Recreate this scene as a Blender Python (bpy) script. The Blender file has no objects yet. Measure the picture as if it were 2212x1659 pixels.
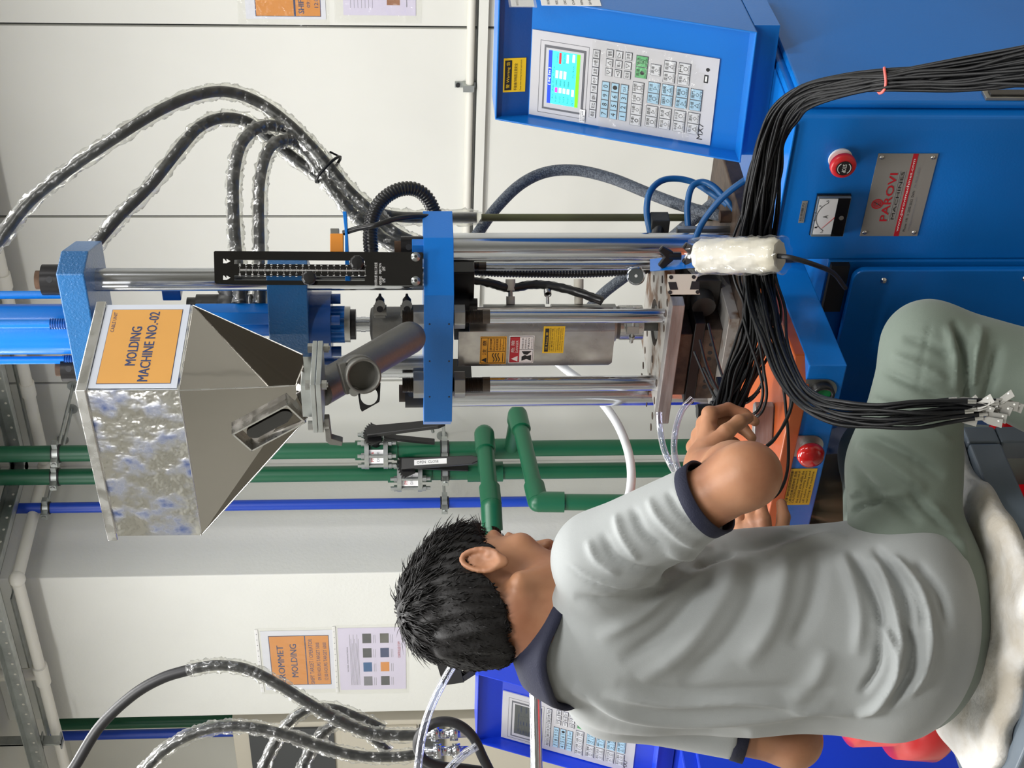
import bpy, math, random
import numpy as np
from mathutils import Vector as V, Matrix

# ---------------------------------------------------------------- camera
F_PX = 3300.0
CAM = V((0.0, 0.0, 1.38))
YAW, PITCH, ROLL = math.radians(40.8), math.radians(3.92), 0.008
FW = V((-math.sin(YAW) * math.cos(PITCH), math.cos(YAW) * math.cos(PITCH), -math.sin(PITCH)))
R0 = V((math.cos(YAW), math.sin(YAW), 0)); D0 = FW.cross(R0)
RT = R0 * math.cos(ROLL) + D0 * math.sin(ROLL)
DN = D0 * math.cos(ROLL) - R0 * math.sin(ROLL)
scene = bpy.context.scene
col = scene.collection
cd = bpy.data.cameras.new('camera'); cam = bpy.data.objects.new('camera', cd); col.objects.link(cam)
cd.sensor_fit = 'HORIZONTAL'; cd.sensor_width = 36.0; cd.lens = 36.0 * F_PX / 2212.0; cd.clip_start = 0.05
mw = Matrix((( DN.x, RT.x, -FW.x, CAM.x), (DN.y, RT.y, -FW.y, CAM.y), (DN.z, RT.z, -FW.z, CAM.z), (0, 0, 0, 1)))
cam.matrix_world = mw          # the photograph was taken with the phone on its side: world up is picture left
scene.camera = cam

# ---------------------------------------------------------------- world, exposure, lights
w = bpy.data.worlds.new('world'); scene.world = w; w.use_nodes = True
w.node_tree.nodes['Background'].inputs[0].default_value = (0.93, 0.97, 1.0, 1)
w.node_tree.nodes['Background'].inputs[1].default_value = 0.42
scene.view_settings.view_transform = 'Standard'; scene.view_settings.look = 'None'
scene.view_settings.exposure = 0.0; scene.view_settings.gamma = 1.0
scene.view_settings.use_curve_mapping = False
scene.cycles.use_denoising = True
scene.cycles.max_bounces = 8; scene.cycles.transparent_max_bounces = 16
scene.cycles.sample_clamp_indirect = 6.0
LIGHTS = [(-0.2, 0.7, 1.5, 0.35, 50), (-2.7, 2.55, 1.6, 0.3, 44), (-0.6, 3.0, 1.6, 0.3, 22), (-4.6, 2.3, 1.5, 0.35, 29),
          (1.4, 2.2, 1.5, 0.35, 40), (-1.2, -2.2, 1.8, 0.5, 24), (-1.9, 1.45, 1.2, 0.3, 46), (-6.2, 0.6, 1.5, 0.35, 50), (-5.2, -2.6, 1.5, 0.35, 64)]  # lamp over the person and rear-left lamp for the hopper's reflection are added
for (lx, ly, sx, sy, pw) in LIGHTS:
    ld = bpy.data.lights.new('panel_light', 'AREA'); ld.shape = 'RECTANGLE'; ld.size = sx; ld.size_y = sy; ld.energy = pw
    ld.color = (1.0, 0.995, 0.985)
    lo = bpy.data.objects.new('panel_light', ld); lo.location = (lx, ly, 2.93); col.objects.link(lo)

# ---------------------------------------------------------------- picture <-> place (picture taken as 2212 x 1659)
def ray(px, py):
    return FW + RT * ((1659 - py - 829.5) / F_PX) + DN * ((px - 1106) / F_PX)
def PD(px, py, d): return CAM + ray(px, py) * d
def PP(px, py, p0, n):
    r = ray(px, py); return CAM + r * ((V(p0) - CAM).dot(n) / r.dot(n))
def PY(px, py, y): return PP(px, py, (0, y, 0), V((0, 1, 0)))
def PX(px, py, x): return PP(px, py, (x, 0, 0), V((1, 0, 0)))
def PZ(px, py, z): return PP(px, py, (0, 0, z), V((0, 0, 1)))
def zat(px, x, y):
    k = (px - 1106) / F_PX; a = V((x, y, 0)) - CAM; q = DN - FW * k
    return -a.dot(q) / q.z
def depth(p): return (V(p) - CAM).dot(FW)

# ---------------------------------------------------------------- mesh builder
TXT = {}
def glyphs(s):
    if s not in TXT:
        c = bpy.data.curves.new('tmp', 'FONT'); c.body = s.lstrip('*'); c.resolution_u = 2; c.align_x = 'LEFT'
        o = bpy.data.objects.new('tmp', c); me = o.to_mesh()
        vs = [v.co.copy() for v in me.vertices]; fs = [tuple(p.vertices) for p in me.polygons]
        o.to_mesh_clear(); bpy.data.objects.remove(o); bpy.data.curves.remove(c)
        if vs:
            x0 = min(v.x for v in vs); x1 = max(v.x for v in vs); y0 = min(v.y for v in vs); y1 = max(v.y for v in vs)
        else: x0, x1, y0, y1 = 0, 1, 0, 1
        TXT[s] = (vs, fs, x0, max(x1 - x0, 1e-6), y0, max(y1 - y0, 1e-6))
    return TXT[s]

class Frame:
    def __init__(s, o, ex, ey):
        s.o = V(o); s.ex = V(ex).normalized(); s.n = s.ex.cross(V(ey)).normalized(); s.ey = s.n.cross(s.ex)
    def __call__(s, a, b, c=0.0): return s.o + s.ex * a + s.ey * b + s.n * c
    def ab(s, p): d = V(p) - s.o; return d.dot(s.ex), d.dot(s.ey)
    def pix(s, px, py): return s.ab(PP(px, py, s.o, s.n))

def perp(d):
    d = V(d).normalized(); a = V((0, 0, 1)) if abs(d.z) < .9 else V((1, 0, 0))
    u = d.cross(a).normalized(); return u, d.cross(u).normalized()

class M:
    def __init__(s, mat='steel'):
        s.v = []; s.f = []; s.fm = []; s.fs = []; s.mats = []; s.use(mat)
    def use(s, m):
        if m not in s.mats: s.mats.append(m)
        s.m = s.mats.index(m); return s
    def add(s, vs, fs, smooth=False):
        b = len(s.v); s.v.extend(tuple(v) for v in vs)
        for f in fs: s.f.append(tuple(i + b for i in f)); s.fm.append(s.m); s.fs.append(smooth)
        return s
    def box(s, x0, x1, y0, y1, z0, z1):
        x0, x1 = sorted((x0, x1)); y0, y1 = sorted((y0, y1)); z0, z1 = sorted((z0, z1))
        return s.add([(x, y, z) for z in (z0, z1) for y in (y0, y1) for x in (x0, x1)],
                     [(0, 2, 3, 1), (4, 5, 7, 6), (0, 1, 5, 4), (2, 6, 7, 3), (0, 4, 6, 2), (1, 3, 7, 5)])
    def fbox(s, fr, a0, a1, b0, b1, c0=0.0, c1=.001):
        a0, a1 = sorted((a0, a1)); b0, b1 = sorted((b0, b1)); c0, c1 = sorted((c0, c1))
        return s.add([fr(x, y, z) for z in (c0, c1) for y in (b0, b1) for x in (a0, a1)],
                     [(0, 2, 3, 1), (4, 5, 7, 6), (0, 1, 5, 4), (2, 6, 7, 3), (0, 4, 6, 2), (1, 3, 7, 5)])
    def prism(s, poly, ext):
        poly = [V(p) for p in poly]; n = len(poly); e = V(ext)
        nn = V((0, 0, 0))
        for i in range(n): nn += poly[i].cross(poly[(i + 1) % n])
        if nn.dot(e) < 0: poly = poly[::-1]
        vs = poly + [p + e for p in poly]
        return s.add(vs, [tuple(range(n))[::-1], tuple(range(n, 2 * n))] + [(i, (i + 1) % n, n + (i + 1) % n, n + i) for i in range(n)])
    def fprism(s, fr, ab, c0, c1): return s.prism([fr(a, b, c0) for a, b in ab], fr.n * (c1 - c0))
    def cyl(s, p0, p1, r0, r1=None, n=24, smooth=True, caps=True):
        p0, p1 = V(p0), V(p1); r1 = r0 if r1 is None else r1; u, w_ = perp(p1 - p0)
        vs = [p + (u * math.cos(2 * math.pi * i / n) + w_ * math.sin(2 * math.pi * i / n)) * r for p, r in ((p0, r0), (p1, r1)) for i in range(n)]
        b = s.m; s.add(vs, [(i, (i + 1) % n, n + (i + 1) % n, n + i) for i in range(n)], smooth)
        if caps:
            s.add(vs[:n], [tuple(range(n))[::-1]]); s.add(vs[n:], [tuple(range(n))])
        return s
    def lathe(s, p, d, prof, n=24, smooth=True):
        p = V(p); d = V(d).normalized(); u, w_ = perp(d); vs = []; fs = []
        for (h, r) in prof:
            for i in range(n):
                a = 2 * math.pi * i / n; vs.append(p + d * h + (u * math.cos(a) + w_ * math.sin(a)) * r)
        for j in range(len(prof) - 1):
            for i in range(n): fs.append((j * n + i, j * n + (i + 1) % n, (j + 1) * n + (i + 1) % n, (j + 1) * n + i))
        s.add(vs, fs, smooth)
        if prof[0][1] > 1e-5: s.add(vs[:n], [tuple(range(n))[::-1]])
        if prof[-1][1] > 1e-5: s.add(vs[-n:], [tuple(range(n))])
        return s
    def tube(s, pts, r, n=10, caps=True, smooth=True, wob=None):
        pts = [V(p) for p in pts]; k = len(pts); vs = []; fs = []
        t0 = (pts[1] - pts[0]).normalized(); u, _ = perp(t0)
        for j in range(k):
            t = (pts[min(j + 1, k - 1)] - pts[max(j - 1, 0)]).normalized()
            u = (u - t * u.dot(t)).normalized(); w_ = t.cross(u)
            rr = r(j / (k - 1)) if callable(r) else r
            for i in range(n):
                a = 2 * math.pi * i / n; q = rr * (1 + (wob(j, i) if wob else 0))
                vs.append(pts[j] + (u * math.cos(a) + w_ * math.sin(a)) * q)
        for j in range(k - 1):
            for i in range(n): fs.append((j * n + i, j * n + (i + 1) % n, (j + 1) * n + (i + 1) % n, (j + 1) * n + i))
        s.add(vs, fs, smooth)
        if caps: s.add(vs[:n], [tuple(range(n))[::-1]]); s.add(vs[-n:], [tuple(range(n))])
        return s
    def ball(s, c, rx, ry=None, rz=None, n=16, m=10, fr=None):
        ry = rx if ry is None else ry; rz = rx if rz is None else rz; c = V(c); vs = []; fs = []
        ax = (V((1, 0, 0)), V((0, 1, 0)), V((0, 0, 1))) if fr is None else (fr.ex, fr.ey, fr.n)
        for j in range(m + 1):
            th = math.pi * j / m
            for i in range(n):
                a = 2 * math.pi * i / n
                vs.append(c + ax[0] * rx * math.sin(th) * math.cos(a) + ax[1] * ry * math.sin(th) * math.sin(a) + ax[2] * rz * math.cos(th))
        for j in range(m):
            for i in range(n): fs.append((j * n + i, (j + 1) * n + i, (j + 1) * n + (i + 1) % n, j * n + (i + 1) % n))
        return s.add(vs, fs, True)
    def hexn(s, p0, p1, r): return s.cyl(p0, p1, r, n=6, smooth=False)
    def text(s, fr, body, a0, a1, b0, b1, c=.0012, mat=None, rot=0, keep=False):
        """flat lettering fitted into a rectangle of the frame"""
        vs, fs, x0, wx, y0, wy = glyphs(body)
        if not fs: return s
        if mat: s.use(mat)
        W, H = a1 - a0, b1 - b0
        if keep:
            k = min(W / wx, H / wy); W2, H2 = wx * k, wy * k; a0 += (W - W2) / 2; b0 += (H - H2) / 2; W, H = W2, H2
        for dx_, dz_ in (((0, 0),) if body[0] != '*' else ((-.035, 0), (0, .00003), (.035, .00006))):
            s.add([fr(a0 + (v.x - x0) / wx * W + dx_ * H, b0 + (v.y - y0) / wy * H, c + dz_) for v in vs], fs)
        return s
    def build(s, name, parent=None, bevel=0.0, seg=2, **kw):
        base = V((0, 0, 0))
        if parent is not None:
            q = parent
            while q is not None: base += q.location; q = q.parent
            loc = V((0, 0, 0))
        else:
            a = np.array(s.v); mn = a.min(0); mx = a.max(0); loc = V(((mn[0] + mx[0]) / 2, (mn[1] + mx[1]) / 2, mn[2])); base = loc
        me = bpy.data.meshes.new(name)
        me.from_pydata([(x - base.x, y - base.y, z - base.z) for x, y, z in s.v], [], s.f)
        for mn_ in s.mats: me.materials.append(MAT(mn_))
        me.polygons.foreach_set('material_index', s.fm); me.polygons.foreach_set('use_smooth', s.fs); me.update()
        o = bpy.data.objects.new(name, me); o.location = loc; col.objects.link(o)
        if parent is not None: o.parent = parent
        if bevel:
            b = o.modifiers.new('bevel', 'BEVEL'); b.width = bevel; b.segments = seg; b.limit_method = 'ANGLE'; b.angle_limit = math.radians(40)
            b.harden_normals = False
        for k_, v_ in kw.items(): o[k_] = v_
        return o

def thing(name, label, cat, loc, group=None):
    o = bpy.data.objects.new(name, None); o.location = loc; o.empty_display_size = .05; col.objects.link(o)
    o['label'] = label; o['category'] = cat
    if group: o['group'] = group
    return o
def tag(o, label, cat, group=None):
    o['label'] = label; o['category'] = cat
    if group: o['group'] = group
    return o
def spline(P, n=8):
    """Catmull-Rom through points"""
    P = [V(p) for p in P]; Q = [P[0] * 2 - P[1]] + P + [P[-1] * 2 - P[-2]]; out = []
    for i in range(1, len(Q) - 2):
        p0, p1, p2, p3 = Q[i - 1:i + 3]
        for j in range(n):
            t = j / n
            out.append(0.5 * ((2 * p1) + (p2 - p0) * t + (2 * p0 - 5 * p1 + 4 * p2 - p3) * t * t + (3 * p1 - p0 - 3 * p2 + p3) * t ** 3))
    out.append(P[-1]); return out
def pixpath(L, n=8):  # (px, py, depth)
    return spline([PD(*q) for q in L], n)
def plane_frame(p0, n, bl, br, tl):
    """frame on the plane through p0 with normal n, origin at the picture point bl, x towards br"""
    a = PP(*bl, p0, n); b = PP(*br, p0, n); c = PP(*tl, p0, n)
    fr = Frame(a, b - a, c - a); w_ = fr.ab(b)[0]; h_ = fr.ab(c)[1]
    return fr, w_, h_

# ---------------------------------------------------------------- materials
def lin(c): return tuple((x / 12.92 if x <= .04045 else ((x + .055) / 1.055) ** 2.4) for x in (v / 255 for v in c))
MATS = {}
def mk(name, rgb, rough=.5, metal=0.0, bump=0.0, bscale=60.0, var=0.0, vscale=4.0, var2=None, stretch=None, spec=.5, coat=0.0, alpha=None,
       emit=None, trans=0.0, rvar=0.0, sub=0.0, sheen=0.0, detail=4.0, lo=.4, hi=.65):
    m = bpy.data.materials.new(name); m.use_nodes = True; nt = m.node_tree; N = nt.nodes; L = nt.links
    b = N['Principled BSDF']; c = (*lin(rgb), 1)
    b.inputs['Base Color'].default_value = c; b.inputs['Roughness'].default_value = rough; b.inputs['Metallic'].default_value = metal
    b.inputs['Specular IOR Level'].default_value = spec; b.inputs['Coat Weight'].default_value = coat
    b.inputs['Transmission Weight'].default_value = trans
    if sub: b.inputs['Subsurface Weight'].default_value = sub; b.inputs['Subsurface Radius'].default_value = (.012, .005, .003)
    if sheen: b.inputs['Sheen Weight'].default_value = sheen
    tc = N.new('ShaderNodeTexCoord'); mp = N.new('ShaderNodeMapping'); L.new(tc.outputs['Object'], mp.inputs[0])
    if stretch: mp.inputs['Scale'].default_value = stretch
    if var or var2 or rvar:
        n1 = N.new('ShaderNodeTexNoise'); n1.inputs['Scale'].default_value = vscale; n1.inputs['Detail'].default_value = detail
        L.new(mp.outputs[0], n1.inputs['Vector'])
        r = N.new('ShaderNodeMapRange'); r.inputs[1].default_value = lo; r.inputs[2].default_value = hi; L.new(n1.outputs[0], r.inputs[0])
        if var or var2:
            mx = N.new('ShaderNodeMix'); mx.data_type = 'RGBA'
            c2 = lin(var2) if var2 else tuple(x * (1 - var) for x in c[:3])
            mx.inputs[6].default_value = c; mx.inputs[7].default_value = (*c2, 1)
            L.new(r.outputs[0], mx.inputs[0]); L.new(mx.outputs[2], b.inputs['Base Color'])
        if rvar:
            r2 = N.new('ShaderNodeMapRange'); r2.inputs[3].default_value = rough; r2.inputs[4].default_value = rough + rvar
            L.new(r.outputs[0], r2.inputs[0]); L.new(r2.outputs[0], b.inputs['Roughness'])
    if bump:
        n2 = N.new('ShaderNodeTexNoise'); n2.inputs['Scale'].default_value = bscale; n2.inputs['Detail'].default_value = 3
        L.new(mp.outputs[0], n2.inputs['Vector']); bp = N.new('ShaderNodeBump'); bp.inputs['Strength'].default_value = bump; bp.inputs['Distance'].default_value = .002
        L.new(n2.outputs[0], bp.inputs['Height']); L.new(bp.outputs[0], b.inputs['Normal'])
    if emit: b.inputs['Emission Color'].default_value = (*lin(rgb), 1); b.inputs['Emission Strength'].default_value = emit
    if alpha is not None: b.inputs['Alpha'].default_value = alpha
    MATS[name] = m; return m
def MAT(n): return MATS[n]
mk('wall', (226, 226, 219), .55, bump=.12, bscale=25, var=.05, vscale=1.6)
mk('plaster', (226, 227, 221), .7, bump=.5, bscale=70, var=.05, vscale=2)
mk('joint', (52, 54, 52), .8)
mk('ceiling', (222, 222, 216), .8)
mk('floor', (138, 132, 122), .35, var=.15, vscale=1.5)
mk('lamp', (255, 252, 244), .5, emit=3.0)
mk('blue', (10, 110, 196), .32, bump=.10, bscale=260, spec=.38, coat=.1, var=.10, vscale=2.5)
mk('blue_rough', (24, 94, 150), .36, bump=.75, bscale=230, coat=.2, var=.12, vscale=6)
mk('blue_dark', (8, 68, 138), .34, bump=.12, bscale=240, coat=.2)
mk('blue_far', (10, 56, 200), .4, bump=.1, bscale=200, coat=.2)
mk('chrome', (205, 208, 214), .13, 1.0, rvar=.12, stretch=(1, 1, .06), vscale=30, var=.12, bump=.05, bscale=40)
mk('mirror', (158, 154, 148), .04, 1.0, bump=.5, bscale=3.5)
mk('mirror_stained', (236, 236, 234), .12, 1.0, rvar=.3, var2=(96, 112, 160), vscale=22, bump=1.3, bscale=22, detail=10, lo=.46, hi=.70)
mk('steel', (168, 168, 165), .32, 1.0, rvar=.2, vscale=30, bump=.15, bscale=80)
mk('steel_bright', (200, 200, 198), .2, 1.0, rvar=.15, vscale=30)
mk('shield_steel', (206, 200, 196), .20, 1.0, var2=(120, 112, 112), vscale=9, rvar=.2, bump=.2, bscale=14)
mk('cast_grey', (112, 111, 106), .48, .55, bump=.25, bscale=160, var=.15, vscale=10)
mk('cast_dark', (62, 62, 60), .45, .4, bump=.3, bscale=120, var=.25, vscale=12)
mk('black_ox', (34, 33, 34), .35, .5, bump=.1)
mk('rust', (92, 66, 46), .7, .3, bump=.6, bscale=90, var2=(50, 42, 36), vscale=14, rvar=.1)
mk('rusty_plate', (186, 182, 176), .4, .6, var2=(112, 78, 48), vscale=17, bump=.3, bscale=60, detail=8, lo=.52, hi=.62)
mk('worn_steel', (156, 153, 151), .42, .45, var2=(118, 112, 110), vscale=5, bump=.25, bscale=30, stretch=(1, 1, 8))
mk('grimy', (92, 76, 64), .5, .5, var2=(52, 42, 36), vscale=20, bump=.5, bscale=70, detail=8)
mk('thread', (84, 76, 68), .4, .8, bump=.2)
mk('rubber', (26, 26, 28), .5, bump=.1, bscale=90)
mk('black_plastic', (22, 22, 23), .32)
mk('black_gloss', (14, 12, 13), .10, coat=.5)
mk('hose_dark', (26, 28, 30), .4, bump=.2, bscale=40)
mk('hose_braid', (92, 100, 110), .45, bump=.8, bscale=420, var2=(58, 66, 78), vscale=300, lo=.45, hi=.55)
mk('hose_blue', (18, 86, 140), .4)
mk('hose_white', (226, 230, 232), .35)
mk('olive', (92, 94, 62), .5, .4, var2=(62, 54, 40), vscale=12, stretch=(1, 1, .3))
mk('green_pipe', (16, 90, 60), .38, var=.08, vscale=4)
mk('blue_pipe', (18, 66, 180), .38)
mk('pipe_white', (226, 224, 214), .45)
mk('galv', (176, 180, 178), .35, .85, var=.2, vscale=25)
mk('orange', (170, 84, 40), .35, var2=(168, 74, 30), vscale=5, bump=.1, bscale=40, coat=.2)
mk('orange_blk', (216, 136, 46), .4)
mk('paper', (222, 224, 232), .6)
mk('paper_white', (236, 236, 236), .55)
mk('paper_lilac', (214, 208, 228), .6)
mk('sign_orange', (216, 158, 78), .55, var=.06, vscale=6, bump=.35, bscale=8)
mk('sheet_orange', (214, 140, 58), .55)
mk('sign_frame', (206, 212, 224), .5)
mk('ink_blue', (46, 62, 104), .6)
mk('ink_black', (24, 24, 26), .6)
mk('ink_grey', (120, 120, 128), .6)
mk('ink_white', (228, 228, 224), .6)
mk('ink_red', (190, 30, 34), .5)
mk('yellow', (226, 186, 30), .5)
mk('amber', (236, 172, 40), .5)
mk('yellow_dim', (196, 158, 30), .5)
mk('danger_red', (176, 26, 40), .45)
mk('aluminium_plate', (150, 149, 144), .42, .35, bump=.1, bscale=50, var=.08, vscale=8)
mk('keypad', (196, 196, 200), .3, var=.04, vscale=5)
mk('key_grey', (206, 208, 212), .35)
mk('key_blue', (164, 200, 222), .35)
mk('key_green', (98, 176, 118), .35)
mk('key_line', (96, 98, 104), .5)
mk('screen_cyan', (70, 236, 232), .3, emit=.75)
mk('screen_blue', (40, 70, 226), .3, emit=.75)
mk('screen_green', (120, 240, 30), .3, emit=.75)
mk('screen_magenta', (240, 70, 220), .3, emit=.75)
mk('screen_white', (236, 255, 250), .3, emit=.75)
mk('screen_red', (190, 50, 60), .3, emit=.6)
mk('screen_off', (88, 92, 92), .2)
mk('stop_red', (206, 34, 40), .35)
mk('button_red', (186, 28, 26), .18, coat=.5)
mk('button_green', (20, 120, 64), .3)
mk('glass_grey', (120, 128, 132), .08, coat=1)
mk('felt', (232, 230, 226), .95, bump=.9, bscale=120, var2=(206, 198, 184), vscale=16, sheen=.3, detail=8)
mk('bench_grey', (106, 118, 130), .4, bump=.1, bscale=60, var=.15, vscale=10)
mk('plastic_red', (214, 22, 32), .28, coat=.2)
mk('plastic_bag', (176, 180, 192), .25, bump=.9, bscale=30)
mk('khaki', (142, 122, 94), .8, bump=.3, bscale=20, var=.15, vscale=8)
mk('skin', (164, 118, 88), .48, sub=.12, bump=.12, bscale=130, var2=(148, 100, 74), vscale=14, spec=.35)
mk('hair', (16, 14, 14), .6, bump=.4, bscale=200, spec=.3)
mk('eye_white', (214, 206, 198), .2)
mk('shirt', (146, 150, 150), .72, bump=.12, bscale=900, sheen=.15)
mk('navy', (22, 26, 50), .75, bump=.3, bscale=500)
mk('trousers', (104, 116, 106), .75, bump=.12, bscale=700, sheen=.15)
mk('cable_black', (13, 14, 16), .42, spec=.25)
mk('copper', (188, 140, 96), .3, .9)
mk('pink', (236, 110, 104), .5)
mk('tape_dirty', (196, 193, 184), .5, bump=.9, bscale=35, var2=(196, 190, 172), vscale=14, coat=.4)
mk('ceramic', (196, 192, 178), .6)
mk('beige', (206, 200, 184), .5)
mk('dark_grey', (70, 72, 74), .5)
mk('shoe', (40, 38, 36), .6)
mk('purple_grey', (84, 74, 96), .6)
def mk_film(name, tint, dens, rough=.12, dens2=.52):
    m = bpy.data.materials.new(name); m.use_nodes = True; nt = m.node_tree; N = nt.nodes; L = nt.links
    N.remove(N['Principled BSDF']); out = N['Material Output']
    t = N.new('ShaderNodeBsdfTransparent'); t.inputs[0].default_value = (*tint, 1)
    g = N.new('ShaderNodeBsdfGlossy'); g.inputs['Roughness'].default_value = rough; g.inputs[0].default_value = (1, 1, 1, 1)
    d = N.new('ShaderNodeBsdfDiffuse'); d.inputs[0].default_value = (.82, .82, .8, 1)
    m1 = N.new('ShaderNodeMixShader'); m1.inputs[0].default_value = .30; L.new(g.outputs[0], m1.inputs[1]); L.new(d.outputs[0], m1.inputs[2])
    lw = N.new('ShaderNodeLayerWeight'); lw.inputs[0].default_value = dens
    tc = N.new('ShaderNodeTexCoord'); ns = N.new('ShaderNodeTexNoise'); ns.inputs['Scale'].default_value = 50; ns.inputs['Detail'].default_value = 2
    L.new(tc.outputs['Object'], ns.inputs['Vector']); bp = N.new('ShaderNodeBump'); bp.inputs['Strength'].default_value = .8; bp.inputs['Distance'].default_value = .003
    L.new(ns.outputs[0], bp.inputs['Height'])
    for q in (g, d): L.new(bp.outputs[0], q.inputs['Normal'])
    sc_ = N.new('ShaderNodeMapRange'); sc_.inputs[3].default_value = .035; sc_.inputs[4].default_value = dens2; L.new(lw.outputs['Facing'], sc_.inputs[0]); mx = N.new('ShaderNodeMixShader'); L.new(sc_.outputs[0], mx.inputs[0]); L.new(t.outputs[0], mx.inputs[1]); L.new(m1.outputs[0], mx.inputs[2])
    L.new(mx.outputs[0], out.inputs[0]); MATS[name] = m
mk_film('film', (.92, .92, .89), .26, .22, .7)
mk_film('film_thin', (.98, .98, .97), .16)
mk_film('tube_lilac', (.74, .78, .93), .62, dens2=.9)
random.seed(7)
# ================================================================ the room
YW = 4.5; ZC = 3.0
XP1 = PY(600, 1241, 3.9).x; XP0 = PY(500, 1545, 3.9).x          # pillar
m = M('floor'); m.box(-9, 4.5, -5, 5.2, -.05, 0); o = m.build('floor', kind='structure')
m = M('ceiling'); m.box(-9, 4.5, -5, 5.2, ZC, ZC + .05); ceil = m.build('ceiling', kind='structure')
m = M('wall'); m.box(4.5, 4.6, -5, 5.2, 0, ZC); m.build('wall_right', kind='structure')
m = M('wall'); m.box(-7.6, -7.5, -5, 5.2, 0, ZC); m.build('wall_left', kind='structure')
m = M('wall'); m.box(-9, 4.5, -5.1, -5, 0, ZC); m.build('wall_front', kind='structure')
# back wall: backing with one object per sandwich panel, dark recessed joints between
m = M('joint'); m.box(-9, 4.5, YW + .012, YW + .1, 0, ZC); wb = m.build('wall_back', kind='structure')
js = [PY(500, q, YW).x for q in (825, 468, 56)]
step = js[2] - js[1]
xs = [js[0] - step, js[0], js[1], js[2]] + [js[2] + step * k for k in range(1, 9)]
xs = [xs[0] - step * k for k in range(4, 0, -1)] + xs
for a, b in zip(xs[:-1], xs[1:]):
    m = M('wall'); m.box(a + .005, b - .005, YW, YW + .03, 0, ZC); m.build('wall_panel', wb, bevel=.0015)
m = M('plaster'); m.box(XP0, XP1, 3.9, YW, 0, ZC); m.build('wall_pillar', kind='structure', bevel=.004)
# recessed light fittings in the ceiling, unseen; some only dress added lamps
for (lx, ly, sx, sy, pw) in LIGHTS:
    t = thing('ceiling_light', 'unseen recessed white ceiling light panel, in a set partly added to brighten the scene', 'light', (lx, ly, ZC), 'ceiling light panels')
    m = M('pipe_white'); m.box(lx - sx / 2 - .03, lx + sx / 2 + .03, ly - sy / 2 - .03, ly + sy / 2 + .03, ZC - .012, ZC); m.build('frame', t)
    m = M('lamp'); m.box(lx - sx / 2, lx + sx / 2, ly - sy / 2, ly + sy / 2, ZC - .02, ZC - .012); m.build('diffuser', t)

# ---- service run under the ceiling: perforated steel channel and a white conduit, wall -> pillar side -> pillar front
zc_ = PY(72, 893, 4.36).z
yc = 4.36; xs_ = XP1 + .13; yf_ = 3.78
t = thing('ceiling_conduit', 'white plastic conduit running along the wall just below the ceiling and around the pillar', 'pipe', (-3, 4.3, zc_))
m = M('pipe_white'); m.tube([(1.5, yc, zc_), (xs_ + .03, yc, zc_)], .022, 14); m.build('conduit_run', t)
m = M('pipe_white'); m.tube([(xs_, yc, zc_), (xs_, yf_, zc_)], .022, 14); m.build('conduit_run', t)
m = M('pipe_white'); m.tube([(xs_, yf_, zc_), (XP0 - .25, yf_, zc_)], .022, 14); m.build('conduit_run', t)
for P_, d_ in (((xs_, yc, zc_), (1, 0, 0)), ((xs_, yf_, zc_), (-1, 0, 0))):
    m = M('pipe_white'); m.ball(P_, .03); m.build('elbow', t)
for k in range(8):
    x = xs_ + .4 + k * .5; m = M('pipe_white'); m.cyl((x - .03, yc, zc_), (x + .03, yc, zc_), .027); m.build('coupling', t)
xt = PY(37, 1457, yf_).x
m = M('pipe_white'); m.cyl((xt - .05, yf_, zc_), (xt + .05, yf_, zc_), .029); m.cyl((xt, yf_, zc_), (xt, yf_, ZC), .024); m.build('tee', t)
t = thing('steel_channel', 'grey perforated steel channel hung beside the white ceiling conduit', 'channel', (-3, 4.3, zc_))
def channel(p, q, side):
    m = M('galv'); p, q = V(p), V(q); d = (q - p).normalized(); s = V(side); L = (q - p).length
    fr = Frame(p, d, s)
    m.fbox(fr, 0, L, 0, .055, 0, .003); m.fbox(fr, 0, L, 0, .003, -.04, .003); m.fbox(fr, 0, L, .052, .055, -.04, .003)
    m.build('channel_run', t)
    m = M('pipe_white')
    for k in range(int(L / .06)): m.cyl(fr(.03 + k * .06, .028, -.001), fr(.03 + k * .06, .028, .0045), .005, n=8)
    if m.f: m.build('slot_row', t, kind='stuff')
channel((1.5, yc - .10, zc_ + .03), (xs_ + .1, yc - .10, zc_ + .03), (0, 0, 1))
channel((xs_ + .10, yc - .1, zc_ + .03), (xs_ + .10, yf_ - .1, zc_ + .03), (0, 0, 1))
channel((xs_ + .1, yf_ - .10, zc_ + .03), (XP0 - .2, yf_ - .10, zc_ + .03), (0, 0, 1))
for zz, yy in ((ZC - .012, .22),):
    pass
m = M('galv'); m.box(xs_ + .02, 1.5, YW - .1, YW - .0005, zc_ + .045, zc_ + .051); m.box(XP0, XP1, 3.8, 3.8995, zc_ + .045, zc_ + .051); m.build('trim_1', kind='structure')
# hanging struts left of the pillar
for k, (px, py) in enumerate(((60, 1600), (100, 1600))):
    p = PY(px, py, 3.72); m = M('galv'); m.box(p.x - .005, p.x + .005, 3.70, 3.74, p.z - .06, ZC); m.box(p.x - .03, p.x + .03, 3.70, 3.74, p.z - .06, p.z - .055)
    tag(m.build('hanger_bracket'), ('grey steel hanger bracket at the pillar end of the ceiling conduit, upper one', 'grey steel hanger bracket at the pillar end of the ceiling conduit, lower one')[k], 'bracket')

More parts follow.
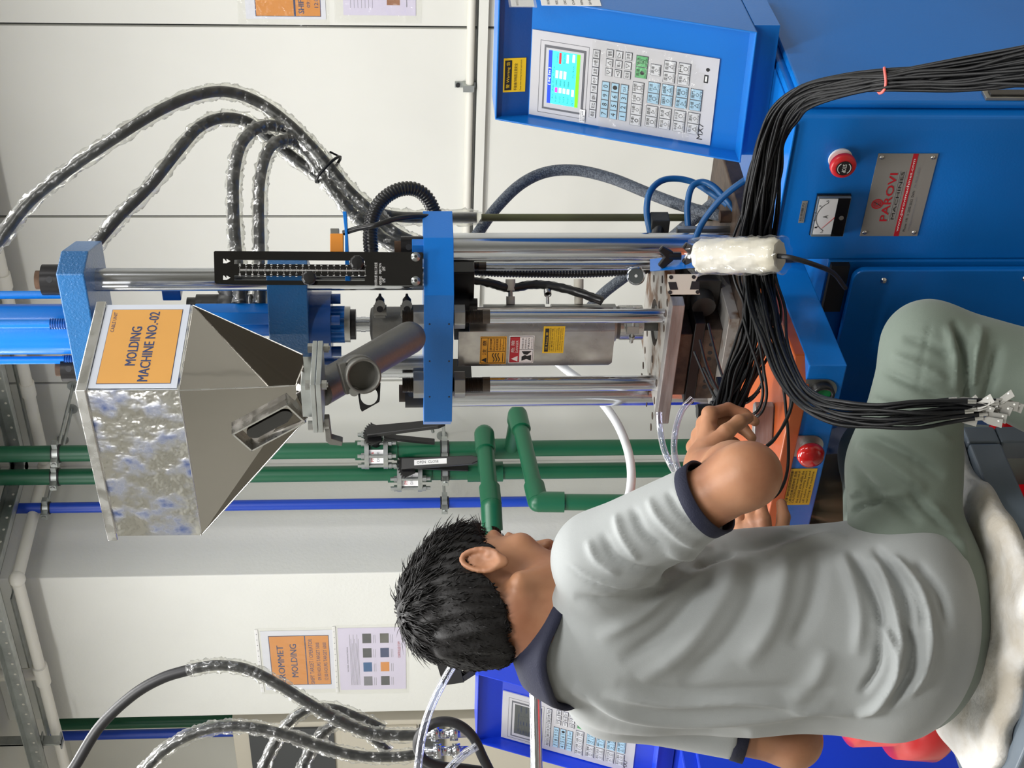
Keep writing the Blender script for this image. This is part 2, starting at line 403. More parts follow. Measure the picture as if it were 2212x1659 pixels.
# ---- horizontal conduit and trunking on the back wall
zh = PY(1012, 300, YW - .02).z
t = thing('wall_conduit', 'white round conduit running level across the back wall at head height', 'pipe', (-2.5, YW - .02, zh))
m = M('pipe_white'); m.tube([(1.0, YW - .016, zh), (PY(1012, 520, YW).x - .3, YW - .016, zh)], .0135, 12); m.build('conduit', t)
p = PY(1012, 188, YW - .02); m = M('galv'); m.box(p.x - .012, p.x + .012, YW - .034, YW - .0005, p.z - .018, p.z + .018); m.box(p.x - .01, p.x + .01, YW - .006, YW - .0005, p.z - .045, p.z + .045)
m.use('ink_black').cyl((p.x, YW - .012, p.z + .035), (p.x, YW - .004, p.z + .035), .007); m.cyl((p.x, YW - .012, p.z - .035), (p.x, YW - .004, p.z - .035), .007); m.build('clip', t)
m = M('wall'); m.box(1.0, PY(1032, 520, YW).x - .3, YW - .02, YW - .0005, zh - .055, zh - .024); m.use('joint').box(1.0, PY(1032, 520, YW).x - .3, YW - .014, YW - .0005, zh - .024, zh - .0205)
tag(m.build('cable_trunking'), 'flat white trunking strip right under the level wall conduit', 'trunking')

# ---- vertical green and blue pipes
def vpipe(name, label, px0, py0, px1, py1, Y, r, mat, cat='pipe', z0=0.0):
    a = PY(px0, py0, Y); b = PY(px1, py1, Y); x = (a.x + b.x) / 2
    t = thing(name, label, cat, (x, Y, 0)); m = M(mat); m.tube([(x, Y, z0), (x, Y, ZC)], r, 28); m.build('pipe_run', t)
    return t, x
YG = 4.12
rg = 17.5 / F_PX * depth(PY(700, 975, YG))
gp1, xg1 = vpipe('green_pipe', 'right-hand upright green water pipe with a branch tee, nearest the machine', 300, 983, 1300, 962, YG, rg, 'green_pipe')
gp2, xg2 = vpipe('green_pipe', 'left-hand upright green water pipe with a branch tee, beside the blue pipe', 300, 1028, 1300, 1016, YG, rg, 'green_pipe')
rb = 11.5 / F_PX * depth(PY(700, 1090, YG))
bp, xb = vpipe('blue_pipe', 'thin upright bright blue pipe on the pillar beside the green pipes', 300, 1100, 1300, 1076, YG, rb * 1.0, 'blue_pipe')
# clamps
def clamp(px, x, r, par, label, wallx=None):
    z = zat(px, x, YG)
    t = thing('pipe_clamp', label, 'clamp', (x, YG, z))
    m = M('rubber'); m.cyl((x, YG, z - .016), (x, YG, z + .016), r + .004, n=28); m.build('rubber_liner', t)
    m = M('galv'); m.cyl((x, YG, z - .01), (x, YG, z + .01), r + .0065, n=28); m.box(x - .012, x + .012, YG - r - .03, YG - r, z - .012, z + .012); m.box(x + r, x + r + .025, YG - .012, YG + .012, z - .01, z + .01); m.build('steel_band', t, bevel=.001)
    m = M('galv'); m.hexn((x, YG - r - .034, z), (x, YG - r - .026, z), .009); m.build('bolt', t)
    m = M('galv'); m.cyl((x, YG + r, z), (x, YW - .001, z), .006, n=10); m.cyl((x, YW - .008, z), (x, YW - .0005, z), .022, n=16); m.build('stand_off', t)
clamp(122, xg1, rg, gp1, 'rubber lined steel clamp high on the right green pipe'); clamp(120, xg2, rg, gp2, 'rubber lined steel clamp high on the left green pipe')
clamp(100, xb, rb, bp, 'small steel clamp high on the blue pipe'); clamp(960, xg1, rg, gp1, 'steel clamp on the right green pipe below its valve')
clamp(961, xg2, rg, gp2, 'steel clamp on the left green pipe below its valve'); clamp(960, xb, rb, bp, 'small steel clamp on the blue pipe at valve height')
# long studs reaching back to the pillar face
# butterfly valves: two flanges, body, long bolts, plate, notched quadrant and lever
def valve(px0, px1, x, label, up):
    z1 = zat(px0, x, YG); z0 = zat(px1, x, YG); zc = (z0 + z1) / 2; k = depth((x, YG, zc)) / F_PX
    t = thing('butterfly_valve', label, 'valve', (x, YG, z0)); R = 41 * k
    for zs0, zs1 in ((z0 - .035, z0), (z1, z1 + .035)):
        m = M('green_pipe'); m.cyl((x, YG, zs0), (x, YG, zs1), rg * 1.22); m.build('stub_end', t)
    for za in (z0, z1 - .016):
        m = M('galv'); m.cyl((x, YG, za), (x, YG, za + .016), R, n=32); m.build('flange', t, bevel=.001)
    m = M('green_pipe'); m.cyl((x, YG, z0 + .016), (x, YG, z1 - .016), R * .72, n=32); m.build('valve_body', t)
    for i in range(8):
        a = math.pi / 8 + i * math.pi / 4; bx, by = x + math.cos(a) * R * .88, YG + math.sin(a) * R * .88
        m = M('galv'); m.cyl((bx, by, z0 - .03), (bx, by, z1 + .025), .007, n=10); m.hexn((bx, by, z0 - .014), (bx, by, z0 - .002), .012); m.hexn((bx, by, z1), (bx, by, z1 + .012), .012); m.build('stud_bolt', t)
    # neck and lever point to the picture's right for the upper valve, forwards for the lower one
    d = V((.98, -.2, 0)) if up else V((.86, -.5, 0)); s = V((-d.y, d.x, 0)); c = V((x, YG, zc))
    m = M('black_plastic'); m.cyl(c + d * R * .6, c + d * R * 1.35, .022, n=16); m.build('neck', t)
    q = c + d * R * 1.42
    fr = Frame(q, V((0, 0, -1)), s)
    m = M('black_plastic'); ab = []
    for i in range(25):
        a = -1.25 + 2.5 * i / 24; rr = .058 if i % 2 else .048; ab.append((-math.cos(a) * rr * .8, math.sin(a) * rr))
    m.fprism(fr, ab + [(.02, .03), (.02, -.03)], -.004, .004); m.build('notched_quadrant', t)
    lv = V((0, 0, -1)) * .95 + d * .16
    m = M('black_plastic'); fr2 = Frame(q + d * .012, lv, s); L = 150 * k
    m.fprism(fr2, [(-.03, -.022), (.05, -.02), (L * .9, -.016), (L, -.006), (L, .006), (L * .9, .016), (.05, .02), (-.03, .022)], 0, .018); m.build('lever', t, bevel=.003)
    m = M('black_plastic'); fr3 = Frame(q - d * .01, lv - d * .34, s); m.fbox(fr3, .03, L * .85, -.011, .011, -.006, .006); m.build('trigger', t, bevel=.002)
    m = M('galv'); m.cyl(fr2(L * .8, 0, .005), fr2(L * .8, 0, -.035), .006, n=10); m.build('spring_pin', t)
    f4 = Frame(c + V((.28, -.96, 0)) * R * .735 , (.96, .28, 0), (0, 0, 1))
    m = M('paper_white'); m.fbox(f4, -.028, .028, -.032, .032, 0, .002); m.text(f4, 'PN16', -.02, .02, .008, .02, .0024, 'ink_red'); m.text(f4, 'DN80', -.02, .02, -.012, -.002, .0024, 'ink_grey'); m.build('maker_plate', t)
    if not up:
        m = M('paper_white'); m.fbox(fr2, .02, .14, -.01, .01, .018, .0195); m.text(fr2, 'OPEN  CLOSE', .03, .11, -.005, .005, .0198, 'ink_black'); m.build('sticker', t)
valve(788, 838, xg1, 'upper butterfly valve with black notched lever, on the right green pipe', True)
valve(858, 912, xg2, 'lower butterfly valve with white stickered black lever, on the left green pipe', False)
# branches
def branch(par, x, pxt, corner, mid, end, rr):
    zt = zat(pxt, x, YG); k = depth((x, YG, zt)) / F_PX
    m = M('green_pipe'); m.cyl((x, YG, zt - 38 * k), (x, YG, zt + 38 * k), rg * 1.28, n=28); m.build('tee', par, bevel=.004)
    c0 = PD(*corner); c1 = PD(*mid); c2 = PD(*end); s = V((x, YG, zt)); q = V((x, YG, c0.z))
    m = M('green_pipe'); m.tube([s, c0], rr * .98, 24); m.build('branch_neck', par)
    u = (c1 - c0).normalized()
    m = M('green_pipe'); m.ball(c0, rr * 1.22); m.cyl(c0, c0 + u * .075, rr * 1.24, n=28); m.cyl(c0, c0 + (s - c0).normalized() * .07, rr * 1.24, n=28); m.build('elbow', par)
    m = M('green_pipe'); m.tube([c0, c1], rr, 28); m.build('branch_run', par)
    w_ = (c2 - c1).normalized()
    m = M('green_pipe'); m.ball(c1, rr * 1.24); m.cyl(c1, c1 - u * .075, rr * 1.26, n=28); m.cyl(c1, c1 + w_ * .085, rr * 1.26, n=28); m.build('elbow', par)
    m = M('green_pipe'); m.tube([c1, c2], rr, 28); m.build('branch_run', par)
dg = depth((xg1, YG, 1.3))
branch(gp2, xg2, 1048, (1046, 938, dg - .40), (1061, 1090, dg - .62), (1070, 1290, dg - .62), rg * .93)
branch(gp1, xg1, 1104, (1118, 896, dg - .42), (1162, 1084, dg - .72), (1400, 1086, dg - .72), rg * .90)
# ================================================================ the moulding machine
P0 = PD(948, 638, 2.75); YFR = P0.y; XFR = P0.x                 # front right corner of the middle plate
XFL = PY(948, 911, YFR).x; CH = .074; SD = .085
XC = (XFR + XFL) / 2; YC = YFR + CH + SD / 2 - .005
mach = thing('injection_moulding_machine', 'blue upright injection moulding machine with chrome tie bars and a blue steel cabinet', 'machine', (XC, YC, 0))
def octa(x0, x1, yf, chr_, side, chb, z0, z1, chl=None):
    chl = chr_ if chl is None else chl
    pts = [(x0, yf), (x1, yf), (x1 + chr_, yf + chr_), (x1 + chr_, yf + chr_ + side), (x1 + chr_ - chb, yf + chr_ + side + chb),
           (x0 - chl + chb, yf + chr_ + side + chb), (x0 - chl, yf + chr_ + side), (x0 - chl, yf + chl)]
    return [(x, y, z0) for x, y in pts], V((0, 0, z1 - z0))
zt = zat(916, XFR, YFR); zb = zat(981, XFR, YFR)
m = M('blue'); m.prism(*octa(XFL, XFR, YFR, CH, SD, .05, zb, zt)); m.use('ink_black')
for py in (638 + 62, 638 + 142, 638 + 219):
    for px in (928, 970):
        p = PY(px, py, YFR); m.cyl(p + V((0, .002, 0)), p - V((0, .0006, 0)), .0018, n=8)
m.build('middle_platen', mach, bevel=.0025)
# lower tie bars
def rod(par, name, py, Y, pxa, pxb, rpx, mat='chrome', pxr=None, n=40):
    x = PY((pxa + pxb) / 2, py, Y).x; z1 = zat(pxa, x, Y); z0 = zat(pxb, x, Y); r = rpx / F_PX * depth((x, Y, (z0 + z1) / 2))
    m = M(mat); m.cyl((x, Y, z0), (x, Y, z1), r, n=n); m.build(name, par, bevel=0); return x, r, z0, z1
xR, rR, _, _ = rod(mach, 'tie_bar', 534, YC, 960, 1640, 31)
xL, rL, _, _ = rod(mach, 'tie_bar', 846, YC, 960, 1640, 31)
# bar end nuts on top of the platen
def nut(x, Y, z0, z1, r, mat='black_ox', par=None):
    m = M(mat); m.cyl((x, Y, z0), (x, Y, z1 - .012), r, n=36); m.use('rust').cyl((x, Y, z1 - .012), (x, Y, z1), r * .6, n=30)
    m.use('ink_black').cyl((x + r * .8 * .6, Y - r * .8 * .8, (z0 + z1) / 2), (x + r * .62, Y - r * .8, (z0 + z1) / 2), .006, n=10)
    m.build('ring_nut', par or mach, bevel=.002)
nut(xR, YC, zt, zat(852, xR, YC), 25 / F_PX * 2.8)
nut(xL, YC, zt, zat(862, xL, YC), 34 / F_PX * 2.8)
# front and rear guide rods with threads, carrying the nozzle plate
YT = YFR + .032; YBk = YFR + .20
def guide(py, Y, rpx, pxthr0=1008, pxthr1=1058):
    x = PY(1200, py, Y).x; r = rpx / F_PX * depth((x, Y, 1.2)); zz = lambda p: zat(p, x, Y)
    m = M('chrome'); m.cyl((x, Y, zz(1452)), (x, Y, zz(pxthr1)), r, n=32); m.build('guide_rod', mach)
    m = M('thread'); prof = []; za = zz(pxthr1); zb_ = zz(868) ; nt = 64
    prof = [(0, r * .98), (zz(pxthr1 - 16) - za, r * .98)]
    h0 = prof[-1][0]
    for i in range(nt * 2): prof.append((h0 + (zb_ - za - h0) * i / (nt * 2), r * (.98 if i % 2 else .86)))
    m.lathe((x, Y, za), (0, 0, 1), prof, 24, smooth=False); m.build('threaded_end', mach)
    for a, b in ((882, 916), (981, 1004)):
        if a == 882: a = 893
        m = M('steel'); m.hexn((x, Y, zz(b)), (x, Y, zz(a)), r * 1.75); m.build('hex_nut', mach, bevel=.002)
    return x
xg_r = guide(683, YT, 15.5); xg_l = guide(829, YT, 17)
guide(574, YBk - .01, 10, 1008, 1050)
# black guide collars under the platen
for (pa, pb, ya, yb, Y) in ((981, 1024, 568, 640, YC + .02), (981, 1018, 795, 830, YC + .03)):
    x0 = PY(1000, yb, Y).x; x1 = PY(1000, ya, Y).x; m = M('black_ox'); m.box(x0, x1, Y - .03, Y + .03, zat(pb, x1, Y), zb); m.build('collar_block', mach, bevel=.002)
x_ = PY(1000, 652, YC).x; m = M('black_ox'); m.cyl((x_, YC - .02, zat(1012, x_, YC)), (x_, YC - .02, zb), .03); m.cyl((x_ + .01, YC - .02, zat(1030, x_, YC)), (x_ + .01, YC - .02, zb), .011); m.build('collar', mach, bevel=.002)
# top platen
XTR = PY(160, 592, YFR).x; XTL = PY(160, 825, YFR).x
z1_ = zat(120, XTR, YFR); z0_ = zat(181, XTR, YFR)
m = M('blue_rough'); pts = [(XTL, YFR), (XTR, YFR), (XTR + .006, YFR + .06), (XTR - .05, YFR + .17), (XTL + .05, YFR + .17), (XTL - .03, YFR + .06)]
m.prism([(x, y, z0_) for x, y in pts], V((0, 0, z1_ - z0_))); m.build('top_platen', mach, bevel=.0025)
YU = YFR + .085
xu1, ru1, _, _ = rod(mach, 'injection_guide_bar', 603, YU, 181, 917, 25)
xu2, ru2, _, _ = rod(mach, 'injection_guide_bar', 793, YU, 181, 917, 25)
nut(xu1, YU, z1_, zat(78, xu1, YU), 34 / F_PX * 2.75); nut(xu2, YU, z1_, zat(122, xu2, YU), 30 / F_PX * 2.75)
# hydraulic cylinder and tie rods above
xc_ = PY(60, 711, YU + .02).x; m = M('blue'); m.cyl((xc_, YU + .02, z1_), (xc_, YU + .02, 2.5), 56 / F_PX * 2.8, n=48); m.build('hydraulic_cylinder', mach)
for py, yy, th in ((637, YU + .05, 0), (700, YU - .045, 1), (778, YU - .0, 1)):
    x = PY(60, py, yy).x; m = M('blue'); m.cyl((x, yy, z1_), (x, yy, 2.5), 9 / F_PX * 2.8); m.build('cylinder_tie_rod', mach)
    if th:
        m = M('blue_dark'); z = z1_; prof = [((i * .0022), (.0105 if i % 2 else .009)) for i in range(18)]
        m.lathe((x, yy, z), (0, 0, 1), prof, 18, smooth=False); m.build('threaded_collar', mach)
# sliding injection carriage block
xb1 = PY(620, 617, YU - .07).x; Yk = YU - .055
xb0 = PY(620, 800, Yk).x; xk = PY(620, 722, Yk).x; xr = xu1 + .028
m = M('blue_rough'); za, zb2 = zat(581, xk, Yk), zat(667, xk, Yk)
m.prism([(xb0, Yk, zb2), (xk, Yk, zb2), (xr, YU - .02, zb2), (xr, YU + .03, zb2), (xr - .05, YU + .08, zb2), (xb0, YU + .08, zb2)], V((0, 0, za - zb2))); m.build('injection_carriage', mach, bevel=.002)
Ym = YU + .01; xm = PY(690, 701, Ym).x; Z = lambda p: zat(p, xm, Ym); kx = depth((xm, Ym, 1.5)) / F_PX
m = M('blue_dark'); m.cyl((xm, Ym, Z(717)), (xm, Ym, Z(666)), 72 * kx, n=48); m.build('bearing_housing', mach, bevel=.002)
for a in (-2.4, -.75, .35, 1.9):
    bx, by = xm + math.cos(a) * 58 * kx, Ym + math.sin(a) * 58 * kx
    m = M('blue_dark'); m.cyl((bx, by, Z(737)), (bx, by, Z(717)), 11 * kx, n=20); m.build('cap_screw', mach, bevel=.001)
m = M('blue'); ab = []; fr = Frame((xm, Ym, Z(745)), (1, 0, 0), (0, 1, 0))
for i in range(36):
    a = 2 * math.pi * i / 36; rr = (40 if i % 2 else 36) * kx
    for q in (-.04, .04): ab.append((math.cos(a + q) * rr, math.sin(a + q) * rr))
m.fprism(fr, ab, 0, Z(717) - Z(745)); m.build('splined_hub', mach)
m = M('steel'); m.cyl((xm, Ym, Z(757)), (xm, Ym, Z(745)), 39 * kx, n=40); m.build('clamp_ring', mach, bevel=.001)
m = M('black_ox'); m.cyl((xm, Ym, Z(769)), (xm, Ym, Z(757)), 33 * kx, n=40); m.build('retainer_ring', mach, bevel=.001)
m = M('chrome'); m.cyl((xm, Ym, Z(806)), (xm, Ym, Z(769)), 16 * kx, n=32); m.cyl((xm, Ym, Z(790)), (xm, Ym, Z(780)), 17 * kx, n=32); m.build('drive_shaft', mach)
# cast feed throat with lugs
m = M('cast_grey'); m.cyl((xm, Ym, zt), (xm, Ym, Z(806)), 38 * kx, n=40); m.lathe((xm, Ym, Z(806)), (0, 0, 1), [(0, 38 * kx), (.004, 34 * kx), (.006, 20 * kx)], 40); m.build('feed_throat', mach)
for px in (821, 879):
    p = PY(px, 666, Ym - .028); m = M('cast_grey'); fr = Frame(p, (.75, .66, 0), (0, 0, 1)); r = 12 * kx
    m.cyl(fr(-.004, -.012, 0), fr(-.004, .012, 0), r, n=20); m.fbox(fr, -.018, .006, -r, r, -.004, .004); m.cyl(fr(.004, 0, -.02), fr(.004, 0, .004), r * .95, n=24)
    m.cyl(fr(.004, 0, .004), fr(.004, 0, .02), r * .95, n=24); m.use('black_ox').cyl(fr(-.003, 0, .0202), fr(-.003, 0, .0215), .006, n=14); m.lathe(fr(.004 + r * .9, 0, 0), fr.ex, [(-.01, r * .8), (.004, r * .75), (.009, r * .3), (.014, .002)], 20)
    m.build('clamp_lug', mach, bevel=.001)
# inclined feed pipe from the hopper
pa = PD(690, 842, 2.56); pb = PD(884, 730, 2.72)
m = M('cast_grey'); m.cyl(pa, pb, 37 / F_PX * 2.62, n=48); m.ball(pb, 37 / F_PX * 2.62, n=32, m=16); m.build('feed_pipe', mach)
c = PD(768, 800, 2.50); dirc = (PD(800, 822, 2.36) - c).normalized()
m = M('cast_grey'); c2 = PD(770, 802, 2.52); m.lathe(c2, dirc, [(-.02, .026), (.05, .026), (.05, .0285), (.075, .0285), (.075, .0245), (.02, .0235)], 36); m.use('black_ox').cyl(c2 + dirc * .02, c2 + dirc * .021, .0235, n=30); m.build('drain_spout', mach)
fr = Frame(c2 + dirc * .035, V((-.1, -.3, 1)), dirc.cross(V((0, 0, 1))))
m = M('cast_grey'); m.lathe(c2 + dirc * .03, dirc, [(0, .0265), (0, .031), (.014, .031), (.014, .0265)], 36); m.fbox(fr, .018, .032, -.026, .026, -.012, .012); m.build('spout_clamp', mach, bevel=.002)
# slide gate plate hanging under the spout
g0 = PD(797, 858, 2.5); fr = Frame(g0, PD(770, 858, 2.5) - g0, PD(797, 830, 2.5) - g0)
m = M('black_ox'); k_ = 2.5 / F_PX; ring = []; outer = [(-25 * k_, 32 * k_), (-23 * k_, -10 * k_), (18 * k_, -33 * k_), (27 * k_, 30 * k_)]
N_ = 28
for i in range(N_):
    a = 2 * math.pi * i / N_; ring.append((math.cos(a) * 19 * k_, 3 * k_ + math.sin(a) * 20 * k_))
def raysq(a):
    best = None; dx, dy = math.cos(a), math.sin(a)
    for (x1, y1), (x2, y2) in zip(outer, outer[1:] + outer[:1]):
        ex, ey = x2 - x1, y2 - y1; den = dx * ey - dy * ex
        if abs(den) < 1e-12: continue
        t_ = (x1 * ey - y1 * ex) / den; s_ = (x1 * dy - y1 * dx) / den
        if t_ > 0 and -1e-6 <= s_ <= 1 + 1e-6 and (best is None or t_ < best): best = t_
    return (dx * best, dy * best)
outr = [raysq(2 * math.pi * i / N_) for i in range(N_)]
vs = [fr(a, b, c_) for c_ in (0, .003) for a, b in ring] + [fr(a, b, c_) for c_ in (0, .003) for a, b in outr]
fs = []
for i in range(N_):
    j = (i + 1) % N_; fs += [(i, j, 2 * N_ + j, 2 * N_ + i), (N_ + i, 3 * N_ + i, 3 * N_ + j, N_ + j), (i, N_ + i, N_ + j, j), (2 * N_ + i, 2 * N_ + j, 3 * N_ + j, 3 * N_ + i)]
m.add(vs, fs); m.build('slide_gate', mach)
m = M('steel'); m.cyl(PD(765, 838, 2.5), PD(765, 846, 2.47), .008, n=16); m.box(*sum(([c_ - .006, c_ + .006] for c_ in PD(762, 828, 2.5)), [])); m.build('gate_hinge', mach)
# cast dark hydraulic motor and elbows behind the hopper
Yb_ = YU + .07
def pxbox(m, pa, pb, ya, yb, Y, dep, mat=None):
    if mat: m.use(mat)
    xa = PY((pa + pb) / 2, ya, Y).x; xb_ = PY((pa + pb) / 2, yb, Y).x
    m.box(xa, xb_, Y, Y + dep, zat(pa, (xa + xb_) / 2, Y), zat(pb, (xa + xb_) / 2, Y)); return m
x = PY(480, 662, Yb_).x; m = M('cast_dark'); m.cyl((x, Yb_, zat(568, x, Yb_)), (x, Yb_, zat(425, x, Yb_)), .024); m.cyl((x, Yb_, zat(440, x, Yb_)), (x, Yb_, zat(405, x, Yb_)), .018); m.ball((x + .006, Yb_, zat(500, x, Yb_)), .030)
m.lathe((x + .01, Yb_, zat(505, x, Yb_)), (.75, .66, 0), [(0, .02), (.03, .034), (.038, .034), (.04, .02)], 24); m.build('hydraulic_motor', mach)
m = M('black_ox'); x = PY(560, 648, Yb_).x; z = zat(563, x, Yb_); m.box(x - .02, x + .015, Yb_ - .02, Yb_ + .02, z - .012, z + .012); m.build('motor_fitting', mach, bevel=.002)
m = M('blue'); pxbox(m, 420, 582, 676, 702, YU - .02, .03); m.build('carriage_strut', mach, bevel=.002)
m = M('blue_dark'); pxbox(m, 350, 390, 627, 650, YU + .05, .03); m.build('upper_bracket', mach, bevel=.002)
# piston rod between top platen and carriage
m = M('blue'); x = PY(400, 700, YU + .02).x; m.cyl((x, YU + .03, z0_), (x, YU + .03, za), .03, n=30); m.build('piston_sleeve', mach)

# ---- black scale plate on the chamfer
nc = V((.7071, -.7071, 0)); pc = V((XFR + CH / 2, YFR + CH / 2, 1.5)) + nc * .012
sc, W_, H_ = plane_frame(pc, nc, (913, 617), (913, 545), (461, 617))
S = lambda px, py: sc.pix(px, py)
m = M('black_gloss'); T = .003
a_s1 = (S(650, 571)[0], S(650, 562)[0]); a_s0 = (S(650, 606)[0], S(650, 596)[0])
b_top, b_bot = S(506, 600)[1], S(788, 600)[1]
for a0, a1 in ((0, a_s0[0]), (a_s0[1], a_s1[0]), (a_s1[1], W_)): m.fbox(sc, a0, a1, b_bot, b_top, -T, 0)
m.fbox(sc, 0, W_, 0, b_bot, -T, 0); m.fprism(sc, [(0, b_top), (W_, b_top), (W_, H_ - .002), (W_ - .002, H_), (.004, H_ - .002), (.001, H_ - .006)], -T, 0)
# ruler
m.use('ink_white'); am = S(650, 584)[0]; bz0, bz20 = S(789, 584)[1], S(518, 584)[1]; k_ = (bz20 - bz0) / 200
for i in range(0, 201, 2):
    hl = .0052 if i % 10 == 0 else (.0036 if i % 5 == 0 else .0022)
    m.fbox(sc, am - hl, am + hl, bz0 + i * k_ - .00018, bz0 + i * k_ + .00018, 0, .0003)
m.fbox(sc, am - .0004, am + .0004, bz0, bz20, 0, .0003)
for i in range(0, 21):
    s_ = str(i); w2 = .0021 * len(s_); b_ = bz0 + i * 10 * k_
    for a_ in (am - .0088, am + .0088): m.text(sc, s_, a_ - w2 / 1.6, a_ + w2 / 1.6, b_ - .0017, b_ + .0017, .0004)
for (px, ya, yb, s_) in ((836, 566, 592, '射出二次位置'), (846, 568, 590, 'INJECTION'), (853, 575, 584, 'LIMIT'), (836, 594, 618, '射出原點位置'), (846, 596, 614, 'HOME POINT'), (853, 600, 609, 'LIMIT')):
    a1, b_ = S(px - 24, ya + 1); a0, _ = S(px - 24, yb + 1); m.text(sc, s_, a0, a1, b_ - .0026, b_ + .0026, .0004)
for py in (564, 600):
    a_, b_ = S(487, py)
    m.fprism(sc, [(a_ - .004, b_ + .004), (a_ + .004, b_ + .004), (a_ + .004, b_ + .0025), (a_ - .001, b_ - .002), (a_ + .004, b_ - .002), (a_, b_ - .009), (a_ - .004, b_ - .002), (a_ - .004, b_ - .003)], 0, .0004)
sp = m.build('scale_plate', mach)
for px, py in ((898, 555), (898, 607)):
    a_, b_ = S(px, py); m = M('galv'); m.lathe(sc(a_, b_, 0), sc.n, [(0, .0085), (.0015, .0085), (.0015, .0058), (.006, .0052), (.0062, .003)], 20); m.use('ink_black').cyl(sc(a_, b_, .006), sc(a_, b_, .0066), .0026, n=6); m.build('socket_screw', sp)
for px, py in ((772, 571), (669, 604)):
    a_, b_ = S(px, py); m = M('black_plastic'); m.lathe(sc(a_, b_, 0), sc.n, [(0, .006), (.006, .006), (.010, .012), (.024, .0135), (.027, .011), (.0275, .002)], 9, smooth=False)
    m.build('knob', sp, bevel=.0015)
# limit switch and blue bracket behind the plate
bk = PD(728, 530, 2.78); m = M('orange_blk'); fr = Frame(bk, (.7071, .7071, 0), (0, 0, 1)); m.fbox(fr, -.014, .02, -.012, .012, -.012, .012); m.build('limit_switch', mach, bevel=.0015)
m = M('steel'); m.fbox(fr, .018, .03, -.004, .012, -.008, .008); m.build('switch_roller', mach, bevel=.001)
m = M('blue'); m.fprism(fr, [(-.07, -.015), (.02, -.015), (.06, -.011), (.06, -.015 - .0), (.06, -.018), (-.07, -.024)], -.016, .014); m.build('switch_bracket', mach, bevel=.001)
m = M('blue'); pxbox(m, 890, 916, 530, 548, YFR + .07, .02); m.build('plate_bracket', mach, bevel=.001)

# ---- barrel, heater bands, shield
ZB = lambda p: zat(p, XC, YC); kb = depth((XC, YC, 1.2)) / F_PX
rb_ = 41 * kb
m = M('cast_grey'); m.cyl((XC, YC, ZB(1370)), (XC, YC, ZB(981)), rb_ * .86, n=40); m.cyl((XC, YC, ZB(1440)), (XC, YC, ZB(1370)), rb_ * .45, n=30); m.build('barrel', mach)
for a, b in ((1044, 1176), (1190, 1328)):
    m = M('steel'); m.cyl((XC, YC, ZB(b)), (XC, YC, ZB(a)), rb_, n=48); m.build('heater_band', mach, bevel=.0015)
m = M('steel_bright'); m.cyl((XC, YC, ZB(1386)), (XC, YC, ZB(1336)), rb_ * .93, n=40); m.build('nozzle_heater', mach, bevel=.001)
p = PY(1366, 703, YC - rb_ * .95); m = M('steel'); m.box(p.x - .012, p.x + .006, p.y - .012, p.y, p.z - .012, p.z + .012); m.cyl(p + V((.02, -.008, 0)), p + V((-.035, -.008, 0)), .0035, n=10); m.hexn(p + V((-.02, -.008, 0)), p + V((-.027, -.008, 0)), .006); m.build('band_clamp', mach, bevel=.001)
dv = V((.80, .6, 0))
for px in (1103, 1250):
    b0 = V((XC, YC, ZB(px))) + dv * rb_
    m = M('ceramic'); m.cyl(b0, b0 + dv * .015, .0085); m.cyl(b0 + dv * .026, b0 + dv * .048, .0095); m.use('steel').cyl(b0 + dv * .012, b0 + dv * .03, .0045); m.build('terminal', mach, bevel=.001)
b0 = V((XC, YC, ZB(1183))) + dv * rb_; m = M('steel'); m.lathe(b0 + dv * .022, (0, -1, 0), [(-.006, .0072), (.006, .0072), (.006, .0052), (-.006, .0052), (-.006, .0072)], 20); m.cyl(b0, b0 + dv * .015, .003, n=8); m.build('thermocouple_ring', mach)
Ysh = YFR + .055; xs1 = PY(1150, 716, Ysh).x; xs0 = PY(1150, 790, Ysh).x; zs1, zs0 = zat(990, xs1, Ysh), zat(1329, xs1, Ysh)
frs = Frame((xs0, Ysh, zs0), (1, 0, 0), (0, 0, 1)); Ws, Hs = xs1 - xs0, zs1 - zs0
m = M('shield_steel'); m.fprism(frs, [(.006, 0), (Ws, 0), (Ws, Hs), (0, Hs), (0, .006)], -.0015, 0)
m.prism([(xs1, Ysh, zs0), (xs1 + .016, Ysh + .018, zs0), (xs1 + .018, Ysh + .05, zs0), (xs1 + .016, Ysh + .05, zs0), (xs1 + .014, Ysh + .019, zs0), (xs1 - .001, Ysh + .002, zs0)], V((0, 0, Hs - .02)))
m.prism([(xs0, Ysh, zs0 + .01), (xs0 + .0015, Ysh, zs0 + .01), (xs0 + .0015, Ysh + .07, zs0 + .01), (xs0, Ysh + .07, zs0 + .01)], V((0, 0, Hs - .02))); m.build('barrel_shield', mach, bevel=.001)
def sq(px, py): return frs.pix(px, py)
def sheet(fr, q0, q1, mats, name, par, th=.0006, base=0.0):
    a0, b0 = fr.pix(*q0); a1, b1 = fr.pix(*q1); m = M(mats); m.fbox(fr, a0, a1, b0, b1, base, base + th)
    return m, min(a0, a1), max(a0, a1), min(b0, b1), max(b0, b1), base + th
